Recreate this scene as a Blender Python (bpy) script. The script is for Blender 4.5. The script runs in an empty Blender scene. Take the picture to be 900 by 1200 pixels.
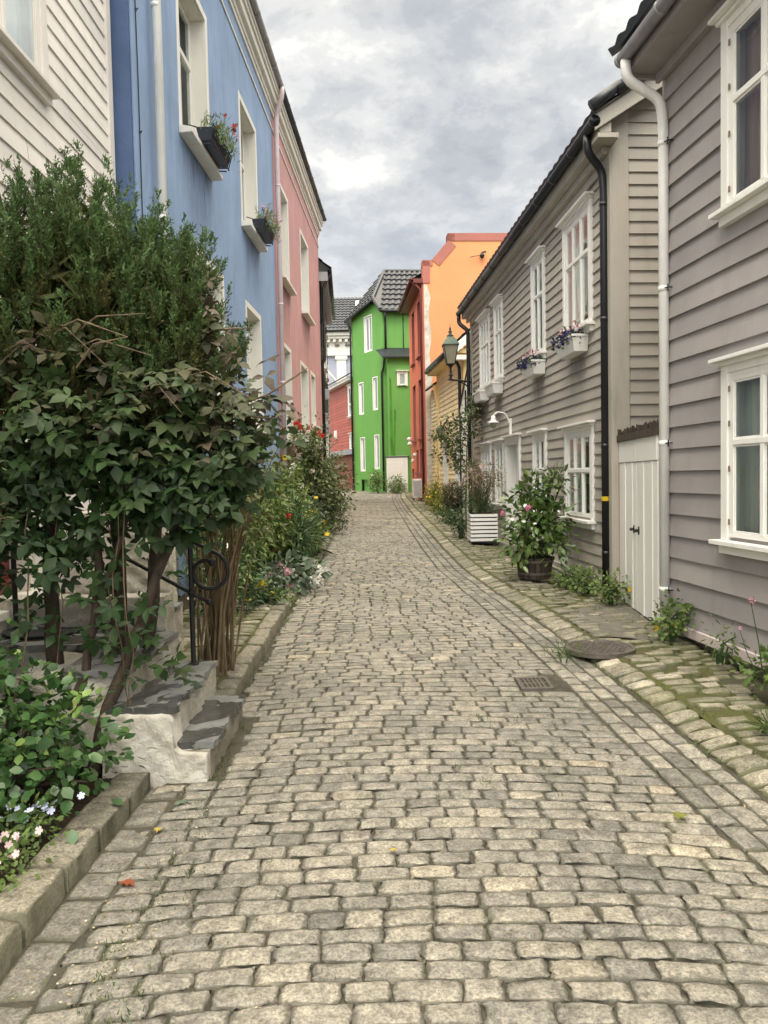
import bpy, math, random
import numpy as np
from mathutils import Vector, Matrix

random.seed(11)
rng = np.random.default_rng(11)
scene = bpy.context.scene
COL = scene.collection
R = math.radians

def gz(x, y):
    """height of the street surface: it climbs gently away from the camera"""
    return 0.025 * min(max(y, -20), 60)

# ------------------------------------------------------------------ materials
def nd(nt, t, loc=(0, 0), **kw):
    n = nt.nodes.new(t)
    for k, v in kw.items():
        setattr(n, k, v)
    return n

def base_mat(name):
    m = bpy.data.materials.new(name)
    m.use_nodes = True
    nt = m.node_tree
    b = nt.nodes['Principled BSDF']
    return m, nt, b

def noise_node(nt, scale, detail=5, rough=0.6, stretch=None, dist=0.0):
    geo = nd(nt, 'ShaderNodeNewGeometry')
    n = nd(nt, 'ShaderNodeTexNoise')
    n.inputs['Scale'].default_value = scale
    n.inputs['Detail'].default_value = detail
    n.inputs['Roughness'].default_value = rough
    n.inputs['Distortion'].default_value = dist
    if stretch:
        mp = nd(nt, 'ShaderNodeMapping')
        mp.inputs['Scale'].default_value = stretch
        nt.links.new(geo.outputs['Position'], mp.inputs['Vector'])
        nt.links.new(mp.outputs['Vector'], n.inputs['Vector'])
    else:
        nt.links.new(geo.outputs['Position'], n.inputs['Vector'])
    return n

def ramp(nt, src, stops, interp='LINEAR'):
    r = nd(nt, 'ShaderNodeValToRGB')
    r.color_ramp.interpolation = interp
    els = r.color_ramp.elements
    while len(els) < len(stops):
        els.new(0.5)
    for e, (p, c) in zip(els, stops):
        e.position = p
        e.color = (*c, 1) if len(c) == 3 else c
    nt.links.new(src, r.inputs['Fac'])
    return r

def mix(nt, fac, a, b, mode='MIX'):
    m = nd(nt, 'ShaderNodeMix', data_type='RGBA', blend_type=mode)
    for sock, v in ((0, fac), (6, a), (7, b)):
        if hasattr(v, 'is_output'):
            nt.links.new(v, m.inputs[sock])
        elif isinstance(v, (int, float)):
            m.inputs[sock].default_value = v
        else:
            m.inputs[sock].default_value = (*v, 1)
    return m.outputs[2]

def attr(nt, name='rnd'):
    a = nd(nt, 'ShaderNodeAttribute')
    a.attribute_name = name
    return a.outputs['Fac']

def bump(nt, b, h, strength, dist=0.01):
    bp = nd(nt, 'ShaderNodeBump')
    bp.inputs['Strength'].default_value = strength
    bp.inputs['Distance'].default_value = dist
    nt.links.new(h, bp.inputs['Height'])
    nt.links.new(bp.outputs['Normal'], b.inputs['Normal'])

def scl(c, k):
    return tuple(min(1, x * k) for x in c)

def paint(name, col, dirt=(0.12, 0.10, 0.08), dirt_amt=0.35, rough=0.55, var=0.12, streak=True, bstr=0.15, bscale=60, grain=None, boards=False, patch_scale=1.3):
    """weathered paint: cloudy tone, streaky grime, fine relief"""
    m, nt, b = base_mat(name)
    n1 = noise_node(nt, patch_scale, 6, 0.62)
    base = ramp(nt, n1.outputs['Fac'], [(0.3, scl(col, 1 - var)), (0.52, col), (0.72, scl(col, 1 + var))])
    c = base.outputs['Color']
    if boards:
        rr = ramp(nt, attr(nt), [(0, (0.86, 0.86, 0.87)), (1, (1.08, 1.07, 1.05))])
        c = mix(nt, 1.0, c, rr.outputs['Color'], 'MULTIPLY')
    if streak:
        n2 = noise_node(nt, 2.2, 7, 0.7, (3.2, 3.2, 0.35))
        r2 = ramp(nt, n2.outputs['Fac'], [(0.52, (0, 0, 0)), (0.78, (dirt_amt,) * 3)])
        c = mix(nt, r2.outputs['Color'], c, dirt)
    n4 = noise_node(nt, 28, 4, 0.7)
    r4 = ramp(nt, n4.outputs['Fac'], [(0.62, (0, 0, 0)), (0.8, (dirt_amt * 0.8,) * 3)])
    c = mix(nt, r4.outputs['Color'], c, scl(dirt, 1.4))
    nt.links.new(c, b.inputs['Base Color'])
    b.inputs['Roughness'].default_value = rough
    n3 = noise_node(nt, bscale, 5, 0.65, grain)
    bump(nt, b, n3.outputs['Fac'], bstr, 0.01)
    return m

def plain(name, col, rough=0.5, metal=0.0, var=0.15, scale=6, bstr=0.05, spec=0.5):
    m, nt, b = base_mat(name)
    n1 = noise_node(nt, scale, 6, 0.65)
    base = ramp(nt, n1.outputs['Fac'], [(0.3, scl(col, 1 - var)), (0.7, scl(col, 1 + var))])
    nt.links.new(base.outputs['Color'], b.inputs['Base Color'])
    b.inputs['Roughness'].default_value = rough
    b.inputs['Metallic'].default_value = metal
    b.inputs['Specular IOR Level'].default_value = spec
    if bstr:
        n2 = noise_node(nt, scale * 8, 4, 0.6)
        bump(nt, b, n2.outputs['Fac'], bstr, 0.01)
    return m

def leafmat(name, stops, rough=0.5, trans=0.25, spec=0.4, var=True):
    m, nt, b = base_mat(name)
    r = ramp(nt, attr(nt), stops)
    c = r.outputs['Color']
    if var:
        n = noise_node(nt, 9, 3, 0.6)
        rr = ramp(nt, n.outputs['Fac'], [(0.3, (0.72, 0.72, 0.72)), (0.7, (1.2, 1.2, 1.15))])
        c = mix(nt, 1.0, c, rr.outputs['Color'], 'MULTIPLY')
    nt.links.new(c, b.inputs['Base Color'])
    b.inputs['Roughness'].default_value = rough
    b.inputs['Specular IOR Level'].default_value = spec
    if trans > 0:
        t = nd(nt, 'ShaderNodeBsdfTranslucent')
        nt.links.new(c, t.inputs['Color'])
        mx = nd(nt, 'ShaderNodeMixShader')
        mx.inputs[0].default_value = trans
        nt.links.new(b.outputs[0], mx.inputs[1])
        nt.links.new(t.outputs[0], mx.inputs[2])
        nt.links.new(mx.outputs[0], nt.nodes['Material Output'].inputs['Surface'])
    return m

def glassmat(k=0.4):
    m, nt, b = base_mat('window_glass')
    nt.nodes.remove(b)
    tr = nd(nt, 'ShaderNodeBsdfTransparent')
    tr.inputs['Color'].default_value = (0.8, 0.86, 0.84, 1)
    gl = nd(nt, 'ShaderNodeBsdfGlossy')
    gl.inputs['Roughness'].default_value = 0.015
    gl.inputs['Color'].default_value = (0.95, 0.97, 1, 1)
    n = noise_node(nt, 1.7, 2, 0.5)
    bp = nd(nt, 'ShaderNodeBump')
    bp.inputs['Strength'].default_value = 0.06
    bp.inputs['Distance'].default_value = 0.05
    nt.links.new(n.outputs['Fac'], bp.inputs['Height'])
    nt.links.new(bp.outputs['Normal'], gl.inputs['Normal'])
    fr0 = nd(nt, 'ShaderNodeFresnel')
    fr0.inputs['IOR'].default_value = 1.5
    fr = nd(nt, 'ShaderNodeMath', operation='MULTIPLY'); fr.inputs[1].default_value = k
    nt.links.new(fr0.outputs[0], fr.inputs[0])
    mx = nd(nt, 'ShaderNodeMixShader')
    nt.links.new(fr.outputs[0], mx.inputs[0])
    nt.links.new(tr.outputs[0], mx.inputs[1])
    nt.links.new(gl.outputs[0], mx.inputs[2])
    nt.links.new(mx.outputs[0], nt.nodes['Material Output'].inputs['Surface'])
    return m

def stonemat(name, stops, moss=0.35, moss_lo=0.5, joint=(0.07, 0.065, 0.05)):
    """cut stone: a tone of its own for every stone, mottled, with soil and moss creeping in from its edges"""
    m, nt, b = base_mat(name)
    r = ramp(nt, attr(nt, 'rnd'), stops)
    c = r.outputs['Color']
    n1 = noise_node(nt, 17, 8, 0.7)
    rr = ramp(nt, n1.outputs['Fac'], [(0.3, (0.45, 0.44, 0.42)), (0.5, (1, 1, 1)), (0.7, (1.5, 1.48, 1.43))])
    c = mix(nt, 1.0, c, rr.outputs['Color'], 'MULTIPLY')
    n2 = noise_node(nt, 90, 6, 0.75)
    rr2 = ramp(nt, n2.outputs['Fac'], [(0.34, (0.42, 0.42, 0.4)), (0.5, (1.0, 1.0, 1.0)), (0.66, (1.5, 1.49, 1.46))])
    c = mix(nt, 1.0, c, rr2.outputs['Color'], 'MULTIPLY')
    n6 = noise_node(nt, 0.8, 4, 0.6)
    r6 = ramp(nt, n6.outputs['Fac'], [(0.35, (0.84, 0.84, 0.83)), (0.65, (1.1, 1.1, 1.09))])
    c = mix(nt, 1.0, c, r6.outputs['Color'], 'MULTIPLY')
    # blotches of dark wear
    n5 = noise_node(nt, 6.5, 7, 0.72)
    r5 = ramp(nt, n5.outputs['Fac'], [(0.56, (0, 0, 0)), (0.7, (0.5, 0.5, 0.5))])
    c = mix(nt, r5.outputs['Color'], c, (0.13, 0.12, 0.1))
    # soil at the edges
    e = attr(nt, 'edge')
    n3 = noise_node(nt, 40, 4, 0.6)
    add = nd(nt, 'ShaderNodeMath', operation='MULTIPLY_ADD')
    nt.links.new(e, add.inputs[0])
    add.inputs[1].default_value = 0.75
    nt.links.new(n3.outputs['Fac'], add.inputs[2])
    re = ramp(nt, add.outputs[0], [(0.8, (0, 0, 0)), (1.0, (0.6,) * 3)])
    c = mix(nt, re.outputs['Color'], c, joint)
    # moss
    n4 = noise_node(nt, 1.1, 6, 0.65)
    add2 = nd(nt, 'ShaderNodeMath', operation='MULTIPLY_ADD')
    nt.links.new(e, add2.inputs[0])
    add2.inputs[1].default_value = 0.22
    nt.links.new(n4.outputs['Fac'], add2.inputs[2])
    rm = ramp(nt, add2.outputs[0], [(moss_lo + 0.1, (0, 0, 0)), (moss_lo + 0.3, (moss,) * 3)])
    c = mix(nt, rm.outputs['Color'], c, (0.11, 0.12, 0.035))
    nt.links.new(c, b.inputs['Base Color'])
    rro = ramp(nt, n1.outputs['Fac'], [(0.3, (0.5,) * 3), (0.7, (0.8,) * 3)])
    nt.links.new(rro.outputs['Color'], b.inputs['Roughness'])
    b.inputs['Specular IOR Level'].default_value = 0.35
    nb = noise_node(nt, 45, 8, 0.7)
    bump(nt, b, nb.outputs['Fac'], 0.75, 0.014)
    return m

M = {}
def mats():
    M['taupe'] = paint('taupe_board_paint', (0.40, 0.368, 0.322), dirt_amt=0.25, boards=True, grain=(1, 1, 9), bscale=40, bstr=0.18)
    M['taupe_trim'] = paint('taupe_trim_paint', (0.41, 0.378, 0.325), dirt_amt=0.3, bstr=0.12)
    M['mauve'] = paint('mauve_grey_board_paint', (0.318, 0.294, 0.288), dirt_amt=0.25, boards=True, grain=(1, 1, 9), bscale=40, bstr=0.18)
    M['mauve_trim'] = paint('pale_mauve_paint', (0.52, 0.45, 0.43), dirt_amt=0.3)
    M['cream'] = paint('cream_board_paint', (0.74, 0.705, 0.665), dirt_amt=0.16, boards=True, grain=(1, 1, 9), bscale=40, bstr=0.14)
    M['yellow'] = paint('pale_yellow_board_paint', (0.90, 0.79, 0.51), dirt_amt=0.12, boards=True, grain=(1, 1, 9), bscale=40)
    M['yellow_trim'] = paint('yellow_trim_paint', (0.80, 0.64, 0.30), dirt_amt=0.12)
    M['redboard'] = paint('red_board_paint', (0.40, 0.10, 0.07), dirt_amt=0.25, boards=True, grain=(1, 1, 9), bscale=40)
    M['white'] = paint('white_paint', (0.80, 0.79, 0.755), dirt=(0.3, 0.27, 0.22), dirt_amt=0.22, rough=0.42, var=0.04, bstr=0.06)
    M['offwhite'] = paint('aged_white_paint', (0.72, 0.70, 0.64), dirt=(0.25, 0.22, 0.17), dirt_amt=0.4, rough=0.5, var=0.06, bstr=0.1)
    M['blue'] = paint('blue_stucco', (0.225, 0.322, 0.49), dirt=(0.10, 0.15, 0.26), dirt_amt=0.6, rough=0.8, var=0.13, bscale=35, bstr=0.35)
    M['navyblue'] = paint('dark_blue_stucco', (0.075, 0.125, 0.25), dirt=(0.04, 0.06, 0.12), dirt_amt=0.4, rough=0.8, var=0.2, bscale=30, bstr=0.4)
    M['pink'] = paint('pink_stucco', (0.50, 0.275, 0.268), dirt=(0.24, 0.12, 0.11), dirt_amt=0.55, rough=0.8, var=0.12, bscale=35, bstr=0.35)
    M['green'] = paint('bright_green_stucco', (0.125, 0.325, 0.065), dirt=(0.08, 0.20, 0.04), dirt_amt=0.4, rough=0.7, var=0.08, bscale=35, bstr=0.25, patch_scale=0.7)
    M['orange'] = paint('orange_stucco', (0.72, 0.30, 0.125), dirt=(0.5, 0.25, 0.1), dirt_amt=0.3, rough=0.8, var=0.1, bscale=20, bstr=0.3, patch_scale=0.6)
    M['redstucco'] = paint('red_orange_stucco', (0.76, 0.19, 0.10), dirt=(0.3, 0.05, 0.03), dirt_amt=0.3, rough=0.75, var=0.1, bscale=30, bstr=0.25)
    M['redtrim'] = paint('dull_red_coping', (0.37, 0.13, 0.10), dirt_amt=0.25, rough=0.75)
    M['darkred'] = paint('dark_red_paint', (0.13, 0.02, 0.018), dirt_amt=0.2, rough=0.45, streak=False)
    M['darkgreen'] = paint('dark_green_board', (0.05, 0.06, 0.045), dirt_amt=0.2, boards=True)
    M['greyblue'] = paint('blue_grey_stucco', (0.36, 0.38, 0.46), dirt_amt=0.2, rough=0.8)
    M['brick'] = brickmat()
    M['plaster'] = plastermat()
    M['black'] = plain('black_enamel', (0.012, 0.013, 0.016), 0.35, 0.0, 0.2, 5, 0.04)
    M['iron'] = plain('wrought_iron', (0.014, 0.014, 0.015), 0.45, 0.3, 0.3, 20, 0.2)
    M['whitepipe'] = paint('white_pipe_paint', (0.76, 0.755, 0.73), dirt=(0.2, 0.17, 0.13), dirt_amt=0.4, rough=0.4, bstr=0.05)
    M['greypipe'] = plain('grey_zinc', (0.30, 0.30, 0.31), 0.42, 0.3, 0.2, 5, 0.05)
    M['pinkpipe'] = paint('pale_pink_pipe', (0.62, 0.50, 0.50), dirt_amt=0.3, rough=0.4)
    M['tile'] = plain('black_glazed_tile', (0.022, 0.025, 0.032), 0.36, 0.0, 0.35, 3, 0.05)
    M['tilegrey'] = plain('dark_grey_tile', (0.042, 0.046, 0.054), 0.45, 0.0, 0.3, 3, 0.05)
    M['glass'] = glassmat(); M['clearglass'] = glassmat(0.8)
    M['curtain'] = paint('curtain_cloth', (0.70, 0.71, 0.70), dirt_amt=0.05, rough=0.9, streak=False, bstr=0.0)
    M['pinkcurtain'] = paint('rose_curtain_cloth', (0.46, 0.33, 0.32), dirt_amt=0.05, rough=0.9, streak=False, bstr=0.0)
    M['concrete'] = paint('foundation_stone', (0.20, 0.185, 0.155), dirt=(0.06, 0.065, 0.035), dirt_amt=0.6, rough=0.9, var=0.3, bscale=14, bstr=0.6, patch_scale=4)
    M['apron'] = paint('worn_concrete', (0.13, 0.118, 0.095), dirt=(0.05, 0.05, 0.03), dirt_amt=0.7, rough=0.95, var=0.3, bscale=20, bstr=0.6, patch_scale=5)
    M['grime_shade'] = stain_shade_mat()
    M['slate'] = slatemat()
    M['soil'] = soilmat('dark_soil', [(0.3, (0.018, 0.012, 0.008)), (0.6, (0.055, 0.038, 0.026)), (0.8, (0.1, 0.08, 0.06))], 30)
    M['earth'] = soilmat('earth', [(0.3, (0.05, 0.05, 0.03)), (0.7, (0.10, 0.095, 0.06))], 3)
    M['joint'] = soilmat('joint_soil', [(0.3, (0.055, 0.05, 0.038)), (0.55, (0.11, 0.10, 0.074)), (0.72, (0.09, 0.10, 0.038))], 7)
    M['mossjoint'] = soilmat('mossy_soil', [(0.3, (0.07, 0.065, 0.04)), (0.48, (0.10, 0.10, 0.045)), (0.7, (0.12, 0.135, 0.035))], 3)
    M['setts'] = stonemat('road_setts', [(0.0, (0.155, 0.147, 0.129)), (0.3, (0.215, 0.203, 0.176)), (0.7, (0.268, 0.25, 0.208)), (0.92, (0.315, 0.286, 0.228)), (1.0, (0.37, 0.325, 0.25))], 0.25, 0.56)
    M['gutter_setts'] = stonemat('gutter_setts', [(0.0, (0.155, 0.147, 0.127)), (0.5, (0.235, 0.222, 0.19)), (1.0, (0.31, 0.288, 0.238))], 0.25, 0.54)
    M['pave_setts'] = stonemat('pavement_setts', [(0.0, (0.165, 0.155, 0.12)), (0.5, (0.23, 0.212, 0.16)), (0.9, (0.29, 0.265, 0.205)), (1.0, (0.45, 0.41, 0.33))], 0.6, 0.42)
    M['kerbstone'] = stonemat('kerb_stone', [(0.0, (0.15, 0.14, 0.112)), (0.5, (0.20, 0.185, 0.148)), (1.0, (0.265, 0.243, 0.19))], 0.25, 0.55)
    M['bark'] = barkmat('bark', (0.075, 0.05, 0.032), (0.02, 0.014, 0.01))
    M['cane'] = barkmat('dry_cane', (0.24, 0.175, 0.095), (0.085, 0.06, 0.032))
    M['twig'] = barkmat('pale_twig', (0.22, 0.16, 0.10), (0.08, 0.05, 0.03))
    M['wood'] = barkmat('old_barrel_wood', (0.085, 0.06, 0.042), (0.025, 0.018, 0.013))
    M['hinge'] = plain('rusted_hinge', (0.22, 0.15, 0.10), 0.7, 0.0, 0.4, 40, 0.2)
    M['rust'] = plain('rusty_iron', (0.115, 0.098, 0.085), 0.6, 0.3, 0.35, 25, 0.3)
    M['verdigris'] = plain('verdigris_copper', (0.045, 0.075, 0.055), 0.5, 0.3, 0.35, 14, 0.15)
    M['frosted'] = plain('frosted_lantern_glass', (0.27, 0.245, 0.17), 0.2, 0.0, 0.15, 6, 0.0)
    M['navy'] = plain('navy_plastic', (0.016, 0.02, 0.035), 0.4, 0, 0.2, 6, 0.05)
    M['rubber'] = plain('charcoal_mat', (0.02, 0.02, 0.024), 0.95, 0, 0.4, 60, 0.5)
    # foliage
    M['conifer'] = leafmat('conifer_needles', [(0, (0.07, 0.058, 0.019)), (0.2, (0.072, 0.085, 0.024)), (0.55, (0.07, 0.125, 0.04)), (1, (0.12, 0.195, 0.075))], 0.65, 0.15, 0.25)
    M['creeper'] = leafmat('creeper_leaves', [(0, (0.022, 0.05, 0.014)), (0.4, (0.038, 0.068, 0.02)), (0.62, (0.062, 0.062, 0.028)), (0.85, (0.078, 0.058, 0.038)), (1, (0.10, 0.072, 0.05))], 0.5, 0.12, 0.3)
    M['variegated'] = leafmat('variegated_leaves', [(0, (0.022, 0.06, 0.02)), (0.4, (0.045, 0.105, 0.03)), (0.65, (0.085, 0.165, 0.042)), (0.88, (0.19, 0.29, 0.08)), (1, (0.32, 0.39, 0.14))], 0.35, 0.15, 0.5)
    M['leafmid'] = leafmat('mid_green_leaves', [(0, (0.06, 0.105, 0.028)), (0.5, (0.13, 0.20, 0.055)), (1, (0.25, 0.30, 0.10))], 0.45, 0.28)
    M['leafdark'] = leafmat('dark_green_leaves', [(0, (0.025, 0.055, 0.02)), (0.6, (0.055, 0.105, 0.035)), (1, (0.10, 0.155, 0.05))], 0.45, 0.2)
    M['leafrose'] = leafmat('rose_leaves', [(0, (0.06, 0.095, 0.03)), (0.5, (0.125, 0.165, 0.06)), (0.8, (0.21, 0.23, 0.10)), (0.92, (0.25, 0.18, 0.10)), (1, (0.3, 0.22, 0.15))], 0.42, 0.2)
    M['leafyellow'] = leafmat('yellow_green_leaves', [(0, (0.10, 0.14, 0.025)), (0.6, (0.22, 0.24, 0.045)), (1, (0.38, 0.34, 0.07))], 0.5, 0.25)
    M['leafgrey'] = leafmat('grey_green_leaves', [(0, (0.06, 0.09, 0.06)), (0.6, (0.13, 0.17, 0.12)), (1, (0.24, 0.29, 0.21))], 0.45, 0.15)
    M['rhodo'] = leafmat('rhododendron_leaves', [(0, (0.035, 0.075, 0.018)), (0.5, (0.085, 0.15, 0.035)), (0.85, (0.16, 0.21, 0.055)), (1, (0.26, 0.28, 0.09))], 0.33, 0.15, 0.55)
    M['grassm'] = leafmat('grass_blades', [(0, (0.04, 0.075, 0.02)), (0.6, (0.085, 0.14, 0.03)), (1, (0.17, 0.2, 0.06))], 0.5, 0.25)
    for nm, c in dict(red=(0.55, 0.03, 0.025), pinkf=(0.75, 0.26, 0.42), whitef=(0.85, 0.84, 0.78), yellowf=(0.82, 0.58, 0.04), lilac=(0.62, 0.66, 0.86), purple=(0.035, 0.022, 0.10), orangef=(0.30, 0.085, 0.04), dullyellow=(0.5, 0.38, 0.08), blush=(0.80, 0.62, 0.62)).items():
        M[nm] = leafmat('petals_' + nm, [(0, scl(c, 0.75)), (1, scl(c, 1.1))], 0.6, 0.25, 0.2, False)

def brickmat():
    m, nt, b = base_mat('dark_red_brick')
    geo = nd(nt, 'ShaderNodeNewGeometry')
    mp = nd(nt, 'ShaderNodeMapping')
    mp.inputs['Rotation'].default_value = (R(90), 0, 0)
    bt = nd(nt, 'ShaderNodeTexBrick')
    sep = nd(nt, 'ShaderNodeSeparateXYZ')
    cmb = nd(nt, 'ShaderNodeCombineXYZ')
    ad = nd(nt, 'ShaderNodeMath', operation='ADD')
    nt.links.new(geo.outputs['Position'], sep.inputs[0])
    nt.links.new(sep.outputs[0], ad.inputs[0]); nt.links.new(sep.outputs[1], ad.inputs[1])
    nt.links.new(ad.outputs[0], cmb.inputs[0]); nt.links.new(sep.outputs[2], cmb.inputs[1])
    nt.links.new(cmb.outputs[0], bt.inputs['Vector'])
    bt.inputs['Color1'].default_value = (0.17, 0.04, 0.03, 1)
    bt.inputs['Color2'].default_value = (0.24, 0.06, 0.045, 1)
    bt.inputs['Mortar'].default_value = (0.14, 0.08, 0.065, 1)
    bt.inputs['Scale'].default_value = 1.0
    bt.inputs['Brick Width'].default_value = 0.24
    bt.inputs['Row Height'].default_value = 0.075
    bt.inputs['Mortar Size'].default_value = 0.006
    nt.links.new(bt.outputs['Color'], b.inputs['Base Color'])
    b.inputs['Roughness'].default_value = 0.85
    bump(nt, b, bt.outputs['Fac'], -0.4, 0.01)
    return m

def plastermat():
    m, nt, b = base_mat('flaking_white_plaster')
    n1 = noise_node(nt, 3.2, 8, 0.7)
    r1 = ramp(nt, n1.outputs['Fac'], [(0.28, (0.30, 0.27, 0.21)), (0.42, (0.50, 0.47, 0.39)), (0.62, (0.68, 0.65, 0.575))])
    n2 = noise_node(nt, 14, 7, 0.75)
    r2 = ramp(nt, n2.outputs['Fac'], [(0.6, (0, 0, 0)), (0.75, (0.6,) * 3)])
    c = mix(nt, r2.outputs['Color'], r1.outputs['Color'], (0.24, 0.21, 0.15))
    n4 = noise_node(nt, 5, 6, 0.7, (1, 1, 0.5))
    r4 = ramp(nt, n4.outputs['Fac'], [(0.64, (0, 0, 0)), (0.76, (0.4,) * 3)])
    c = mix(nt, r4.outputs['Color'], c, (0.2, 0.18, 0.11))
    nt.links.new(c, b.inputs['Base Color'])
    b.inputs['Roughness'].default_value = 0.9
    n3 = noise_node(nt, 22, 8, 0.72)
    bump(nt, b, n3.outputs['Fac'], 0.9, 0.03)
    return m

def stain_shade_mat():
    # rain-washed grime, also painted shade under the taupe window boxes: thins out with the 'rnd' attribute and breaks up into runs
    m, nt, b = base_mat('grime_and_shade')
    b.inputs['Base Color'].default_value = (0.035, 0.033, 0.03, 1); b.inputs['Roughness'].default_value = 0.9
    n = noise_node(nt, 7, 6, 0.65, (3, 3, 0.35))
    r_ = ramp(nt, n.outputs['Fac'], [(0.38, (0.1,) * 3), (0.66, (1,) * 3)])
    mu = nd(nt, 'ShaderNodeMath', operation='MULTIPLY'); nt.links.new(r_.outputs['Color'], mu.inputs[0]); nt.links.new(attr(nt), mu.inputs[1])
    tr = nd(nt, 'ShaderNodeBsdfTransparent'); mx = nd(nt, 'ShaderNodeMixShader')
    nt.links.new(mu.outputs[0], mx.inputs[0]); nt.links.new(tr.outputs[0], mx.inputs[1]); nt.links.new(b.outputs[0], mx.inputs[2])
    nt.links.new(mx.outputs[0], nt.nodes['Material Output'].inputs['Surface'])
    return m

def slatemat():
    m, nt, b = base_mat('worn_slate')
    n1 = noise_node(nt, 9, 7, 0.65)
    r1 = ramp(nt, n1.outputs['Fac'], [(0.3, (0.13, 0.135, 0.13)), (0.7, (0.235, 0.24, 0.225))])
    n2 = noise_node(nt, 4.2, 4, 0.5, None, 0.8)
    wet = ramp(nt, n2.outputs['Fac'], [(0.47, (0, 0, 0)), (0.5, (1, 1, 1))])
    c = mix(nt, wet.outputs['Color'], r1.outputs['Color'], (0.055, 0.057, 0.053))
    nt.links.new(c, b.inputs['Base Color'])
    rr = ramp(nt, wet.outputs['Color'], [(0, (0.55,) * 3), (1, (0.12,) * 3)])
    nt.links.new(rr.outputs['Color'], b.inputs['Roughness'])
    n3 = noise_node(nt, 18, 6, 0.65)
    bump(nt, b, n3.outputs['Fac'], 0.25, 0.01)
    return m

def soilmat(name, stops, scale):
    m, nt, b = base_mat(name)
    n1 = noise_node(nt, scale, 8, 0.75)
    r1 = ramp(nt, n1.outputs['Fac'], stops)
    nt.links.new(r1.outputs['Color'], b.inputs['Base Color'])
    b.inputs['Roughness'].default_value = 0.95
    b.inputs['Specular IOR Level'].default_value = 0.2
    n3 = noise_node(nt, 55, 8, 0.75)
    bump(nt, b, n3.outputs['Fac'], 0.9, 0.02)
    return m

def barkmat(name, c1, c2):
    m, nt, b = base_mat(name)
    n1 = noise_node(nt, 22, 7, 0.7, (1, 1, 0.18))
    r1 = ramp(nt, n1.outputs['Fac'], [(0.35, c2), (0.65, c1)])
    nt.links.new(r1.outputs['Color'], b.inputs['Base Color'])
    b.inputs['Roughness'].default_value = 0.85
    bump(nt, b, n1.outputs['Fac'], 0.8, 0.015)
    return m

# ------------------------------------------------------------------ mesh building
class MB:
    """collects vertices and faces in world coordinates"""
    def __init__(s):
        s.v = []; s.f = []; s.r = []
    def add(s, verts, faces, rnd=0.5):
        o = len(s.v)
        s.v.extend([tuple(p) for p in verts])
        s.r.extend([rnd] * len(verts))
        s.f.extend([tuple(i + o for i in f) for f in faces])
    def hexa(s, p, rnd=0.5):
        # p: 8 corners: bottom 4 ccw then top 4
        s.add(p, [(3, 2, 1, 0), (4, 5, 6, 7), (0, 1, 5, 4), (1, 2, 6, 5), (2, 3, 7, 6), (3, 0, 4, 7)], rnd)
    def box(s, x0, x1, y0, y1, z0, z1, rnd=0.5):
        s.hexa([(x0, y0, z0), (x1, y0, z0), (x1, y1, z0), (x0, y1, z0), (x0, y0, z1), (x1, y0, z1), (x1, y1, z1), (x0, y1, z1)], rnd)
    def tube(s, pts, r, seg=8, caps=True, rnd=0.5):
        pts = [Vector(p) for p in pts]
        n = len(pts)
        rs = r if isinstance(r, (list, tuple)) else [r] * n
        t0 = (pts[1] - pts[0]).normalized()
        a = Vector((0, 0, 1)) if abs(t0.z) < 0.9 else Vector((1, 0, 0))
        x = t0.cross(a).normalized()
        verts = []
        for i in range(n):
            if i == 0: t = pts[1] - pts[0]
            elif i == n - 1: t = pts[-1] - pts[-2]
            else: t = (pts[i + 1] - pts[i]).normalized() + (pts[i] - pts[i - 1]).normalized()
            if t.length < 1e-9: t = t0.copy()
            t.normalize()
            x = (x - t * x.dot(t))
            if x.length < 1e-6: x = t.cross(Vector((0.3, 0.5, 0.8)))
            x.normalize()
            y = t.cross(x)
            for k in range(seg):
                an = 2 * math.pi * k / seg
                verts.append(pts[i] + (x * math.cos(an) + y * math.sin(an)) * rs[i])
        faces = []
        for i in range(n - 1):
            for k in range(seg):
                k2 = (k + 1) % seg
                faces.append((i * seg + k, i * seg + k2, (i + 1) * seg + k2, (i + 1) * seg + k))
        if caps:
            faces.append(tuple(range(seg - 1, -1, -1)))
            faces.append(tuple((n - 1) * seg + k for k in range(seg)))
        s.add(verts, faces, rnd)
    def lathe(s, c, prof, seg=16, rnd=0.5, axis=None):
        c = Vector(c); verts = []; faces = []
        for (rr, z) in prof:
            for k in range(seg):
                an = 2 * math.pi * (k + 0.5) / seg
                verts.append(c + Vector((rr * math.cos(an), rr * math.sin(an), z)))
        n = len(prof)
        for i in range(n - 1):
            for k in range(seg):
                k2 = (k + 1) % seg
                faces.append((i * seg + k, i * seg + k2, (i + 1) * seg + k2, (i + 1) * seg + k))
        faces.append(tuple(range(seg - 1, -1, -1)))
        faces.append(tuple((n - 1) * seg + k for k in range(seg)))
        s.add(verts, faces, rnd)
    def poly_prism(s, pts, off, rnd=0.5):
        """closed polygon (3-D points) pushed along the vector off"""
        off = Vector(off); n = len(pts)
        a = [Vector(p) for p in pts]; b = [p + off for p in a]
        faces = [tuple(range(n - 1, -1, -1)), tuple(range(n, 2 * n))]
        for i in range(n):
            j = (i + 1) % n
            faces.append((i, j, n + j, n + i))
        s.add(a + b, faces, rnd)

def origin_of(parent):
    o = Vector((0, 0, 0))
    while parent is not None:
        o += parent.location
        parent = parent.parent
    return o

def link(name, me, mat, parent, loc=(0, 0, 0)):
    ob = bpy.data.objects.new(name, me)
    COL.objects.link(ob)
    ob.location = loc
    if mat is not None:
        me.materials.append(M[mat] if isinstance(mat, str) else mat)
    if parent is not None:
        ob.parent = parent
    return ob

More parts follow.
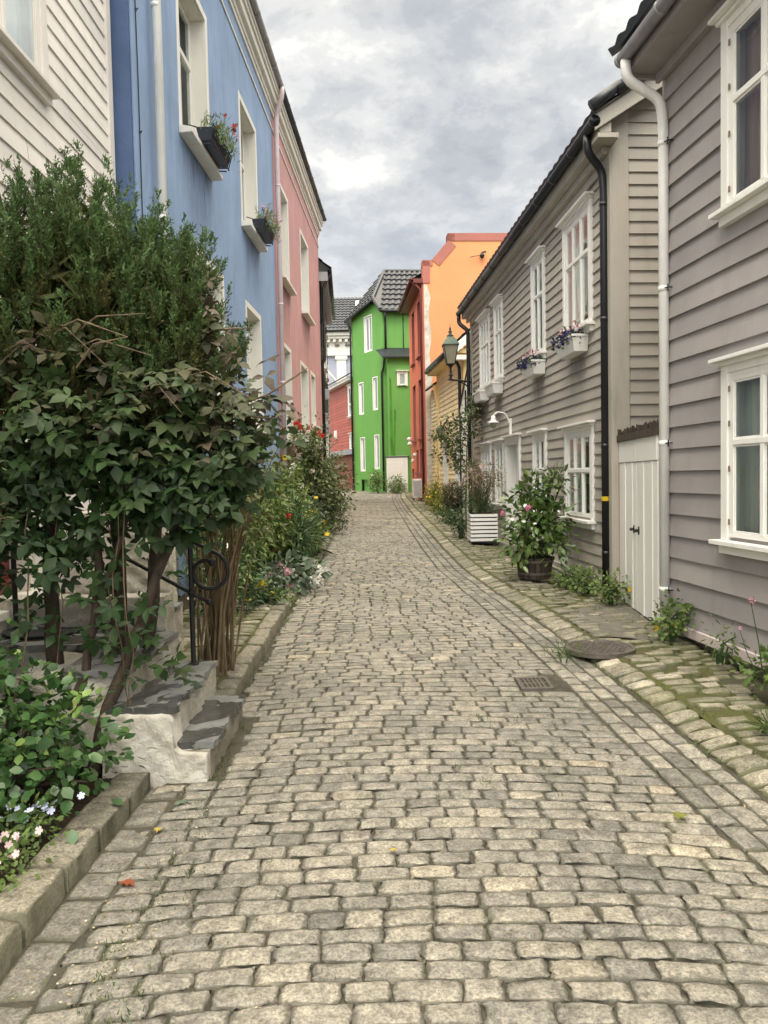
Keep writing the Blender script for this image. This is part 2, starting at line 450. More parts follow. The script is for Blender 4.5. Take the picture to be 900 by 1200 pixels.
def build(name, mb, mat, parent=None, smooth=False, bevel=0.0, loc=None, label=None):
    """one mesh object from an MB; loc = own origin for a top-level mesh"""
    o = origin_of(parent) if parent is not None else Vector(loc or (0, 0, 0))
    me = bpy.data.meshes.new(name)
    me.from_pydata([(p[0] - o.x, p[1] - o.y, p[2] - o.z) for p in mb.v], [], mb.f)
    a = me.attributes.new('rnd', 'FLOAT', 'POINT')
    a.data.foreach_set('value', np.array(mb.r, dtype=np.float32))
    if smooth:
        me.polygons.foreach_set('use_smooth', [True] * len(me.polygons))
    me.update()
    ob = link(name, me, mat, parent, loc if (parent is None and loc) else (0, 0, 0))
    if bevel:
        bv = ob.modifiers.new('bevel', 'BEVEL')
        bv.width = bevel; bv.segments = 2; bv.limit_method = 'ANGLE'
    if label: ob['label'] = label
    return ob

def build_np(name, v, quads, rnd, mat, parent=None, smooth=False, loc=None, extra=None):
    """mesh from numpy arrays: v (n,3); quads list of (m,k) index arrays"""
    o = origin_of(parent) if parent is not None else Vector(loc or (0, 0, 0))
    v = np.asarray(v, dtype=np.float32) - np.array(o, dtype=np.float32)
    me = bpy.data.meshes.new(name)
    me.vertices.add(len(v)); me.vertices.foreach_set('co', v.ravel())
    idx = np.concatenate([q.ravel() for q in quads]).astype(np.int32)
    cnt = np.concatenate([np.full(len(q), q.shape[1], dtype=np.int32) for q in quads])
    me.loops.add(len(idx)); me.loops.foreach_set('vertex_index', idx)
    me.polygons.add(len(cnt))
    st = np.zeros(len(cnt), dtype=np.int32); st[1:] = np.cumsum(cnt)[:-1]
    me.polygons.foreach_set('loop_start', st)
    if smooth:
        me.polygons.foreach_set('use_smooth', np.ones(len(cnt), dtype=bool))
    a = me.attributes.new('rnd', 'FLOAT', 'POINT')
    a.data.foreach_set('value', np.asarray(rnd, dtype=np.float32))
    for k, arr in (extra or {}).items():
        e = me.attributes.new(k, 'FLOAT', 'POINT')
        e.data.foreach_set('value', np.asarray(arr, dtype=np.float32))
    me.update(calc_edges=True); me.validate()
    return link(name, me, mat, parent, loc if (parent is None and loc) else (0, 0, 0))

def thing(name, label, cat, loc=(0, 0, 0), group=None):
    o = bpy.data.objects.new(name, None)
    o.empty_display_size = 0.2
    COL.objects.link(o)
    o.location = loc
    return tag(o, label, cat, group)

def tag(o, label, cat, group=None):
    o['label'] = label; o['category'] = cat
    if group: o['group'] = group
    return o

def struct(o, kind='structure'):
    o['kind'] = kind
    return o

# ------------------------------------------------------------------ walls
class Wall:
    """vertical plane: u runs from A towards B, n points out of the house, z up"""
    def __init__(s, A, B, side):
        a = Vector((A[0], A[1])); b = Vector((B[0], B[1]))
        s.A = a; s.d = (b - a).normalized(); s.L = (b - a).length
        s.n = Vector((s.d.y, -s.d.x)) * side
    def P(s, u, z, n=0.0):
        p = s.A + s.d * u + s.n * n
        return (p.x, p.y, z)
    def box(s, mb, u0, u1, z0, z1, n0, n1, rnd=0.5):
        mb.hexa([s.P(u0, z0, n0), s.P(u1, z0, n0), s.P(u1, z0, n1), s.P(u0, z0, n1), s.P(u0, z1, n0), s.P(u1, z1, n0), s.P(u1, z1, n1), s.P(u0, z1, n1)], rnd)

def gaps(lo, hi, cuts):
    """the stretch lo..hi minus the intervals in cuts"""
    segs = [(lo, hi)]
    for a, b in cuts:
        nx = []
        for s0, s1 in segs:
            if b <= s0 or a >= s1: nx.append((s0, s1)); continue
            if a > s0: nx.append((s0, a))
            if b < s1: nx.append((b, s1))
        segs = nx
    return [q for q in segs if q[1] - q[0] > 1e-4]

def clapboard(mb, W, u0, u1, z0, z1, pitch, openings=(), rng_u=None, lip=0.024):
    """overlapping boards, cut round the openings (ua, ub, za, zb)"""
    k = 0
    z = z0
    while z < z1 - 1e-4:
        zt = min(z + pitch, z1)
        zs = sorted({z, zt} | {q for o in openings for q in (o[2], o[3]) if z + 1e-4 < q < zt - 1e-4})
        tone = random.random()
        for za, zb in zip(zs[:-1], zs[1:]):
            lo, hi = (u0, u1) if rng_u is None else rng_u(za, zb)
            if hi - lo < 0.02: continue
            zm = (za + zb) / 2
            cuts = [(o[0], o[1]) for o in openings if o[2] < zm < o[3]]
            pieces = []
            for a, b in gaps(lo, hi, cuts):
                if b - a > 1.6 and za == z:
                    q = a + (b - a) * random.uniform(.2, .8); pieces += [(a, q - .0015), (q + .0015, b)]
                else: pieces.append((a, b))
            for a, b in pieces:
                na = lip - (lip - 0.004) * (za - z) / pitch
                nb = lip - (lip - 0.004) * (zb - z) / pitch
                m = max(1, int((b - a) / 0.7))
                us = [a + (b - a) * i / m for i in range(m + 1)]
                j = [random.uniform(-0.0015, 0.0015) for _ in us]
                jz = [random.uniform(-0.0015, 0.0015) if za == z else 0 for _ in us]
                vs = []
                for uu, jj, zz in zip(us, j, jz):
                    vs += [W.P(uu, za + zz, 0), W.P(uu, za + zz, na + jj), W.P(uu, zb, nb + jj)]
                fs = []
                for i in range(m):
                    q = i * 3
                    fs += [(q, q + 3, q + 4, q + 1), (q + 1, q + 4, q + 5, q + 2)]
                mb.add(vs, fs, min(1, max(0, tone + random.uniform(-0.15, 0.15))))
        z = zt; k += 1

def flatwall(mb, W, u0, u1, z0, z1, openings=(), n=0.0):
    us = sorted({u0, u1} | {q for o in openings for q in o[:2] if u0 < q < u1})
    zs = sorted({z0, z1} | {q for o in openings for q in o[2:4] if z0 < q < z1})
    for a, b in zip(us[:-1], us[1:]):
        for c, d in zip(zs[:-1], zs[1:]):
            um, zm = (a + b) / 2, (c + d) / 2
            if any(o[0] < um < o[1] and o[2] < zm < o[3] for o in openings): continue
            mb.add([W.P(a, c, n), W.P(b, c, n), W.P(b, d, n), W.P(a, d, n)], [(0, 1, 2, 3)])

def sash_grid(fr, gl, W, u0, u1, z0, z1, n, cols, rows, st=0.036, mid=0.042, thick=0.04):
    """frame bars and panes; cols = relative widths, rows = relative heights from the bottom"""
    tc = sum(cols); tr = sum(rows)
    us = [u0]
    for c in cols: us.append(us[-1] + (u1 - u0) * c / tc)
    zs = [z0]
    for r_ in rows: zs.append(zs[-1] + (z1 - z0) * r_ / tr)
    # outer frame
    W.box(fr, u0, u1, z0, z0 + st, n - thick, n)
    W.box(fr, u0, u1, z1 - st, z1, n - thick, n)
    W.box(fr, u0, u0 + st, z0 + st, z1 - st, n - thick, n)
    W.box(fr, u1 - st, u1, z0 + st, z1 - st, n - thick, n)
    for q in zs[1:-1]:
        W.box(fr, u0 + st, u1 - st, q - mid / 2, q + mid / 2, n - thick, n + 0.008)
    edges = [z0 + st] + [v for q in zs[1:-1] for v in (q - mid / 2, q + mid / 2)] + [z1 - st]
    for q in us[1:-1]:
        for i in range(0, len(edges), 2):
            W.box(fr, q - mid / 2, q + mid / 2, edges[i], edges[i + 1], n - thick, n + 0.004)
    # leaf frames set back inside every light, so that edges step
    ul = [u0 + st] + [v for q in us[1:-1] for v in (q - mid / 2, q + mid / 2)] + [u1 - st]
    for i in range(0, len(ul), 2):
        for j in range(0, len(edges), 2):
            a, b, c, d = ul[i], ul[i + 1], edges[j], edges[j + 1]
            w = 0.016
            W.box(fr, a, b, c, c + w, n - thick, n - 0.006); W.box(fr, a, b, d - w, d, n - thick, n - 0.006)
            W.box(fr, a, a + w, c + w, d - w, n - thick, n - 0.006); W.box(fr, b - w, b, c + w, d - w, n - thick, n - 0.006)
            gl.add([W.P(a + w, c + w, n - 0.014), W.P(b - w, c + w, n - 0.014), W.P(b - w, d - w, n - 0.014), W.P(a + w, d - w, n - 0.014)], [(0, 1, 2, 3)])

def curtain_mesh(W, u0, u1, z0, z1, n, side):
    """a hanging curtain gathered to one side of the window"""
    mb = MB()
    w = (u1 - u0)
    spans = {'both': [(u0, u0 + w * 0.3), (u1 - w * 0.3, u1)], 'all': [(u0, u1)]}[side]
    for a, b in spans:
        m = max(8, int((b - a) / 0.025))
        vs = []; fs = []
        for i in range(m + 1):
            uu = a + (b - a) * i / m
            dn = 0.018 * math.sin(i * 1.9 + 1) + 0.01 * math.sin(i * 0.7)
            vs += [W.P(uu, z0, n + dn), W.P(uu, z1, n + dn * 0.5)]
        for i in range(m): fs.append((2 * i, 2 * i + 2, 2 * i + 3, 2 * i + 1))
        mb.add(vs, fs)
    return mb

def timber_window(parent, W, u0, u1, z0, z1, cols, rows, casing=0.075, sill=True, curtain='both', mat='white', cmat='curtain', name='window', proud=0.045, cn=-0.10, gmat='glass'):
    """boarded-house window: casing boards, head board with cap, sill with apron, sashes. Opening is u0..u1, z0..z1"""
    fr = MB(); gl = MB()
    c = casing
    W.box(fr, u0 - c, u0, z0 - 0.02, z1 + c, 0.0, proud)
    W.box(fr, u1, u1 + c, z0 - 0.02, z1 + c, 0.0, proud)
    W.box(fr, u0, u1, z1, z1 + c, 0.0, proud - 0.003)
    # cap
    W.box(fr, u0 - c - 0.05, u1 + c + 0.05, z1 + c, z1 + c + 0.028, 0.0, proud + 0.075)
    W.box(fr, u0 - c - 0.02, u1 + c + 0.02, z1 + c - 0.03, z1 + c - 0.001, 0.002, proud + 0.028)
    # lining
    W.box(fr, u0 - 0.004, u0 + 0.03, z0, z1, -0.09, proud - 0.014)
    W.box(fr, u1 - 0.03, u1 + 0.004, z0, z1, -0.09, proud - 0.012)
    W.box(fr, u0 + 0.03, u1 - 0.03, z1 - 0.03, z1 + 0.004, -0.09, proud - 0.014)
    sash_grid(fr, gl, W, u0 + 0.03, u1 - 0.03, z0 + 0.005, z1 - 0.03, proud - 0.013, cols, rows)
    w = build(name, fr, mat, parent, bevel=0.003)
    build('pane', gl, gmat, w)
    if sill:
        s = MB()
        W.box(s, u0 - c - 0.045, u1 + c + 0.045, z0 - 0.055, z0 - 0.022, 0.0, proud + 0.075)
        W.box(s, u0 - c - 0.01, u1 + c + 0.01, z0 - 0.125, z0 - 0.056, 0.0, proud + 0.012)
        build('sill', s, mat, w, bevel=0.003)
    if curtain:
        build('curtain', curtain_mesh(W, u0 + 0.03, u1 - 0.03, z0 + 0.02, z1 - 0.03, cn, curtain), cmat, w)
    return w

def stain_shade(parent, W, u0, u1, zt, h, n, amt=0.6):
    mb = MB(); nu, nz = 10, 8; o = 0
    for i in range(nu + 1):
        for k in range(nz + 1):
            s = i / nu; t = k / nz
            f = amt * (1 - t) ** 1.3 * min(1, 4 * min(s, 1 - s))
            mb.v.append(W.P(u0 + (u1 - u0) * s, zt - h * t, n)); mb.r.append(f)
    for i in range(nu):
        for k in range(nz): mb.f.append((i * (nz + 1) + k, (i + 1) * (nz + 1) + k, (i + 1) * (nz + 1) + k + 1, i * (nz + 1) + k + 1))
    return build('stain_shade', mb, 'grime_shade', parent)

def masonry_window(parent, W, u0, u1, z0, z1, depth=0.2, trim=0.1, sill=True, cols=(1, 1), rows=(2, 1), muntin=False, trim_mat='offwhite', curtain='both', sill_mat='offwhite'):
    """deep opening in a rendered wall with a painted band round it"""
    fr = MB(); gl = MB()
    t = trim
    W.box(fr, u0 - t, u0, z0, z1 + t, -0.02, 0.006)
    W.box(fr, u1, u1 + t, z0, z1 + t, -0.02, 0.006)
    W.box(fr, u0, u1, z1, z1 + t, -0.02, 0.005)
    # reveals
    W.box(fr, u0 - 0.03, u0, z0, z1, -depth - 0.05, -0.021)
    W.box(fr, u1, u1 + 0.03, z0, z1, -depth - 0.05, -0.021)
    W.box(fr, u0 - 0.03, u1 + 0.03, z1, z1 + 0.03, -depth - 0.05, -0.022)
    W.box(fr, u0 - 0.03, u1 + 0.03, z0 - 0.03, z0, -depth - 0.05, -0.022)
    sash_grid(fr, gl, W, u0, u1, z0 + 0.001, z1 - 0.001, -depth, cols, rows, st=0.07, mid=0.075, thick=0.05)
    w = build('window', fr, trim_mat, parent, bevel=0.004)
    build('pane', gl, 'glass', w)
    if sill:
        s = MB()
        p = [W.P(u0 - t - 0.03, z0 - 0.10, 0), W.P(u1 + t + 0.03, z0 - 0.10, 0), W.P(u1 + t + 0.03, z0 - 0.09, 0.16), W.P(u0 - t - 0.03, z0 - 0.09, 0.16),
             W.P(u0 - t - 0.03, z0 - 0.002, 0), W.P(u1 + t + 0.03, z0 - 0.002, 0), W.P(u1 + t + 0.03, z0 - 0.03, 0.16), W.P(u0 - t - 0.03, z0 - 0.03, 0.16)]
        s.hexa(p)
        build('sill', s, sill_mat, w, bevel=0.006)
    if curtain:
        build('curtain', curtain_mesh(W, u0 + 0.03, u1 - 0.03, z0 + 0.03, z1 - 0.03, -depth - 0.14, curtain), 'curtain', w)
    return w

def tile_sheet(mb, eL, eR, rR, rL, nu, nv, amp=0.03, step=0.025, thick=0.02):
    """pantiled roof slope between eave (L to R) and ridge"""
    eL, eR, rR, rL = (np.array(p, float) for p in (eL, eR, rR, rL))
    nrm = np.cross(eR - eL, rL - eL)
    if np.linalg.norm(nrm) < 1e-6: nrm = np.cross(eR - eL, rR - eR)
    nrm /= np.linalg.norm(nrm)
    if nrm[2] < 0: nrm = -nrm
    k = 6
    U = np.linspace(0, 1, nu * k + 1)
    wave = amp * (0.5 + 0.5 * np.cos(U * nu * 2 * math.pi)) ** 0.8
    rows = []
    for j in range(nv):
        for (t, up) in ((j / nv, step), ((j + 1) / nv, 0.0)):
            pl = eL + (rL - eL) * t; pr = eR + (rR - eR) * t
            base = pl[None, :] + (pr - pl)[None, :] * U[:, None]
            rows.append(base + nrm[None, :] * (wave + up)[:, None])
    # underside of the lowest course
    base = eL[None, :] + (eR - eL)[None, :] * U[:, None]
    rows.insert(0, base - nrm[None, :] * thick)
    n = len(U)
    vs = np.concatenate(rows)
    fs = []
    for i in range(len(rows) - 1):
        for q in range(n - 1):
            fs.append((i * n + q, i * n + q + 1, (i + 1) * n + q + 1, (i + 1) * n + q))
    mb.add(vs.tolist(), fs)
    # closing soffit
    o = nrm * thick
    mb.add([tuple(p - o) for p in (eL, eR, rR, rL)], [(3, 2, 1, 0)])

def gutter(mb, p, q, r=0.062, every=0.9):
    p, q = Vector(p), Vector(q)
    mb.tube([p, q], r, 12)
    L = (q - p).length; n = max(1, int(L / every))
    d = (q - p) / L
    for i in range(n + 1):
        c = p + d * min(L - 0.02, 0.02 + i * (L - 0.04) / n)
        mb.tube([c - d * 0.02, c + d * 0.02], r * 1.1, 12)

def rounded(pts, r=0.08, n=4):
    """polyline with its corners turned into short arcs"""
    P = [Vector(p) for p in pts]; out = [P[0]]
    for i in range(1, len(P) - 1):
        a, b, c = P[i - 1], P[i], P[i + 1]
        ra = min(r, (a - b).length * 0.45, (c - b).length * 0.45)
        p0 = b + (a - b).normalized() * ra; p1 = b + (c - b).normalized() * ra
        for k in range(n + 1):
            t = k / n
            out.append(p0 * (1 - t) ** 2 + b * 2 * t * (1 - t) + p1 * t ** 2)
    out.append(P[-1])
    return out

def downpipe(mb, pts, r=0.045, brackets=()):
    mb.tube(rounded(pts), r, 10)
    for b in brackets:
        b = Vector(b)
        mb.tube([b - Vector((0, 0, 0.022)), b + Vector((0, 0, 0.022))], r * 1.09, 10)
# ------------------------------------------------------------------ foliage
def T(v, f):
    return np.array(v, float), [tuple(x) for x in f]
LEAF_OVAL = T([(0, 0, 0), (-.24, .3, .05), (.24, .3, .05), (-.27, .62, .03), (.27, .62, .03), (0, 1, -.06), (0, .33, -.02), (0, .65, -.02)],
              [(0, 6, 1), (0, 2, 6), (1, 6, 7, 3), (6, 2, 4, 7), (3, 7, 5), (7, 4, 5)])
LEAF_POINT = T([(0, 0, 0), (-.2, .25, .05), (.2, .25, .05), (-.16, .6, .03), (.16, .6, .03), (0, 1, -.1), (0, .3, -.02), (0, .62, -.03)],
               [(0, 6, 1), (0, 2, 6), (1, 6, 7, 3), (6, 2, 4, 7), (3, 7, 5), (7, 4, 5)])
LEAF_LONG = T([(0, 0, 0), (-.11, .3, .03), (.11, .3, .03), (-.12, .65, .0), (.12, .65, .0), (0, 1, -.12), (0, .32, -.015), (0, .66, -.03)],
              [(0, 6, 1), (0, 2, 6), (1, 6, 7, 3), (6, 2, 4, 7), (3, 7, 5), (7, 4, 5)])
BLADE = T([(-.06, 0, 0), (.06, 0, 0), (.05, .5, .03), (-.05, .5, .03), (0, 1, -.08)], [(0, 1, 2, 3), (3, 2, 4)])
NEEDLE = T([(0, 0, 0), (.16, .45, .02), (0, 1, 0), (-.16, .45, .02)], [(0, 1, 2, 3)])

def _palm(n=5):
    v = []; f = []
    for k in range(n):
        an = R(-100 + 200 * k / (n - 1)) if n > 1 else 0
        L = 1.0 - 0.32 * abs(k - (n - 1) / 2) / ((n - 1) / 2)
        ca, sa = math.cos(an), math.sin(an)
        w = 0.24 * L
        loc = [(0, 0.03, 0), (-w, .45 * L, .05), (w, .45 * L, .05), (-w * .62, .74 * L, .0), (w * .62, .74 * L, .0), (0, L, -.14), (0, .5 * L, -.03)]
        o = len(v)
        for x, y, z in loc:
            v.append((x * ca + y * sa, 0.12 + y * ca - x * sa, z - 0.08 * abs(sa)))
        f += [(o, o + 6, o + 1), (o, o + 2, o + 6), (o + 1, o + 6, o + 3), (o + 6, o + 2, o + 4), (o + 3, o + 6, o + 4, o + 5)]
    return T(v, f)
LEAF_PALM = _palm(5)
LEAF_TRI = _palm(3)
def _lobed():
    out = [(0, 0, 0), (-.25, -.05, .02), (-.5, .2, .0), (-.28, .38, .05), (-.34, .72, -.02), (-.12, .68, .04), (0, 1.05, -.12), (.12, .68, .04), (.34, .72, -.02), (.28, .38, .05), (.5, .2, .0), (.25, -.05, .02)]
    c = (0, .4, -.03)
    v = out + [c]
    n = len(out)
    return T(v, [(i, 12, (i + 1) % n)[::-1] for i in range(n)])
LEAF_LOBED = _lobed()

def _flower(n=5, w=.3):
    v = [(0, 0, 0)]; f = []
    for k in range(n):
        a = 2 * math.pi * k / n; b = math.pi / n * 1.05
        o = len(v)
        v += [(.55 * math.cos(a - b), .55 * math.sin(a - b), .1), (1 * math.cos(a - b * .5), 1 * math.sin(a - b * .5), .2),
              (1 * math.cos(a + b * .5), 1 * math.sin(a + b * .5), .2), (.55 * math.cos(a + b), .55 * math.sin(a + b), .1)]
        f.append((0, o, o + 1, o + 2)); f.append((0, o + 2, o + 3))
    return T(v, f)
FLOWER = _flower(5)

def unit(a):
    return a / np.maximum(np.linalg.norm(a, axis=-1, keepdims=True), 1e-9)

class Leaves:
    """many copies of leaf shapes gathered into ONE mesh"""
    def __init__(s):
        s.v = []; s.q = {3: [], 4: []}; s.r = []; s.n = 0
    def scatter(s, tpl, pos, dirs, nrm, size, rnd, width=1.0):
        tv, tf = tpl
        pos = np.asarray(pos, float).reshape(-1, 3); n = len(pos)
        if n == 0: return
        y = unit(np.broadcast_to(np.asarray(dirs, float), pos.shape))
        z = np.broadcast_to(np.asarray(nrm, float), pos.shape)
        z = unit(z - y * np.sum(z * y, axis=1, keepdims=True))
        x = np.cross(y, z)
        sz = np.broadcast_to(np.asarray(size, float), (n,))[:, None, None]
        V = pos[:, None, :] + sz * (tv[None, :, 0:1] * width * x[:, None, :] + tv[None, :, 1:2] * y[:, None, :] + tv[None, :, 2:3] * z[:, None, :])
        k = len(tv)
        s.v.append(V.reshape(-1, 3)); s.r.append(np.repeat(np.broadcast_to(np.asarray(rnd, float), (n,)), k))
        base = s.n + np.arange(n)[:, None] * k
        for m in (3, 4):
            fs = np.array([f for f in tf if len(f) == m])
            if len(fs):
                s.q[m].append((base[:, None, :] + fs[None, :, :]).reshape(-1, m))
        s.n += n * k
    def build(s, name, mat, parent=None, loc=None):
        qs = [np.concatenate(s.q[m]) for m in (3, 4) if s.q[m]]
        return build_np(name, np.concatenate(s.v), qs, np.clip(np.concatenate(s.r), 0, 1), mat, parent, loc=loc)

def rand_dirs(n):
    return unit(rng.normal(size=(n, 3)))

def clumps_in(ell, n, shell=0.55):
    """n points spread through ellipsoids, more of them near the surface; ell = [(cx,cy,cz,rx,ry,rz), ...]"""
    vol = np.array([e[3] * e[4] * e[5] for e in ell]); vol = vol / vol.sum()
    which = rng.choice(len(ell), n, p=vol)
    E = np.array(ell)[which]
    d = rand_dirs(n)
    r = np.where(rng.random(n) < 0.75, shell + (1 - shell) * rng.random(n), rng.random(n) ** (1 / 3)) ** 1.0
    return E[:, :3] + d * E[:, 3:6] * r[:, None], d, r

def bush(ell, n_clump, per, leaf, size, spread, droop=0.25, shell=0.55, tone=(0.15, 0.85), up=0.35, width=1.0, zmin=None, L=None):
    """foliage of a shrub: clumps of leaves round twig ends"""
    L = L or Leaves()
    c, d, r = clumps_in(ell, n_clump, shell)
    c = c + rng.normal(size=c.shape) * spread * 0.6
    ct = rng.random(n_clump)
    idx = np.repeat(np.arange(n_clump), per)
    n = len(idx)
    off = rng.normal(size=(n, 3)) * spread
    pos = c[idx] + off
    dirs = unit(unit(off) * 0.9 + d[idx] * 0.7 + rng.normal(size=(n, 3)) * 0.35 + np.array([0, 0, -droop]))
    nrm = unit(np.array([0, 0, 1.0]) * (0.6 + up) + d[idx] * 0.6 + rng.normal(size=(n, 3)) * 0.4)
    sz = size * rng.uniform(0.6, 1.25, n)
    rr = tone[0] + (tone[1] - tone[0]) * np.clip(0.55 * ct[idx] + 0.45 * rng.random(n), 0, 1)
    if zmin is not None:
        k = pos[:, 2] > zmin
        pos, dirs, nrm, sz, rr = pos[k], dirs[k], nrm[k], sz[k], rr[k]
    L.scatter(leaf, pos, dirs, nrm, sz, rr, width)
    return L, c

def stems_mesh(base, tips, r0=0.012, r1=0.004, wob=0.05, seg=5, mid=None):
    mb = MB()
    b = Vector(base)
    for t in tips:
        t = Vector(t)
        b2 = b + Vector((random.uniform(-.04, .04), random.uniform(-.04, .04), 0))
        m1 = b2.lerp(t, 0.33) + Vector((random.uniform(-wob, wob), random.uniform(-wob, wob), 0.06))
        m2 = b2.lerp(t, 0.68) + Vector((random.uniform(-wob, wob), random.uniform(-wob, wob), 0.05))
        mb.tube([b2, m1, m2, t], [r0, r0 * .8, (r0 + r1) / 2, r1], seg, False)
    return mb

def flowers(L, pos, size, nrm_bias=(0, -0.5, 0.6), petals=FLOWER, jitter=0.5):
    pos = np.asarray(pos, float).reshape(-1, 3)
    n = len(pos)
    nn = unit(np.array(nrm_bias)[None, :] + rng.normal(size=(n, 3)) * jitter)
    dd = rand_dirs(n)
    L.scatter(petals, pos, dd, nn, size * rng.uniform(0.75, 1.2, n), rng.random(n))
    return L

def flower_heads(L, centres, r, petals=26, size=0.02):
    """round heads of many petals (roses, geraniums, hydrangeas)"""
    for c in centres:
        d = rand_dirs(petals)
        p = np.array(c)[None, :] + d * r * rng.uniform(0.55, 1.0, petals)[:, None]
        L.scatter(LEAF_OVAL, p, unit(d * 0.4 + rand_dirs(petals)), d, size * rng.uniform(0.8, 1.3, petals), rng.random(petals), 1.6)
    return L

def blooms(centres, r, petals, size, mat, parent):
    for c in centres:
        F = Leaves(); flower_heads(F, [c], r, petals, size); F.build('bloom', mat, parent)

def plant(name, label, cat, x, y, h, r, leafmat_, leaf=LEAF_OVAL, leafsize=0.06, n_clump=60, per=10, spread=0.06, base=0.0, flower=None, stem_mat='bark', group=None, lobes=3, z=None, squat=1.0, droop=0.25, tone=(0.1, 0.95), shell=0.5, width=1.0, nst=8, ell=None):
    """a free-standing plant: stems, foliage and, where it blooms, flowers = (material, count, size, kind)"""
    z0 = gz(x, y) + 0.03 if z is None else z
    t = thing(name, label, cat, (x, y, z0), group)
    if ell is None:
        ell = []
        for k in range(lobes):
            a = random.uniform(0, 2 * math.pi); q = r * 0.38 * (0 if lobes == 1 else 1)
            hh = h * (0.5 + 0.14 * random.uniform(-1, 1))
            rz = min(hh * 0.95, h - hh) * squat
            ell.append((x + q * math.cos(a), y + q * math.sin(a), z0 + base + hh * (1 - base / max(h, 1e-6)), r * random.uniform(0.62, 0.8), r * random.uniform(0.62, 0.8), rz))
    L, c = bush(ell, n_clump, per, leaf, leafsize, spread, droop, shell, tone, width=width, zmin=z0 + 0.01)
    if cat in ('weeds', 'grass tuft', 'flowers', 'plant', 'ground cover'): stem_mat = 'leafdark'; nst = min(nst, 4)
    if cat == 'grass tuft': nst = 1
    tips = [c[i] for i in rng.choice(len(c), min(nst * 2, len(c)), replace=False)]
    build('stems', stems_mesh((x, y, z0 - 0.03), tips, 0.012 * (0.6 + h * 0.5), 0.004), stem_mat, t)
    L.build('foliage', leafmat_, t)
    if flower:
        for (fm, cnt, fs, kind) in (flower if isinstance(flower, list) else [flower]):
            cc, d, rr = clumps_in(ell, cnt, 0.95)
            cc = cc + d * 0.03
            k = (cc[:, 2] > z0 + h * 0.25)
            cc = cc[k]
            if len(cc) == 0: continue
            FL = Leaves()
            if kind == 'head': blooms(cc, fs, 24, fs * 0.75, fm, t); continue
            if cnt <= 30:
                for q in cc:
                    FL = Leaves(); flowers(FL, [q], fs); FL.build('bloom', fm, t)
                continue
            flowers(FL, cc, fs)
            FL.build('flowers', fm, t)
    return t
# ------------------------------------------------------------------ camera, sky, sun
def camera():
    cam = bpy.data.cameras.new('camera')
    ob = bpy.data.objects.new('camera', cam)
    COL.objects.link(ob)
    pitch, roll = R(2.6), R(1.15)
    f = Vector((0, math.cos(pitch), -math.sin(pitch))); r0 = Vector((1, 0, 0)); u0 = r0.cross(f)
    r = r0 * math.cos(roll) - u0 * math.sin(roll); u = u0 * math.cos(roll) + r0 * math.sin(roll)
    m = Matrix(((r.x, u.x, -f.x, 0), (r.y, u.y, -f.y, 0), (r.z, u.z, -f.z, 1.6), (0, 0, 0, 1)))
    ob.matrix_world = m
    cam.sensor_fit = 'VERTICAL'; cam.sensor_height = 24; cam.sensor_width = 24
    cam.lens = 18.0
    cam.clip_start = 0.05; cam.clip_end = 2000
    scene.camera = ob

SUN_EL, SUN_AZ = R(58), R(196)      # azimuth clockwise from +Y (ahead): behind the camera, a little to the left

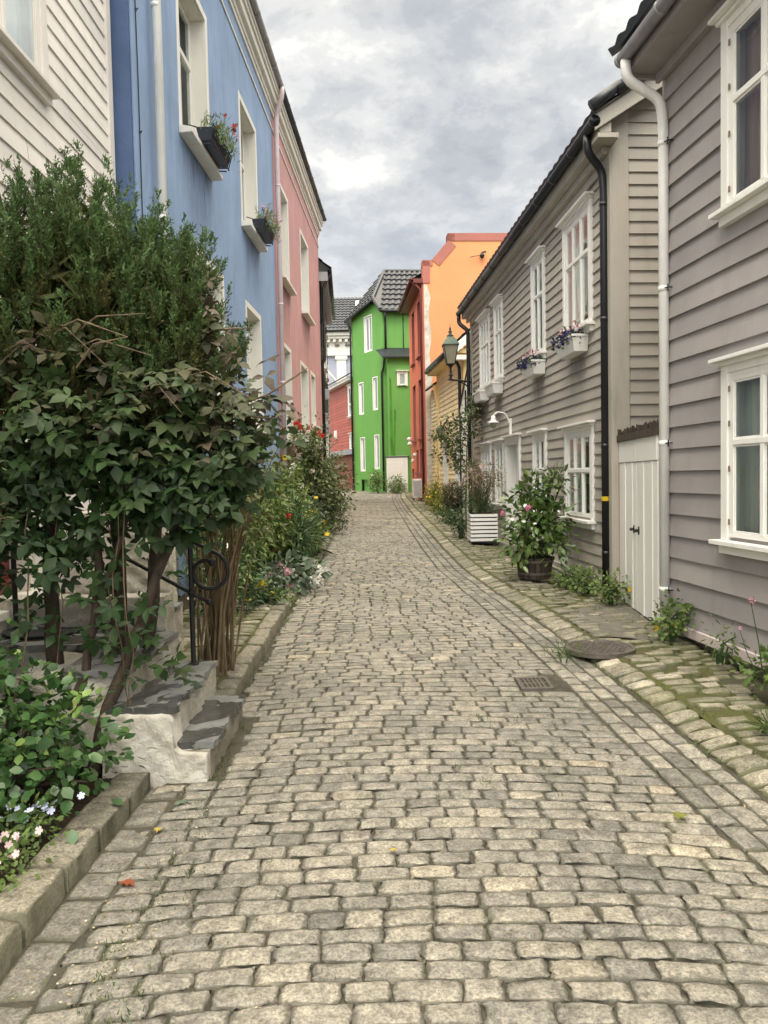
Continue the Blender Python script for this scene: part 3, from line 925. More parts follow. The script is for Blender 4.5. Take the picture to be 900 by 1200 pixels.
def sky():
    w = bpy.data.worlds.new('World')
    scene.world = w
    w.use_nodes = True
    nt = w.node_tree
    bg = nt.nodes['Background']
    bg.inputs['Strength'].default_value = 0.1
    st = nd(nt, 'ShaderNodeTexSky', sky_type='NISHITA')
    st.sun_disc = False
    st.sun_elevation = SUN_EL; st.sun_rotation = SUN_AZ
    st.air_density = 1.0; st.dust_density = 1.5
    tc = nd(nt, 'ShaderNodeTexCoord')
    sep = nd(nt, 'ShaderNodeSeparateXYZ')
    nt.links.new(tc.outputs['Generated'], sep.inputs[0])
    # cloud deck: project the direction on a flat layer
    den = nd(nt, 'ShaderNodeMath', operation='ADD'); den.inputs[1].default_value = 0.30
    mx = nd(nt, 'ShaderNodeMath', operation='MAXIMUM'); mx.inputs[1].default_value = 0.0
    nt.links.new(sep.outputs[2], mx.inputs[0]); nt.links.new(mx.outputs[0], den.inputs[0])
    dx = nd(nt, 'ShaderNodeMath', operation='DIVIDE'); dy = nd(nt, 'ShaderNodeMath', operation='DIVIDE')
    nt.links.new(sep.outputs[0], dx.inputs[0]); nt.links.new(den.outputs[0], dx.inputs[1])
    nt.links.new(sep.outputs[1], dy.inputs[0]); nt.links.new(den.outputs[0], dy.inputs[1])
    cmb = nd(nt, 'ShaderNodeCombineXYZ')
    nt.links.new(dx.outputs[0], cmb.inputs[0]); nt.links.new(dy.outputs[0], cmb.inputs[1])
    def noise(scale, detail, rough, off, dist=0.0):
        mp = nd(nt, 'ShaderNodeMapping'); mp.inputs['Location'].default_value = off
        nt.links.new(cmb.outputs[0], mp.inputs['Vector'])
        n = nd(nt, 'ShaderNodeTexNoise')
        n.inputs['Scale'].default_value = scale; n.inputs['Detail'].default_value = detail
        n.inputs['Roughness'].default_value = rough; n.inputs['Distortion'].default_value = dist
        nt.links.new(mp.outputs[0], n.inputs['Vector'])
        return n.outputs['Fac']
    a = noise(2.6, 9, 0.63, (3.1, 1.2, 0.0), 0.1)
    b = noise(9.0, 8, 0.62, (7.7, 2.2, 0.0), 0.15)
    ma = nd(nt, 'ShaderNodeMath', operation='MULTIPLY'); ma.inputs[1].default_value = 0.68
    nt.links.new(a, ma.inputs[0])
    mb_ = nd(nt, 'ShaderNodeMath', operation='MULTIPLY_ADD'); mb_.inputs[1].default_value = 0.32
    nt.links.new(b, mb_.inputs[0]); nt.links.new(ma.outputs[0], mb_.inputs[2])
    k = SKY_K
    cl = ramp(nt, mb_.outputs[0], [(0.34, tuple(k * v for v in (4.6, 4.85, 5.2))), (0.41, tuple(k * v for v in (5.4, 5.6, 5.85))), (0.46, tuple(k * v for v in (6.4, 6.5, 6.55))), (0.51, tuple(k * v for v in (7.6, 7.6, 7.5))), (0.57, tuple(k * v for v in (9.4, 9.3, 8.9)))], 'EASE')
    # paler, warmer band low down, bluish grey above it
    lowr = ramp(nt, sep.outputs[2], [(0.17, (1, 1, 1)), (0.24, (0, 0, 0))])
    c = mix(nt, lowr.outputs['Color'], cl.outputs['Color'], tuple(k * v for v in (7.6, 7.5, 7.0)))
    hb = ramp(nt, sep.outputs[2], [(0.2, (0, 0, 0)), (0.265, (0.45,) * 3), (0.36, (0, 0, 0))])
    c = mix(nt, hb.outputs['Color'], c, tuple(k * v for v in (4.7, 5.2, 6.0)))
    # thin spots let the blue sky through
    thin = ramp(nt, a, [(0.3, (0.14,) * 3), (0.6, (0.03,) * 3)])
    c = mix(nt, thin.outputs['Color'], c, st.outputs['Color'])
    # an overcast sky is several times brighter overhead and round the veiled sun than low down
    d0 = Vector((math.sin(SUN_AZ) * math.cos(SUN_EL), math.cos(SUN_AZ) * math.cos(SUN_EL), math.sin(SUN_EL)))
    dot = nd(nt, 'ShaderNodeVectorMath', operation='DOT_PRODUCT')
    nt.links.new(tc.outputs['Generated'], dot.inputs[0]); dot.inputs[1].default_value = d0
    zr = nd(nt, 'ShaderNodeMapRange'); zr.interpolation_type = 'SMOOTHSTEP'
    zr.inputs['From Min'].default_value = 0.52; zr.inputs['From Max'].default_value = 1.0
    zr.inputs['To Min'].default_value = 1.0; zr.inputs['To Max'].default_value = SKY_TOP
    nt.links.new(sep.outputs[2], zr.inputs['Value'])
    gr = nd(nt, 'ShaderNodeMapRange'); gr.interpolation_type = 'SMOOTHSTEP'
    gr.inputs['From Min'].default_value = 0.1; gr.inputs['From Max'].default_value = 1.0
    gr.inputs['To Min'].default_value = 0.0; gr.inputs['To Max'].default_value = SKY_GLOW
    nt.links.new(dot.outputs['Value'], gr.inputs['Value'])
    sm = nd(nt, 'ShaderNodeMath', operation='ADD')
    nt.links.new(zr.outputs[0], sm.inputs[0]); nt.links.new(gr.outputs[0], sm.inputs[1])
    # thick cloud overhead is cream rather than blue
    wr = ramp(nt, sep.outputs[2], [(0.5, (1, 1, 1)), (0.85, (1.1, 1.0, 0.83))])
    c = mix(nt, 1.0, c, wr.outputs['Color'], 'MULTIPLY')
    vm = nd(nt, 'ShaderNodeVectorMath', operation='SCALE')
    nt.links.new(c, vm.inputs[0]); nt.links.new(sm.outputs[0], vm.inputs['Scale'])
    nt.links.new(vm.outputs[0], bg.inputs['Color'])
    s = bpy.data.lights.new('sun', 'SUN')
    s.energy = SUN_E; s.angle = R(30); s.color = (1.0, 0.94, 0.85)
    so = bpy.data.objects.new('sun', s); COL.objects.link(so)
    so.rotation_euler = Vector(-d0).to_track_quat('-Z', 'Y').to_euler()
    vs = scene.view_settings
    vs.view_transform = 'Standard'; vs.look = 'None'; vs.exposure = EXPOSURE; vs.gamma = 1; vs.use_curve_mapping = False
    scene.cycles.max_bounces = 8; scene.cycles.diffuse_bounces = 4; scene.cycles.transparent_max_bounces = 12
    scene.cycles.use_denoising = True
    scene.cycles.sample_clamp_indirect = 6
SKY_K, SKY_TOP, SKY_GLOW, SUN_E, EXPOSURE = 1.1, 4.3, 3.0, 1.5, 0.1

# ------------------------------------------------------------------ street surface
def interp(tab, y):
    ys = [p[0] for p in tab]; xs = [p[1] for p in tab]
    return float(np.interp(y, ys, xs))
LEFT_EDGE = [(-1, -1.37), (2.36, -1.235), (3.78, -1.18), (3.8, -0.86), (4.72, -0.83), (4.74, -0.99), (9, -1.03), (12, -1.0), (16, -1.07), (21, -1.19), (28, -1.33), (33, -1.9), (36, -2.6), (40, -3.2)]
KERB_IN = [(-1, 2.0), (2.4, 1.86), (3.5, 1.74), (5.7, 1.60), (8.1, 1.40), (11, 1.12), (16, 0.96), (25, 0.76), (31, 0.70), (33, 0.75), (38, 0.9)]

def wob(x, y):
    return 0.006 * math.sin(2.1 * x + 0.7 * y) + 0.005 * math.sin(1.3 * y - 1.7 * x + 1) + 0.004 * math.sin(4.3 * y + 3.1 * x)

GRID = {3: [0, .5, 1], 4: [0, .09, .91, 1], 5: [0, .07, .5, .93, 1], 6: [0, .06, .3, .7, .94, 1], 7: [0, .05, .2, .5, .8, .95, 1], 8: [0, .04, .13, .36, .64, .87, .96, 1], 9: list(np.linspace(0, 1, 9)), 14: [0, .02, .06, .14, .24, .34, .44, .54, .64, .74, .84, .93, .98, 1]}

def sstep(a, b, x):
    t = min(1, max(0, (x - a) / (b - a))); return t * t * (3 - 2 * t)
def pv(x, y):
    """height of the right-hand pavement over the street plane: level with the kerb, falling towards the houses"""
    s = sstep(0.15, 0.75, x - interp(KERB_IN, y) - 0.19)
    return 0.056 - 0.052 * s - 0.065 * s * sstep(6.7, 5.3, y) if y < 6.7 else 0.056 - 0.052 * s

class Setts:
    def __init__(s):
        s.v = []; s.r = []; s.e = []; s.q = []; s.n = 0
    def stone(s, c, n, rnd, z, dome=0.012, skirt=0.03, tiltx=0.0, tilty=0.0, rough=0.004, jag=0.05):
        """c: four plan corners (near-left, near-right, far-right, far-left); z(x, y) = height of the top"""
        t = np.array(GRID[n])
        U, V = np.meshgrid(t, t)
        c = np.array(c)
        # bowed, chipped outline
        X = (1 - U) * (1 - V) * c[0, 0] + U * (1 - V) * c[1, 0] + U * V * c[2, 0] + (1 - U) * V * c[3, 0]
        Y = (1 - U) * (1 - V) * c[0, 1] + U * (1 - V) * c[1, 1] + U * V * c[2, 1] + (1 - U) * V * c[3, 1]
        cx, cy = X.mean(), Y.mean()
        eu = np.abs(2 * U - 1); ev = np.abs(2 * V - 1)
        cor = (eu * ev) ** 4
        X = X + (cx - X) * 0.04 * cor; Y = Y + (cy - Y) * 0.04 * cor
        edge = np.maximum(eu, ev)
        if n >= 5:
            j = jag * (edge > 0.9)
            w = abs(c[1, 0] - c[0, 0]) + 1e-6; d = abs(c[3, 1] - c[0, 1]) + 1e-6
            m = min(w, d)
            X = X + rng.normal(size=X.shape) * m * j; Y = Y + rng.normal(size=Y.shape) * m * j
        ph = rng.random(4) * 6.28
        lump = np.sin(2.3 * U * 2 + ph[0]) * np.sin(2.1 * V * 2 + ph[1]) + 0.6 * np.sin(5 * U + ph[2]) * np.sin(4 * V + ph[3])
        Z = -dome * (0.35 * (eu ** 2.5 + ev ** 2.5) + 0.65 * np.maximum(eu, ev) ** 6) + rough * 0.6 * lump + rough * 0.45 * rng.normal(size=X.shape) * (edge < 0.9)
        Z = Z + tiltx * (U - .5) + tilty * (V - .5) + z(cx, cy) + 0.0
        # slope of the street within the stone
        Z = Z + 0.025 * (Y - cy)
        top = np.stack([X, Y, Z], -1).reshape(-1, 3)
        ring = list(range(n)) + [n * (i + 1) - 1 for i in range(1, n)] + [n * n - 2 - i for i in range(n - 1)] + [n * (n - 2 - i) for i in range(n - 2)]
        sk = top[ring].copy(); sk[:, 2] -= skirt
        o = s.n
        f = []
        for a in range(n - 1):
            for b in range(n - 1):
                i = a * n + b
                f.append((o + i, o + i + 1, o + i + n + 1, o + i + n))
        m = len(ring)
        for i in range(m):
            i2 = (i + 1) % m
            f.append((o + ring[i2], o + ring[i], o + n * n + i, o + n * n + i2))
        s.v.append(top); s.v.append(sk)
        s.e.append(np.clip((edge.reshape(-1) - 0.8) / 0.2, 0, 1)); s.e.append(np.ones(m))
        s.r.append(np.full(n * n + m, rnd)); s.q.append(np.array(f)); s.n += n * n + m
    def build(s, name, mat):
        return build_np(name, np.concatenate(s.v), [np.concatenate(s.q)], np.concatenate(s.r), mat, None, True, None, {'edge': np.concatenate(s.e)})

def sheet(name, fx0, fx1, ys, dz, mat, nx=6, wobble=True):
    mb = MB(); vs = []
    for y in ys:
        a, b = fx0(y), fx1(y)
        for k in range(nx + 1):
            x = a + (b - a) * k / nx
            vs.append((x, y, gz(x, y) + (dz(x, y) if callable(dz) else dz) + (wob(x, y) if wobble else 0)))
    fs = [(i * (nx + 1) + k, i * (nx + 1) + k + 1, (i + 1) * (nx + 1) + k + 1, (i + 1) * (nx + 1) + k) for i in range(len(ys) - 1) for k in range(nx)]
    mb.add(vs, fs)
    return struct(build(name, mb, mat, smooth=True))

GRATE = (0.92, 1.15, 5.22, 5.50)
def street():
    # one great sheet of earth under everything, out to the horizon
    mb = MB()
    xs = [-600, -60, -12, -6, 6, 12, 60, 600]; ys = [-300, -30, -8, 0, 10, 20, 30, 40, 60, 100, 900]
    vs = [(x, y, gz(x, y) - 0.06) for y in ys for x in xs]
    n = len(xs)
    mb.add(vs, [(i * n + k, i * n + k + 1, (i + 1) * n + k + 1, (i + 1) * n + k) for i in range(len(ys) - 1) for k in range(n - 1)])
    struct(build('ground', mb, 'earth'))
    yl = [y * 0.5 for y in range(-3, 86)]
    sheet('road_bed', lambda y: interp(LEFT_EDGE, y) - 0.12, lambda y: interp(KERB_IN, y) + 0.08, yl, -0.015, 'joint', 10)
    S = Setts()
    z = lambda x, y: gz(x, y) + wob(x, y)
    y = 1.35
    G = 0.38    # width of the lengthwise gutter courses along the right-hand kerb
    while y < 39:
        d = (0.095 if y < 4.5 else 0.102 if y < 8 else 0.108) * random.uniform(0.9, 1.1)
        bow = lambda x: -0.07 * (x - 0.15) ** 2 + 0.008 * math.sin(3.1 * x + y * 1.7)
        jn = 0.008 if y < 5 else 0.0055
        n = 8 if y < 4.3 else 6 if y < 7.5 else 5 if y < 13 else 4
        x = interp(LEFT_EDGE, y) + random.uniform(-0.02, 0.03) + (0.165 if y < 3.7 else 0.015)
        while True:
            xr = interp(KERB_IN, y + bow(x)) - G
            if x > xr - 0.06: break
            w = random.choice([random.uniform(0.12, 0.19), random.uniform(0.145, 0.185), random.uniform(0.155, 0.215)])
            if xr - (x + w) < 0.09: w = max(0.08, xr - x)
            x1 = x + w
            ga = GRATE
            ym = y + d / 2 + bow(x + w / 2)
            if not (ga[0] - 0.045 < x + w / 2 < ga[1] + 0.045 and ga[2] - 0.035 < ym < ga[3] + 0.035):
                jx = lambda: random.uniform(-0.0042, 0.0042)
                g = jn / 2
                c = [(x + g + jx(), y + g + bow(x) + jx()), (x1 - g + jx(), y + g + bow(x1) + jx()), (x1 - g + jx(), y + d - g + bow(x1) + jx()), (x + g + jx(), y + d - g + bow(x) + jx())]
                edge_dark = (x < interp(LEFT_EDGE, y) + 0.42) and y < 3.7
                rnd = min(1, max(0, random.gauss(.5, .2)))
                if edge_dark: rnd *= 0.6
                S.stone(c, n, rnd, z, 0.0055, 0.03, random.uniform(-.005, .005), random.uniform(-.004, .004), 0.003)
            x = x1
        y += d
    struct(S.build('road', 'setts'))
    # gutter: three courses laid lengthwise
    S = Setts()
    for k in range(3):
        y = 1.3 + 0.1 * random.random()
        while y < 34:
            L = random.uniform(0.15, 0.24)
            f = lambda yy, q: interp(KERB_IN, yy) - G + 0.012 + (G - 0.03) * q / 3
            n = 8 if y < 4.3 else 6 if y < 7.5 else 5 if y < 13 else 4
            g = 0.005; j = lambda: random.uniform(-.005, .005)
            c = [(f(y, k) + g + j(), y + g + j()), (f(y, k + 1) - g + j(), y + g + j()), (f(y + L, k + 1) - g + j(), y + L - g + j()), (f(y + L, k) + g + j(), y + L - g + j())]
            dip = (0.0, -0.004, -0.001)[k]
            S.stone(c, n, random.random() * (1.15 if y < 7 else 0.9), lambda a, b: z(a, b) + dip, 0.0065, 0.03, random.uniform(-.004, .004), random.uniform(-.004, .004), 0.003, 0.03)
            y += L
    # and one course of broad dark slabs along the left-hand kerb
    y = 1.0
    while y < 3.72:
        L = random.uniform(0.16, 0.30)
        if 3.74 - (y + L) < 0.1: L = 3.74 - y
        j = lambda: random.uniform(-.012, .012)
        c = [(interp(LEFT_EDGE, y) + .004, y + .006), (interp(LEFT_EDGE, y) + .155 + j(), y + .006), (interp(LEFT_EDGE, y + L) + .155 + j(), y + L - .006), (interp(LEFT_EDGE, y + L) + .004, y + L - .006)]
        S.stone(c, 8, random.random() * .25, lambda p, q: z(p, q) - .006, 0.006, 0.03, random.uniform(-.004, .012), random.uniform(-.006, .006), 0.004, 0.02)
        y += L
    struct(S.build('gutter', 'gutter_setts'))
    # right-hand kerb: a row of setts on edge, leaning towards the road
    S = Setts(); y = 1.4
    while y < 34:
        L = random.uniform(0.125, 0.185)
        a, b = interp(KERB_IN, y), interp(KERB_IN, y + L)
        n = 8 if y < 4.6 else 6 if y < 8 else 4
        j = lambda: random.uniform(-.008, .008); g = 0.008
        hgt = 0.032 + random.uniform(-.006, .008)
        c = [(a + g + j(), y + g + j()), (a + 0.19 + j(), y + g + j()), (b + 0.19 + j(), y + L - g + j()), (b + g + j(), y + L - g + j())]
        S.stone(c, n, random.uniform(0.25, 1), lambda p, q: z(p, q) + hgt, 0.02, 0.07, 0.045, random.uniform(-.008, .008), 0.004)
        y += L
    struct(S.build('kerb', 'pave_setts'))
    # right-hand pavement: mossy cobbles
    wall = lambda y: (2.55 + 0.1 * (6.85 - y) + 0.03 if y < 7.3 else 2.95)
    sheet('pavement_bed', lambda y: interp(KERB_IN, y) + 0.17, lambda y: wall(y) + 0.5, [q * 0.5 for q in range(-3, 70)], lambda x, y: pv(x, y) - 0.02, 'mossjoint', 12)
    S = Setts(); y = 1.6
    while y < 33:
        d = random.uniform(0.095, 0.13) if y < 8 else random.uniform(0.11, 0.15)
        x = interp(KERB_IN, y) + 0.20
        xe = wall(y) - 0.03 if y < 7.2 else (2.56 - 0.055 * (y - 8.5) - 0.02 if y < 17.6 else 2.2)
        n = 7 if y < 5.2 else 5 if y < 9 else 4
        sl = 0.14 if y < 8 else 0.0
        while x < xe - 0.07:
            w = random.uniform(0.15, 0.27) if y < 8 else random.uniform(0.13, 0.22)
            if xe - (x + w) < 0.08: w = xe - x
            g = random.uniform(0.008, 0.016); j = lambda: random.uniform(-.011, .011)
            ox = lambda q: sl * (q - interp(KERB_IN, y) - 0.2)
            mcx, mcy = x + w / 2, y + d / 2
            inside = ((mcx - 1.70) / 0.30) ** 2 + ((mcy - 6.08) / 0.30) ** 2 < 1
            if not inside and random.random() > 0.04:
                sink = random.uniform(-0.012, 0.006)
                c = [(x + g + j(), y + g + ox(x) + j()), (x + w - g + j(), y + g + ox(x + w) + j()), (x + w - g + j(), y + d - g + ox(x + w) + j()), (x + g + j(), y + d - g + ox(x) + j())]
                S.stone(c, n, random.random() ** 1.3, lambda p, q: z(p, q) + pv(p, q) + sink, 0.009, 0.03, random.uniform(-.01, .01), random.uniform(-.008, .008), 0.004, 0.06)
            x += w
        y += d
    struct(S.build('pavement', 'pave_setts'))
    # left-hand kerb of the near flower bed: heavy cut stones
    S = Setts(); y = 0.9
    while y < 3.74:
        L = random.uniform(0.26, 0.36)
        if 3.76 - (y + L) < 0.2: L = 3.76 - y
        j = lambda: random.uniform(-.006, .006)
        top = 0.104 + random.uniform(-.008, .008) - 0.042 * sstep(2.7, 3.7, y); ka, kb = interp(LEFT_EDGE, y), interp(LEFT_EDGE, y + L - .02)
        c = [(ka - .165 + j(), y + .005), (ka + j(), y + .005), (kb + j(), y + L - .005), (kb - .165 + j(), y + L - .005)]
        S.stone(c, 14, random.random(), lambda p, q: gz(p, q) + top, 0.010, 0.2, random.uniform(-.008, .004), random.uniform(-.008, .008), 0.006, 0.016)
        y += L
    # kerb beyond the steps
    y = 4.76
    while y < 30:
        L = random.uniform(0.24, 0.36)
        top = (0.10 if y < 8.6 else 0.045) + random.uniform(-.01, .01)
        j = lambda: random.uniform(-.008, .008)
        x0, x1 = interp(LEFT_EDGE, y + .05), interp(LEFT_EDGE, y + L)
        c = [(x0 - 0.16 + j(), y + .006), (x0 - .01 + j(), y + .006), (x1 - .01 + j(), y + L - .006), (x1 - 0.16 + j(), y + L - .006)]
        S.stone(c, 9 if y < 8 else 5, random.random(), lambda p, q: gz(p, q) + top, 0.018, 0.16, random.uniform(-.012, .012), random.uniform(-.012, .012), 0.005, 0.03)
        y += L
    struct(S.build('flowerbed_kerb', 'kerbstone'))
    # narrow paving behind that kerb
    S = Setts(); y = 4.8
    while y < 8.4:
        d = random.uniform(0.13, 0.2); x = -1.165
        while x > -1.85:
            w = random.uniform(0.18, 0.28)
            j = lambda: random.uniform(-.01, .01)
            c = [(x - w + .008 + j(), y + .008 + j()), (x - .008 + j(), y + .008 + j()), (x - .008 + j(), y + d - .008 + j()), (x - w + .008 + j(), y + d - .008 + j())]
            S.stone(c, 6, random.random(), lambda p, q: gz(p, q) + 0.105, 0.014, 0.04, random.uniform(-.012, .012), random.uniform(-.012, .012), 0.005)
            x -= w
        y += d
    struct(S.build('footpath', 'pave_setts'))
    sheet('footpath_bed', lambda y: -2.0, lambda y: -1.12, [4.76 + 0.2 * q for q in range(20)], 0.082, 'mossjoint', 5)
    sheet('flowerbed_soil', lambda y: -2.62, lambda y: interp(LEFT_EDGE, y) - .15, [0.5 + 0.12 * q for q in range(28)], lambda x, y: .075 - .03 * sstep(2.8, 3.7, y), 'soil', 12)
    sheet('border_soil', lambda y: -2.7, lambda y: interp(LEFT_EDGE, y) - 0.12, [7.6 + 0.4 * q for q in range(57)], 0.05, 'soil', 6)
    # worn concrete apron at the white gate
    sheet('apron', lambda y: 1.72 + 0.42 * max(0, (6.9 - y) / 0.6) ** 2 * 0.3 + max(0, y - 7.3) * 0.6, lambda y: 2.72, [6.42 + 0.1 * q for q in range(17)], lambda x, y: pv(x, y) - 0.005, 'apron', 8)
# ------------------------------------------------------------------ houses
def shell(mb, W, u0, u1, z0, z1, depth, front_clear=0.02, near=True, far=True):
    """back and end walls so that rooms behind the windows are closed and dark"""
    a, b = W.P(u0, z0, -front_clear), W.P(u1, z0, -front_clear)
    c, d = W.P(u1, z0, -depth), W.P(u0, z0, -depth)
    up = lambda p: (p[0], p[1], z1)
    mb.add([c, d, up(d), up(c)], [(0, 1, 2, 3)])
    if near: mb.add([d, a, up(a), up(d)], [(0, 1, 2, 3)])
    if far: mb.add([b, c, up(c), up(b)], [(0, 1, 2, 3)])
    mb.add([up(a), up(b), up(c), up(d)], [(0, 1, 2, 3)])

def gable_roof(parent, W, u0, u1, eave_n, eave_z, half, rise, mat='tile', tile_u=0.24, tile_v=0.34, name='roof', amp=0.03):
    mb = MB()
    nu = max(4, int((u1 - u0) / tile_u)); nv = max(4, int(math.hypot(half, rise) / tile_v))
    tile_sheet(mb, W.P(u0, eave_z, eave_n), W.P(u1, eave_z, eave_n), W.P(u1, eave_z + rise, eave_n - half), W.P(u0, eave_z + rise, eave_n - half), nu, nv, amp)
    mb.add([W.P(u0, eave_z + rise, eave_n - half), W.P(u1, eave_z + rise, eave_n - half), W.P(u1, eave_z, eave_n - 2 * half), W.P(u0, eave_z, eave_n - 2 * half)], [(0, 1, 2, 3)])
    return build(name, mb, mat, parent, smooth=False)

def taupe_house():
    W = Wall((2.56, 8.5), (2.56 - 0.55, 18.5), -1)
    L = 9.0
    t = thing('timber_house', 'long taupe clapboard house with white windows and four window boxes under a dark gutter', 'house', W.P(0, gz(0, 8.5), 0))
    # openings (u0, u1, z0, z1) inside their casings
    up = [(0.71, 1.71, 3.40, 4.77, (1, 1, 1), (1.75, 1)), (2.80, 3.41, 3.40, 4.77, (1, 1), (1.75, 1)), (5.70, 6.30, 3.42, 4.77, (1, 1), (1.75, 1)), (6.92, 7.82, 3.42, 4.77, (1, 1, 1), (1.75, 1))]
    lo = [(0.71, 1.71, 1.05, 2.12, (1, 1, 1), (1.25, 1)), (2.80, 3.42, 1.06, 2.16, (1, 1), (1.25, 1)), (5.74, 6.36, 1.08, 2.16, (1, 1), (1.25, 1)), (6.94, 7.86, 1.08, 2.16, (1, 1, 1), (1.25, 1))]
    door = (4.45, 5.40, 0.42, 2.16)
    ops = [q[:4] for q in up + lo] + [door]
    mb = MB()
    clapboard(mb, W, 0.0, L, 0.37, 5.08, 0.132, ops)
    build('street_cladding', mb, 'taupe', t)
    # end wall towards the camera, clad as well
    E = Wall((2.56, 8.5), (2.56 + 4.6, 8.5 + 0.25), 1)
    mb = MB()
    top = lambda z: max(0.16, (z - 5.5) / 0.625)
    clapboard(mb, E, 0.16, 4.6, 0.37, 7.4, 0.132, (), lambda a, b: (top((a + b) / 2), 4.6))
    build('end_cladding', mb, 'taupe', t)
    mb = MB(); shell(mb, W, 0.01, L, 0.1, 5.2, 6.0, near=False)
    build('back_wall', mb, 'taupe', t)
    mb = MB()
    W.box(mb, -0.03, 0.15, 0.34, 5.1, 0.0, 0.045); build('corner_board', mb, 'taupe_trim', t, bevel=0.004)
    mb = MB(); E.box(mb, -0.028, 0.16, 0.33, 5.5, 0.0, 0.04); build('corner_board', mb, 'taupe_trim', t, bevel=0.004)
    mb = MB(); W.box(mb, L - 0.14, L + 0.02, 0.34, 5.1, 0.0, 0.04); build('corner_board', mb, 'taupe_trim', t, bevel=0.004)
    mb = MB()
    W.box(mb, 0.15, L - 0.14, 0.30, 0.37, 0.0, 0.055)
    build('base_board', mb, 'taupe_trim', t, bevel=0.004)
    mb = MB(); W.box(mb, 0.0, L, 4.95, 5.14, 0.026, 0.05)
    build('frieze_board', mb, 'taupe_trim', t, bevel=0.004)
    mb = MB()
    W.box(mb, -0.19, L + 0.15, 5.14, 5.20, 0.0, 0.21); W.box(mb, -0.19, L + 0.15, 5.20, 5.34, 0.08, 0.21)
    W.box(mb, -0.0, L + 0.15, 5.05, 5.14, 0.05, 0.11)
    build('eaves_board', mb, 'taupe_trim', t, bevel=0.006)
    mb = MB()
    W.box(mb, 0.02, L, -0.1, 0.30, -0.3, -0.04)
    build('foundation', mb, 'concrete', t)
    mb = MB(); W.box(mb, 0.05, L - 0.1, 0.25, 0.28, 0.03, 0.06)
    mb.tube([W.P(0.02, 0.24, 0.06), W.P(2.6, 0.30, 0.06)], 0.016, 8)
    build('conduit', mb, 'taupe_trim', t)
    # barge board on the end gable
    mb = MB()
    s0, s1 = Vector(E.P(-0.27, 5.205, 0.0)), Vector(E.P(3.9, 7.81, 0.0))
    off = Vector((E.n.x, E.n.y, 0)) * 0.2
    dz = Vector((0, 0, 0.2))
    for (o, th) in ((off, 0.035),):
        d3 = Vector((E.n.x, E.n.y, 0)) * th
        mb.hexa([s0 + o, s1 + o, s1 + o + d3, s0 + o + d3, s0 + o + dz, s1 + o + dz, s1 + o + dz + d3, s0 + o + dz + d3])
    # soffit of the overhang and the boxed end of the eaves
    mb.hexa([s0 + dz * .6, s1 + dz * .6, s1 + off + dz * .6, s0 + off + dz * .6, s0 + dz * .8, s1 + dz * .8, s1 + off + dz * .8, s0 + off + dz * .8])
    E.box(mb, -0.24, -0.03, 5.13, 5.18, 0.02, 0.232)
    build('barge_board', mb, 'taupe_trim', t, bevel=0.004)
    gable_roof(t, W, -0.27, L + 0.15, 0.29, 5.38, 3.5, 2.25, amp=0.014)
    mb = MB()
    # verge tiles: chunky edge courses seen from below
    n = 13
    for i in range(n):
        a = Vector(W.P(-0.30, 5.39 + 2.25 * i / n, 0.33 - 3.5 * i / n)); b = Vector(W.P(-0.30, 5.39 + 2.25 * (i + 1.12) / n, 0.33 - 3.5 * (i + 1.12) / n))
        k = Vector((0, 0, 0.05))
        mb.tube([a + k * 0.6, b + k * 1.1], [0.062, 0.055], 8)
    build('verge_tile', mb, 'tile', t, smooth=True)
    mb = MB(); gutter(mb, W.P(-0.24, 5.30, 0.275), W.P(L + 0.17, 5.27, 0.275), 0.055, 0.75)
    build('gutter', mb, 'black', t, smooth=True)
    mb = MB()
    downpipe(mb, [W.P(0.02, 5.25, 0.275), W.P(0.02, 5.08, 0.275), W.P(0.10, 4.92, 0.09), W.P(0.10, 4.7, 0.07), W.P(0.10, gz(0, 8.5) + 0.02, 0.07)], 0.044,
             [W.P(0.10, q, 0.07) for q in (4.55, 3.3, 1.9, 0.7)])
    dp = build('downpipe', mb, 'black', t, smooth=True)
    mb = MB(); mb.add([W.P(0.10 + .0455 * math.sin(a), z_, 0.07 + .0455 * math.cos(a)) for z_ in (1.285, 1.335) for a in (-2.0, -1.5, -1.0, -.5, 0, .4)], [(i, i + 1, i + 7, i + 6) for i in range(5)])
    build('sticker', mb, 'yellowf', dp)
    mb = MB()
    downpipe(mb, [W.P(L + 0.13, 5.22, 0.275), W.P(L + 0.13, 5.05, 0.275), W.P(L - 0.05, 4.85, 0.10), W.P(L - 0.05, 4.6, 0.10), W.P(L - 0.05, gz(0, 17.4) + 0.05, 0.10)], 0.046,
             [W.P(L - 0.05, q, 0.10) for q in (4.4, 3.2, 1.6)])
    build('downpipe', mb, 'black', t, smooth=True)
    for q in up: timber_window(t, W, *q[:4], q[4], q[5], cmat='curtain', curtain='both')
    for q in lo: timber_window(t, W, *q[:4], q[4], q[5], curtain='both')
    for a_, b_ in ((.85, 1.6), (2.75, 3.5), (5.7, 6.45), (7.0, 7.8)): stain_shade(t, W, a_, b_, 3.05, .75, .030, .55)  # stains, with the shade below the window boxes painted into the same marks
    # door: white leaf deep in a white case
    fr = MB(); u0, u1, z0, z1 = door
    W.box(fr, u0 - .10, u0, z0, z1 + .1, 0, .05); W.box(fr, u1, u1 + .10, z0, z1 + .1, 0, .05); W.box(fr, u0, u1, z1, z1 + .1, 0, .047)
    W.box(fr, u0 - .15, u1 + .15, z1 + .1, z1 + .13, 0, .12)
    W.box(fr, u0, u0 + .035, z0, z1, -.17, .04); W.box(fr, u1 - .035, u1, z0, z1, -.17, .04); W.box(fr, u0 + .035, u1 - .035, z1 - .035, z1, -.17, .04)
    dr = build('door', fr, 'white', t, bevel=0.003)
    mb = MB(); W.box(mb, u0 + .036, u1 - .036, z0 + .02, z1 - .036, -.16, -.12)
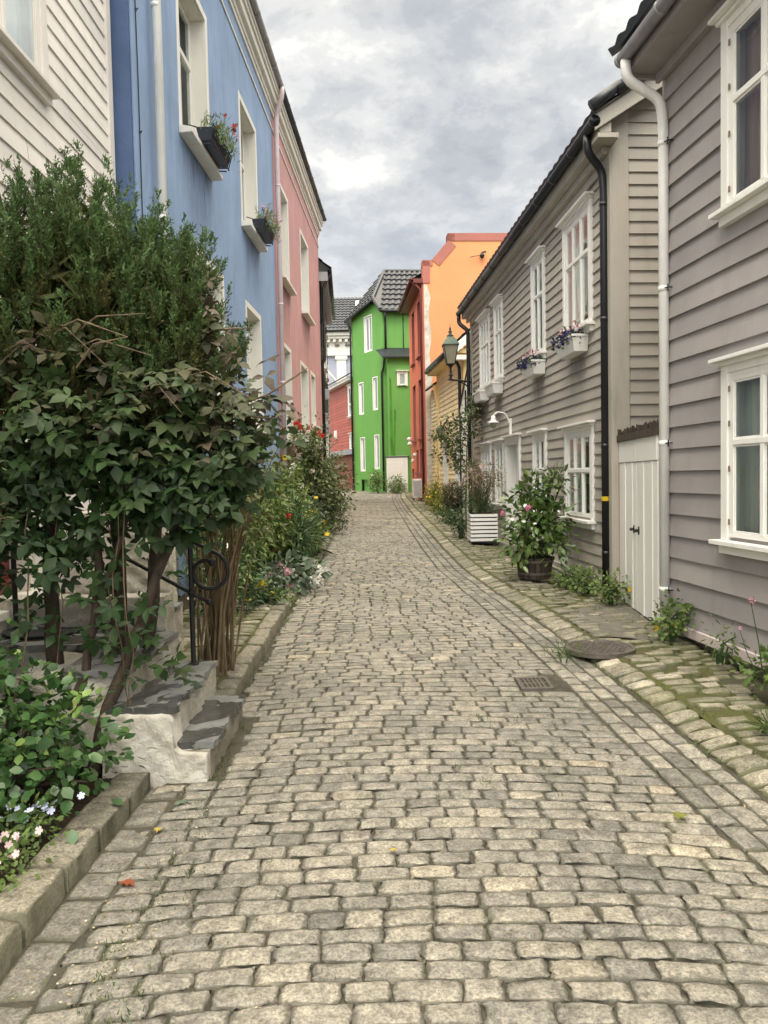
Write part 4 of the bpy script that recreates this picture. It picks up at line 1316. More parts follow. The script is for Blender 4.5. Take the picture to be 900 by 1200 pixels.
    for (c, d) in ((z0 + .15, z0 + .75), (z0 + .88, z1 - .2)):
        W.box(mb, u0 + .16, (u0 + u1) / 2 - .05, c, d, -.12, -.108); W.box(mb, (u0 + u1) / 2 + .05, u1 - .16, c, d, -.12, -.108)
    build('leaf', mb, 'white', dr, bevel=0.004)
    mb = MB(); mb.tube([W.P(u1 - .13, 1.32, -.12), W.P(u1 - .13, 1.32, -.06)], .012, 8); mb.tube([W.P(u1 - .13, 1.32, -.065), W.P(u1 - .24, 1.32, -.06)], .010, 8)
    build('handle', mb, 'iron', dr, smooth=True)
    mb = MB(); W.box(mb, u0 - .12, u1 + .12, gz(0, 13) - .05, z0, -.15, .25)
    build('doorstep', mb, 'concrete', t, bevel=0.01)
    return W

def mauve_house():
    W = Wall((2.55, 6.85), (2.55 + 0.3, 3.85), 1)
    L = 7.5
    t = thing('timber_house', 'mauve grey clapboard house with big white casement windows beside the white gate', 'house', W.P(0, gz(0, 6.8), 0))
    lo = (1.035, 2.30, 1.09, 2.33); up = (1.035, 2.30, 3.56, 4.86)
    ops = [lo, up]
    mb = MB()
    clapboard(mb, W, -0.03, L, 0.275, 5.10, 0.19, ops, lip=0.028)
    build('street_cladding', mb, 'mauve', t)
    mb = MB(); shell(mb, W, -0.02, L, 0.1, 5.2, 6)
    E = Wall((2.55, 6.88), (2.55 + 5, 6.88 + 0.5), -1)
    build('back_wall', mb, 'mauve', t)
    mb = MB(); W.box(mb, -0.05, -0.03, 0.26, 5.1, -0.12, 0.03)
    build('corner_board', mb, 'mauve_trim', t)
    mb = MB(); W.box(mb, -0.04, L, 0.195, 0.275, -0.02, 0.05)
    build('base_board', mb, 'mauve_trim', t, bevel=0.004)
    mb = MB(); W.box(mb, 0.0, L, -0.3, 0.195, -0.35, -0.045)
    build('foundation', mb, 'concrete', t)
    for q in (lo, up):
        w = timber_window(t, W, *q, (1, 1, 1), (1.45, 1), casing=0.088, curtain='all' if q is up else 'both', cmat='pinkcurtain' if q is up else 'curtain', proud=0.055, cn=-.08, gmat='clearglass')
        for zz in (q[2] + .12, q[2] + .52, q[2] + .86, q[3] - .12):
            h = MB(); W.box(h, q[0] + .016, q[0] + .034, zz - .022, zz + .022, .049, .054); build('hinge', h, 'hinge', w)
    # eaves
    mb = MB()
    W.box(mb, -0.10, L, 5.10, 5.15, -0.01, 0.32); W.box(mb, -0.10, L, 5.02, 5.10, 0.03, 0.07)
    W.box(mb, -0.10, L, 5.152, 5.30, 0.28, 0.32); W.box(mb, -0.13, -0.10, 5.06, 5.42, 0.0, 0.34)
    build('eaves_board', mb, 'mauve', t, bevel=0.004)
    gable_roof(t, W, -0.18, L, 0.44, 5.30, 3.42, 2.3, 'tilegrey', 0.22, 0.34)
    mb = MB(); gutter(mb, W.P(-0.10, 5.20, 0.385), W.P(L, 5.24, 0.385), 0.057, 0.7)
    build('gutter', mb, 'greypipe', t, smooth=True)
    mb = MB()
    downpipe(mb, [W.P(0.0, 5.2, 0.385), W.P(0.0, 5.0, 0.38), W.P(0.02, 4.82, 0.08), W.P(0.02, 4.6, 0.056), W.P(0.02, gz(0, 6.8) + 0.01, 0.056)], 0.044,
             [W.P(0.02, q, 0.056) for q in (4.45, 3.2, 1.85, 0.55)])
    dp = build('downpipe', mb, 'whitepipe', t, smooth=True)
    for q in (4.45, 3.2, 1.85, 0.55):
        mb = MB()
        mb.tube([W.P(0.02, q, 0.085), W.P(0.10, q, 0.05), W.P(0.10, q, 0.0)], 0.006, 6); mb.tube([W.P(0.085, q - .03, .05), W.P(0.085, q + .03, .05)], .006, 6); build('pipe_clip', mb, 'iron', dp)

    return W

def white_house():
    W = Wall((-2.6, 7.25), (-2.63, 4.25), -1)
    t = thing('timber_house', 'cream white clapboard house with a dark red door behind the creeper', 'house', W.P(0, gz(0, 7), 0))
    win = (1.16, 2.30, 4.70, 6.25); door = (1.62, 2.75, 0.82, 2.85)
    mb = MB()
    clapboard(mb, W, -0.30, 6.5, 0.75, 9.0, 0.155, [win, door], lip=0.018)
    build('street_cladding', mb, 'cream', t)
    mb = MB(); shell(mb, W, -0.38, 6.5, 0.0, 9.2, 6)
    build('back_wall', mb, 'cream', t)
    mb = MB(); W.box(mb, -0.42, -0.30, 0.75, 9.0, -0.08, 0.035)
    build('corner_board', mb, 'cream', t, bevel=0.004)
    mb = MB(); W.box(mb, -0.40, 6.5, -0.2, 0.75, -0.3, -0.02)
    build('foundation', mb, 'plaster', t)
    timber_window(t, W, *win, (1, 1), (1.4, 1), casing=0.11, curtain='all', mat='cream', name='window')
    u0, u1, z0, z1 = door
    fr = MB()
    W.box(fr, u0 - .20, u0, z0 - .05, z1 + .16, 0, .05); W.box(fr, u1, u1 + .2, z0 - .05, z1 + .16, 0, .05); W.box(fr, u0, u1, z1, z1 + .16, 0, .045)
    W.box(fr, u0 - .34, u0 - .201, z0 - .05, z1 + .25, 0, .03)
    W.box(fr, u0, u0 + .05, z0, z1, -.18, .03); W.box(fr, u1 - .05, u1, z0, z1, -.18, .03)
    W.box(fr, u0 - .06, u1 + .06, z0 - .04, z0, -.2, .1); W.box(fr, u0 - .16, u1 + .16, z0 - .10, z0 - .041, 0.0, .16)
    W.box(fr, u0 - .22, u1 + .2, z0 - .21, z0 - .101, 0.0, .13)
    dr = build('door', fr, 'offwhite', t, bevel=0.006)
    mb = MB(); W.box(mb, u0 + .051, u1 - .051, z0 + .01, z1, -.16, -.12)
    W.box(mb, u0 + .051, u1 - .051, z0 + .01, z0 + .10, -.12, -.08)
    for c, d in ((z0 + .2, z0 + .75), (z0 + .9, z1 - .15)):
        W.box(mb, u0 + .14, u1 - .14, c, c + .03, -.12, -.10); W.box(mb, u0 + .14, u1 - .14, d - .03, d, -.12, -.10)
        W.box(mb, u0 + .14, u0 + .17, c + .03, d - .03, -.12, -.10); W.box(mb, u1 - .17, u1 - .14, c + .03, d - .03, -.12, -.10)
    build('leaf', mb, 'darkred', dr, bevel=0.006)
    gable_roof(t, W, -0.5, 6.6, 0.4, 9.1, 3.4, 2.4, 'tilegrey')
    return W

def cornice(parent, W, u0, u1, zt, mat, gut):
    mb = MB()
    # thin string line, then a stepped moulding up to the gutter
    W.box(mb, u0, u1, 8.70, 8.745, 0.0, 0.022)
    for (a, b, n) in ((9.02, 9.10, .03), (9.10, 9.20, .055), (9.20, 9.34, .12), (9.34, 9.42, .155), (9.42, 9.50, .18)):
        W.box(mb, u0, u1, a, b, -0.01, n)
    build('cornice', mb, mat, parent, bevel=0.008)
    mb = MB(); gutter(mb, W.P(u0, 9.56, 0.22), W.P(u1, 9.56, 0.22), 0.058, 0.8)
    build('gutter', mb, gut, parent, smooth=True)

def blue_pink():
    W = Wall((-2.42, 7.3), (-2.42 + .33, 17.3), 1)
    b = thing('rendered_house', 'tall blue rendered house with deep white window openings and black flower baskets', 'house', W.P(0.45, gz(0, 7.8), 0))
    ub = [(2.18, 3.45, 5.85, 7.85), (5.6, 6.86, 5.85, 7.85)]; gb = [(2.25, 4.02, 2.5, 4.5), (5.72, 6.86, 2.5, 4.5)]
    mb = MB()
    flatwall(mb, W, 0.45, 8.66, 0.0, 9.5, ub + gb)
    # end wall towards the white house
    shell(mb, W, .46, 8.66, 0.0, 9.5, 5, near=False)
    build('wall', mb, 'blue', b)
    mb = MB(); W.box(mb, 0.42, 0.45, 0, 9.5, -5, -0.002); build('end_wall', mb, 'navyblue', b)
    mb = MB(); W.box(mb, 0.452, 0.62, 0.1, 9.0, 0.0, 0.02); build('corner_band', mb, 'blue', b, bevel=0.004)
    for q in ub: masonry_window(b, W, *q, rows=(2, 1), cols=(1, 1))
    for q in ub: stain_shade(b, W, q[0] - .1, q[1] + .15, q[2] - .10, 1.1, .004, .55)
    for q in gb: masonry_window(b, W, *q, rows=(2, 1), cols=(1, 1))
    cornice(b, W, 0.45, 8.66, 9.5, 'offwhite', 'greypipe')
    gable_roof(b, W, 0.3, 8.7, 0.22, 9.60, 3.2, 2.6, 'tilegrey', 0.24, 0.36)
    mb = MB(); downpipe(mb, [W.P(1.02, 9.5, .3), W.P(1.02, 9.0, .1), W.P(1.02, 0.3, .09)], .05, [W.P(1.02, q, .09) for q in (6.6, 4.4, 2.2)])
    build('downpipe', mb, 'whitepipe', b, smooth=True)
    mb = MB(); mb.tube([W.P(.56, 3.0, .028), W.P(.57, 5.5, .03), W.P(.55, 7.2, .028), W.P(.56, 9.0, .03)], .006, 5); build('cable', mb, 'iron', b)
    for z_ in (3.6, 5.1, 6.3, 7.4): mb = MB(); mb.tube([W.P(.56, z_, .02), W.P(.58, z_ + .02, .05), W.P(.60, z_, .02)], .005, 5); build('cable_clip', mb, 'iron', b)
    mb = MB(); mb.tube([W.P(7.75, 3.42, 0.01), W.P(8.55, 3.42, 0.03)], .012, 6); build('cable', mb, 'iron', b)
    mb = MB(); W.box(mb, 7.4, 7.95, 9.9, 11.6, -1.5, -.9); W.box(mb, 7.36, 7.99, 11.6, 11.7, -1.54, -.86); build('chimney', mb, 'offwhite', b)
    p = thing('rendered_house', 'pink rendered house with deep cream window openings and red geraniums', 'house', W.P(8.66, gz(0, 16), 0))
    upw = [(9.15, 10.55, 5.92, 7.9), (12.68, 14.1, 5.92, 7.9)]; gp = [(9.3, 10.5, 2.48, 4.48), (12.2, 13.5, 2.48, 4.48), (14.2, 15.05, 3.1, 4.5)]
    mb = MB(); flatwall(mb, W, 8.664, 16.75, 0.2, 9.5, upw + gp); shell(mb, W, 8.67, 16.75, 0.2, 9.5, 5)
    build('wall', mb, 'pink', p)
    for q in upw + gp: masonry_window(p, W, *q, rows=(2, 1))
    for q in upw + gp[:2]: stain_shade(p, W, q[0] - .1, q[1] + .15, q[2] - .10, 1.3, .004, .6)
    cornice(p, W, 8.664, 16.75, 9.5, 'offwhite', 'tilegrey')
    gable_roof(p, W, 8.66, 16.8, 0.22, 9.60, 3.2, 2.6, 'tilegrey', 0.24, 0.36)
    mb = MB(); W.box(mb, 14.9, 15.5, 10.0, 11.7, -1.0, -.5); build('chimney', mb, 'offwhite', p)
    mb = MB(); downpipe(mb, [W.P(8.62, 9.52, .24), W.P(8.62, 9.35, .24), W.P(8.72, 9.0, .1), W.P(8.72, 8.6, .09), W.P(8.72, 0.45, .09)], .052, [W.P(8.72, q, .09) for q in (7.6, 5.2, 3.6, 1.9)])
    dp = build('downpipe', mb, 'pinkpipe', p, smooth=True)
    mb = MB(); mb.tube([W.P(8.72, 2.0, .09), W.P(8.72, 2.10, .09)], .055, 10); build('sticker', mb, 'yellowf', dp)
    mb = MB(); W.box(mb, 16.2, 16.75, 0.2, 1.2, 0.0, .012); build('base_patch', mb, 'pink', p)
    # dark house closing the row
    D = Wall((-1.84, 24.15), (-2.15, 31.0), 1)
    k = thing('dark_house', 'dark green boarded house just past the pink house, seen edge on', 'house', D.P(0, gz(0, 24), 0))
    ops = [(1.0, 1.9, 5.2, 6.6), (3.4, 4.3, 5.2, 6.6), (1.0, 1.9, 2.2, 3.6), (3.4, 4.3, 2.2, 3.6)]
    mb = MB(); clapboard(mb, D, 0, 6.8, 0.7, 7.9, 0.17, ops); 
    shell(mb, D, 0, 6.8, 0.3, 7.9, 4.5)
    build('wall', mb, 'darkgreen', k)
    for q in ops: timber_window(k, D, *q, (1, 1), (1.5, 1), curtain=None)
    mb = MB(); D.box(mb, -0.05, 6.8, 7.75, 7.95, 0.0, 0.22); D.box(mb, -.10, -.05, 7.7, 7.98, -0.6, 0.24); build('eaves_board', mb, 'greypipe', k)
    gable_roof(k, D, -0.15, 6.9, 0.34, 8.05, 2.5, 2.0, 'tile')
    mb = MB(); gutter(mb, D.P(-0.1, 7.98, 0.30), D.P(6.8, 7.98, 0.30)); downpipe(mb, [D.P(0.0, 7.95, .30), D.P(0.02, 7.5, .09), D.P(0.02, 5.3, .09), D.P(0.02, 5.2, .02), D.P(.02, 0.7, .03)], .05)
    build('gutter', mb, 'black', k, smooth=True)
    mb = MB(); D.box(mb, 0.1, .5, 4.1, 4.4, .02, .2); D.box(mb, .1, .4, 3.0, 3.3, .02, .16); build('meter_box', mb, 'greypipe', k)
    return W

def far_houses():
    # ---- green house: corner towards the street, tall, with a small lean-to block on its right
    G1 = Wall((0.10, 35.5), (-1.42, 38.2), -1)      # face turned to the left, runs away from the camera
    G2 = Wall((0.10, 35.5), (3.6, 35.9), 1)         # face towards the camera
    t = thing('rendered_house', 'tall bright green house with a black tiled roof closing the end of the street', 'house', (0.10, 35.5, gz(0, 35.5)))
    L1 = G1.L
    g1o = [(1.05, 1.75, 7.55, 9.2), (0.62, 1.02, 4.75, 6.25), (2.02, 2.42, 4.65, 6.15), (0.55, 0.95, 1.98, 3.55), (1.98, 2.38, 1.9, 3.5), (1.75, 2.35, 0.9, 1.5), (.5, .9, 1.15, 1.5)]
    mb = MB(); flatwall(mb, G1, 0, L1, 0.6, 9.25, g1o)
    # gable-like top of that face, rising to its middle
    mb.add([G1.P(0, 9.25), G1.P(L1, 9.25), G1.P(L1, 9.42), G1.P(.55, 9.78), G1.P(.3, 9.78), G1.P(0, 9.3)], [(0, 1, 2, 3, 4, 5)])
    flatwall(mb, G2, 0, 3.4, 0.6, 9.3)
    c, d = G1.P(L1, 0), G2.P(3.4, 0)
    mb.add([(c[0], c[1], .6), (c[0] + 3.3, c[1] + 2, .6), (c[0] + 3.3, c[1] + 2, 9.3), (c[0], c[1], 9.3)], [(0, 1, 2, 3)])
    mb.add([(d[0], d[1], .6), (c[0] + 3.3, c[1] + 2, .6), (c[0] + 3.3, c[1] + 2, 9.3), (d[0], d[1], 9.3)], [(0, 1, 2, 3)])
    build('wall', mb, 'green', t)
    for q in g1o[:5]: masonry_window(t, G1, *q, depth=0.06, trim=0.05, sill=False, cols=(1, 1) if q[1] - q[0] > .5 else (1,), rows=(1,), trim_mat='white', curtain='both')
    mb = MB()
    for q in g1o[5:]:
        mb = MB(); G1.box(mb, q[0] - .02, q[1] + .02, q[2] - .02, q[3] + .02, -.2, -.14)
        build('cellar_hatch', mb, 'green', t)
    mb = MB()
    P, Q = (0.25, 37.4, 11.5), (3.4, 37.7, 11.5)
    tile_sheet(mb, G2.P(-0.12, 9.18, .25), G2.P(3.5, 9.18, .25), Q, P, 13, 8, 0.05, 0.05)
    tile_sheet(mb, G1.P(L1 + .25, 9.30, .22), G1.P(.45, 9.82, .22), P, (P[0] - .02, P[1] + .1, P[2]), 9, 8, 0.04, 0.05)
    mb.add([G1.P(.45, 9.82, .22), G2.P(-0.12, 9.18, .25), P], [(0, 1, 2)])
    mb.add([P, Q, (Q[0], Q[1] + 3, 9), (-1.6, 41, 9.2), G1.P(L1 + .25, 9.30, .22)], [(0, 1, 2, 3, 4)])
    mb.tube([P, G1.P(.45, 9.86, .22), G2.P(-0.12, 9.22, .27)], .09, 8); mb.tube([P, Q], .09, 8)
    build('roof', mb, 'tile', t)
    mb = MB()
    gutter(mb, G2.P(-.1, 9.14, .3), G2.P(3.5, 9.14, .3), .07); gutter(mb, G1.P(L1 + .2, 9.26, .25), G1.P(.42, 9.76, .25), .06)
    gutter(mb, G1.P(.42, 9.76, .25), G2.P(-.1, 9.14, .3), .06)
    downpipe(mb, [G2.P(.08, 9.1, .28), G2.P(.12, 8.7, .07), G2.P(.12, 7.45, .07)], .05)
    downpipe(mb, [G2.P(-.01, 6.9, .45), G2.P(.0, 6.6, .1), G1.P(0.02, 6.4, .08), G1.P(.02, .95, .08)], .05)
    downpipe(mb, [G1.P(L1 - .02, 9.2, .2), G1.P(L1 - .02, 8.9, .08), G1.P(L1 - .02, 1.0, .08)], .05)
    mb.tube([G2.P(.95, 9.1, .02), G2.P(.95, 7.5, .02)], .02, 6)
    build('gutter', mb, 'black', t, smooth=True)
    # lean-to block
    mb = MB(); G2.box(mb, .13, 3.2, 0.6, 7.0, 0.0, 0.38); a = build('annexe', mb, 'green', t)
    mb = MB()
    mb.hexa([G2.P(-.12, 6.98, .62), G2.P(3.3, 6.98, .62), G2.P(3.3, 7.45, .003), G2.P(.05, 7.45, .003), G2.P(-.12, 7.04, .62), G2.P(3.3, 7.04, .62), G2.P(3.3, 7.52, .003), G2.P(.05, 7.52, .003)])
    mb.add([G2.P(-.12, 7.0, .62), G2.P(-.35, 7.42, .05), G2.P(.05, 7.5, .003)], [(0, 1, 2)])
    build('annexe_roof', mb, 'tile', t)
    timber_window(t, Wall(G2.P(0, 0, .38)[:2], G2.P(3.4, 0, .38)[:2], 1), .62, 1.0, 5.75, 6.35, (1,), (1,), casing=.05, sill=False, curtain='all', proud=.09, cn=.035)
    mb = MB(); G2.box(mb, .66, 1.12, 2.45, 3.15, .381, .40); build('wall_panel', mb, 'green', t)
    mb = MB(); mb.add([G2.P(a_, b_, .386) for a_, b_ in ((.22, 2.0), (.55, 1.9), (.75, 2.3), (.42, 2.6), (.50, 4.6), (.42, 4.7), (.36, 3.2), (.30, 6.0), (.22, 6.2))], [tuple(range(9))])
    build('algae_stain', mb, 'algae', t)
    # white garden wall to its right
    mb = MB(); mb.box(0.16, 1.12, 35.04, 35.2, 0.6, 2.48)
    for q in range(9): mb.box(0.155, 1.125, 35.015, 35.04, 0.85 + q * .19, 1.03 + q * .19)
    w = build('garden_wall', mb, 'white', loc=(0.6, 35.1, .9)); tag(w, 'low white painted wall between green house and red house', 'wall')
    mb = MB(); mb.box(0.1, 1.2, 35.0, 35.25, 2.48, 2.54); build('coping', mb, 'tilegrey', w)

    # ---- red house with the orange side wall
    Rf = Wall((1.50, 26.6), (1.16, 31.4), -1)
    O = Wall((1.50, 26.6), (8.5, 27.0), 1)
    t = thing('rendered_house', 'tall red fronted house with an orange side wall and red stepped coping', 'house', (1.5, 26.6, gz(0, 26.6)))
    ops = [(1.0, 1.9, 5.95, 7.9), (2.9, 3.8, 5.95, 7.9), (1.0, 1.9, 3.0, 5.1), (2.9, 3.8, 3.0, 5.1), (1.0, 1.8, 1.75, 2.6), (2.3, 2.9, 1.75, 2.6), (.7, 1.6, .8, 1.5), (3.9, 4.5, .8, 1.9)]
    L = Rf.L
    mb = MB(); flatwall(mb, Rf, 0, L, .5, 8.3, ops); build('front_wall', mb, 'redstucco', t)
    for q in ops:
        mb = MB()
        Rf.box(mb, q[0], q[1], q[2], q[3], -.30, -.2)
        Rf.box(mb, q[0] - .08, q[1] + .08, q[2] - .07, q[2], 0, .09)
        for (a_, b_) in ((q[0] - .05, q[0]), (q[1], q[1] + .05)): Rf.box(mb, a_, b_, q[2], q[3], -.2, -.005)
        build('window', mb, 'redtrim', t)
    prof = [(0, .5), (0, 8.95), (.30, 8.95), (.88, 9.62), (.88, 9.84), (5.8, 9.84), (5.8, 9.6), (7.5, 7.0), (7.5, .5)]
    mb = MB()
    mb.poly_prism([O.P(u, z, 0.0) for u, z in prof], Vector((-O.n.x, -O.n.y, 0)) * .35)
    build('side_wall', mb, 'orange', t)
    mb = MB(); shell(mb, Rf, 0.4, L, .5, 8.3, 5, near=False); build('back_wall', mb, 'orange', t)
    mb = MB()
    def band(pts, w):
        for (a_, b_) in zip(pts[:-1], pts[1:]):
            a_ = Vector((a_[0], a_[1])); b_ = Vector((b_[0], b_[1])); d = (b_ - a_).normalized(); nn = Vector((d.y, -d.x)) * w
            q = [a_, b_, b_ + nn, a_ + nn]
            lo = [O.P(v.x, v.y, .025) for v in q]; hi = [O.P(v.x, v.y, -.4) for v in q]
            mb.add(lo + hi, [(0, 1, 2, 3), (7, 6, 5, 4), (0, 1, 5, 4), (1, 2, 6, 5), (2, 3, 7, 6), (3, 0, 4, 7)])
    band([(-.02, 8.2), (-.02, 8.95)], .25); band([(-.03, 8.98), (.33, 8.98)], .2)
    band([(.31, 8.99), (.90, 9.66)], .32); band([(.86, 9.88), (5.9, 9.88)], .26); band([(.86, 9.62), (.86, 9.86)], .25)
    build('coping', mb, 'redtrim', t)
    mb = MB()
    pts = [(.02, .5), (.22, .5)] + [(.20 + .05 * math.sin(i * 1.7) + .03 * random.random(), .5 + i * .38) for i in range(1, 20)] + [(.12, 8.15), (.02, 8.15)]
    mb.add([O.P(u, z, .008) for u, z in pts], [tuple(range(len(pts)))])
    build('bare_plaster', mb, 'plaster', t)
    mb = MB(); Rf.box(mb, .05, .22, .5, 8.2, 0, .05); build('corner_strip', mb, 'redtrim', t)
    mb = MB(); Rf.box(mb, 0.0, L + .1, 8.22, 8.36, 0, .34); build('eaves_board', mb, 'darkred', t)
    gable_roof(t, Rf, 0.37, L + .1, .4, 8.38, 2.8, 1.5, 'tilegrey')
    mb = MB(); gutter(mb, Rf.P(.02, 8.34, .40), Rf.P(L + .1, 8.34, .40)); downpipe(mb, [Rf.P(.1, 8.3, .4), Rf.P(.06, 8.0, .1), Rf.P(.06, 1, .1)], .04); build('gutter', mb, 'darkred', t, smooth=True)
    mb = MB()
    for u, z, r_ in ((2.55, 2.4, .07), (3.3, 2.2, .06), (4.2, 2.9, .1), (4.4, 3.1, .1)):
        mb = MB(); mb.lathe(Rf.P(u, z, .12), [(.02, -.08), (r_, -.05), (r_ * 1.1, .0), (r_ * .6, .07), (.02, .09)], 10)
        mb.tube([Rf.P(u, z + .05, .12), Rf.P(u, z + .08, 0)], .012, 6)
        build('wall_lamp', mb, 'offwhite', t, smooth=True)
    # cable bracket high on the orange wall
    mb = MB()
    c = Vector(O.P(2.02, 9.1, .12))
    mb.tube([O.P(2.02, 9.1, 0), c], .02, 6); mb.lathe(c - Vector((0, 0, .1)), [(.02, 0), (.07, .03), (.09, .1), (.05, .16), (.03, .2)], 10)
    mb.tube([c, c + Vector((-.28, -.02, -.03)), c + Vector((-.42, -.02, -.07))], .012, 6); mb.tube([c + Vector((0, 0, .1)), c + Vector((.14, 0, .12))], .03, 6)
    q = build('cable_bracket', mb, 'iron', loc=tuple(c)); tag(q, 'small black cable bracket high on the orange side wall', 'bracket')

    # ---- yellow houses between the red house and the taupe house
    Y1 = Wall((2.20, 20.4), (1.82, 24.6), -1)
    t = thing('timber_house', 'pale yellow clapboard cottage beyond the street lamp with dark gutter and white barge board', 'house', (2.2, 20.4, gz(0, 20.4)))
    ops = [(.75, 1.35, 1.35, 2.55), (2.7, 3.3, 1.35, 2.55)]
    mb = MB(); clapboard(mb, Y1, .12, Y1.L - .1, .95, 4.8, .14, ops); 
    E = Wall((2.20, 20.4), (6.2, 20.7), 1)
    sl = lambda z: 0.0 if z < 4.85 else (z - 4.85) / .85
    clapboard(mb, E, .16, 4.0, .75, 7.0, .14, (), lambda a, b: (max(.16, sl((a + b) / 2)), 4.0)); shell(mb, Y1, 0.01, Y1.L, .4, 4.85, 4.5, near=False)
    build('wall', mb, 'yellow', t)
    mb = MB(); Y1.box(mb, -.02, .12, .6, 4.8, 0, .04); E.box(mb, -.018, .16, .6, 5.0, 0, .038); build('corner_board', mb, 'yellow_trim', t); mb = MB(); Y1.box(mb, Y1.L - .12, Y1.L + .05, .6, 4.8, 0, .06); build('corner_board', mb, 'yellow_trim', t)
    mb = MB(); Y1.box(mb, 0, Y1.L, .4, .95, -.2, .01); build('foundation', mb, 'concrete', t)
    for q in ops: timber_window(t, Y1, *q, (1, 1), (1.4, 1), curtain='both', casing=.07)
    mb = MB(); Y1.box(mb, -.2, Y1.L + .2, 4.8, 4.9, -.3, .33); build('eaves_board', mb, 'yellow_trim', t)
    mb = MB(); s0, s1 = Vector(E.P(-.34, 4.72, .25)), Vector(E.P(3.4, 7.9, .25)); th = Vector((E.n.x, E.n.y, 0)) * .04; dz = Vector((0, 0, .25))
    mb.hexa([s0, s1, s1 + th, s0 + th, s0 + dz, s1 + dz, s1 + th + dz, s0 + th + dz]); E.box(mb, -.3, .05, 4.62, 4.74, 0, .25); build('barge_board', mb, 'white', t)
    gable_roof(t, Y1, -.28, Y1.L + .2, .36, 4.98, 2.9, 2.45, 'tilegrey')
    mb = MB(); gutter(mb, Y1.P(-.2, 4.92, .36), Y1.P(Y1.L + .2, 4.92, .36)); downpipe(mb, [Y1.P(.2, 4.9, .36), Y1.P(.22, 4.5, .1), Y1.P(.22, .7, .09)], .045)
    build('gutter', mb, 'black', t, smooth=True)
    mb = MB(); Y1.box(mb, .35, .75, .62, .95, .01, .03); build('cellar_hatch', mb, 'black', t)
    Y2 = Wall((1.86, 24.72), (1.70, 26.5), -1)
    t = thing('timber_house', 'narrow yellow clapboard cottage squeezed against the red house', 'house', (1.86, 24.72, gz(0, 24.7)))
    mb = MB(); clapboard(mb, Y2, 0, 1.78, .7, 4.5, .13); shell(mb, Y2, 0.01, 1.78, .4, 4.5, 4); build('wall', mb, 'yellow', t)
    mb = MB(); tile_sheet(mb, Y2.P(-.05, 4.5, .2), Y2.P(1.7, 4.5, .2), Y2.P(1.7, 6.2, -2.4), Y2.P(-.05, 6.2, -2.4), 8, 8); build('roof', mb, 'tilegrey', t)
    mb = MB(); mb.hexa([Y2.P(-.1, 3.75, .05), Y2.P(.02, 3.75, .05), Y2.P(.02, 3.75, .12), Y2.P(-.1, 3.75, .12), Y2.P(-.1, 4.5, .14), Y2.P(.02, 4.5, .14), Y2.P(.02, 4.5, .22), Y2.P(-.1, 4.5, .22)]); Y2.box(mb, .75, .82, .6, 3.2, .02, .06); build('bracket', mb, 'yellow_trim', t)
    # white pointed gate in the gap before the yellow cottage
    mb = MB()
    mb.poly_prism([(1.93, 19.55, .45), (2.42, 19.58, .45), (2.42, 19.58, 3.6), (2.22, 19.57, 4.55), (1.93, 19.55, 3.2)], (0, .06, 0))
    g = build('pointed_gate', mb, 'offwhite', loc=(2.1, 19.55, .5)); tag(g, 'white pointed board gate in the gap beside the yellow cottage', 'gate')
    mb = MB()
    for a_, b_ in (((1.94, 3.2), (2.22, 4.5)), ((2.22, 4.5), (2.41, 3.6)), ((1.97, .6), (1.97, 3.2)), ((2.12, 3.2), (2.12, 3.75))):
        mb.tube([(a_[0], 19.53, a_[1]), (b_[0], 19.53, b_[1])], .022, 6)
    build('iron_strap', mb, 'iron', g)

    # ---- small red boarded house behind, its base of brick
    S = Wall((-1.36, 38.45), (-3.0, 44.0), -1)
    t = thing('timber_house', 'small red boarded house on a dark brick base between the green house and the mansion', 'house', (-1.36, 38.45, gz(0, 38.4)))
    L = S.L
    ops = [(.35, 1.1, 4.75, 6.2), (.35, .95, 3.05, 3.75)]
    mb = MB(); clapboard(mb, S, 0, L, 3.05, 6.5, .155, ops); shell(mb, S, 0.01, L, 3.0, 6.5, 4); build('wall', mb, 'redboard', t)
    for q in ops: timber_window(t, S, *q, (1,), (1,), casing=.1, curtain='all')
    mb = MB(); S.box(mb, 0, L, .5, 2.78, -.3, .06); build('base', mb, 'brick', t)
    mb = MB(); S.box(mb, -.1, L + .1, 2.78, 3.05, -.02, .2); S.box(mb, L - .12, L + .02, 3.05, 6.5, 0, .04); build('band', mb, 'greypipe', t)
    mb = MB(); S.box(mb, -.1, L + .2, 6.45, 6.62, 0, .3); build('eaves_board', mb, 'offwhite', t)
    gable_roof(t, S, -.2, L + .4, .4, 6.65, 2.2, 1.2, 'tilegrey')
    mb = MB(); S.box(mb, 3.9, 4.2, 3.75, 4.2, .02, .12); build('meter_box', mb, 'white', t)

    # ---- grey mansion across the back
    G = Wall((-9.5, 48), (3.5, 48), 1)
    t = thing('mansion', 'large blue grey mansion with white pilasters and tiled roof behind the green house', 'house', (-3, 48, gz(0, 48)))
    ops = [(5.05, 6.0, 6.3, 8.4), (8.2, 9.1, 6.3, 8.4), (5.05, 6.0, 2.3, 4.6), (8.2, 9.1, 2.3, 4.6), (2.0, 3.0, 6.3, 8.4)]
    mb = MB(); flatwall(mb, G, 0, 13, .5, 9.3, ops); shell(mb, G, 0.01, 13, .5, 9.3, 6); build('wall', mb, 'greyblue', t)
    for q in ops: masonry_window(t, G, *q, depth=.15, trim=.22, rows=(2, 1), trim_mat='offwhite')
    for u in (.9, 4.0, 6.75, 10.0):
        mb = MB(); G.box(mb, u, u + .6, 5.6, 9.1, 0, .12); G.box(mb, u - .08, u + .68, 8.9, 9.15, 0, .18); G.box(mb, u - .08, u + .68, 5.4, 5.7, 0, .2); build('pilaster', mb, 'offwhite', t, bevel=.02)
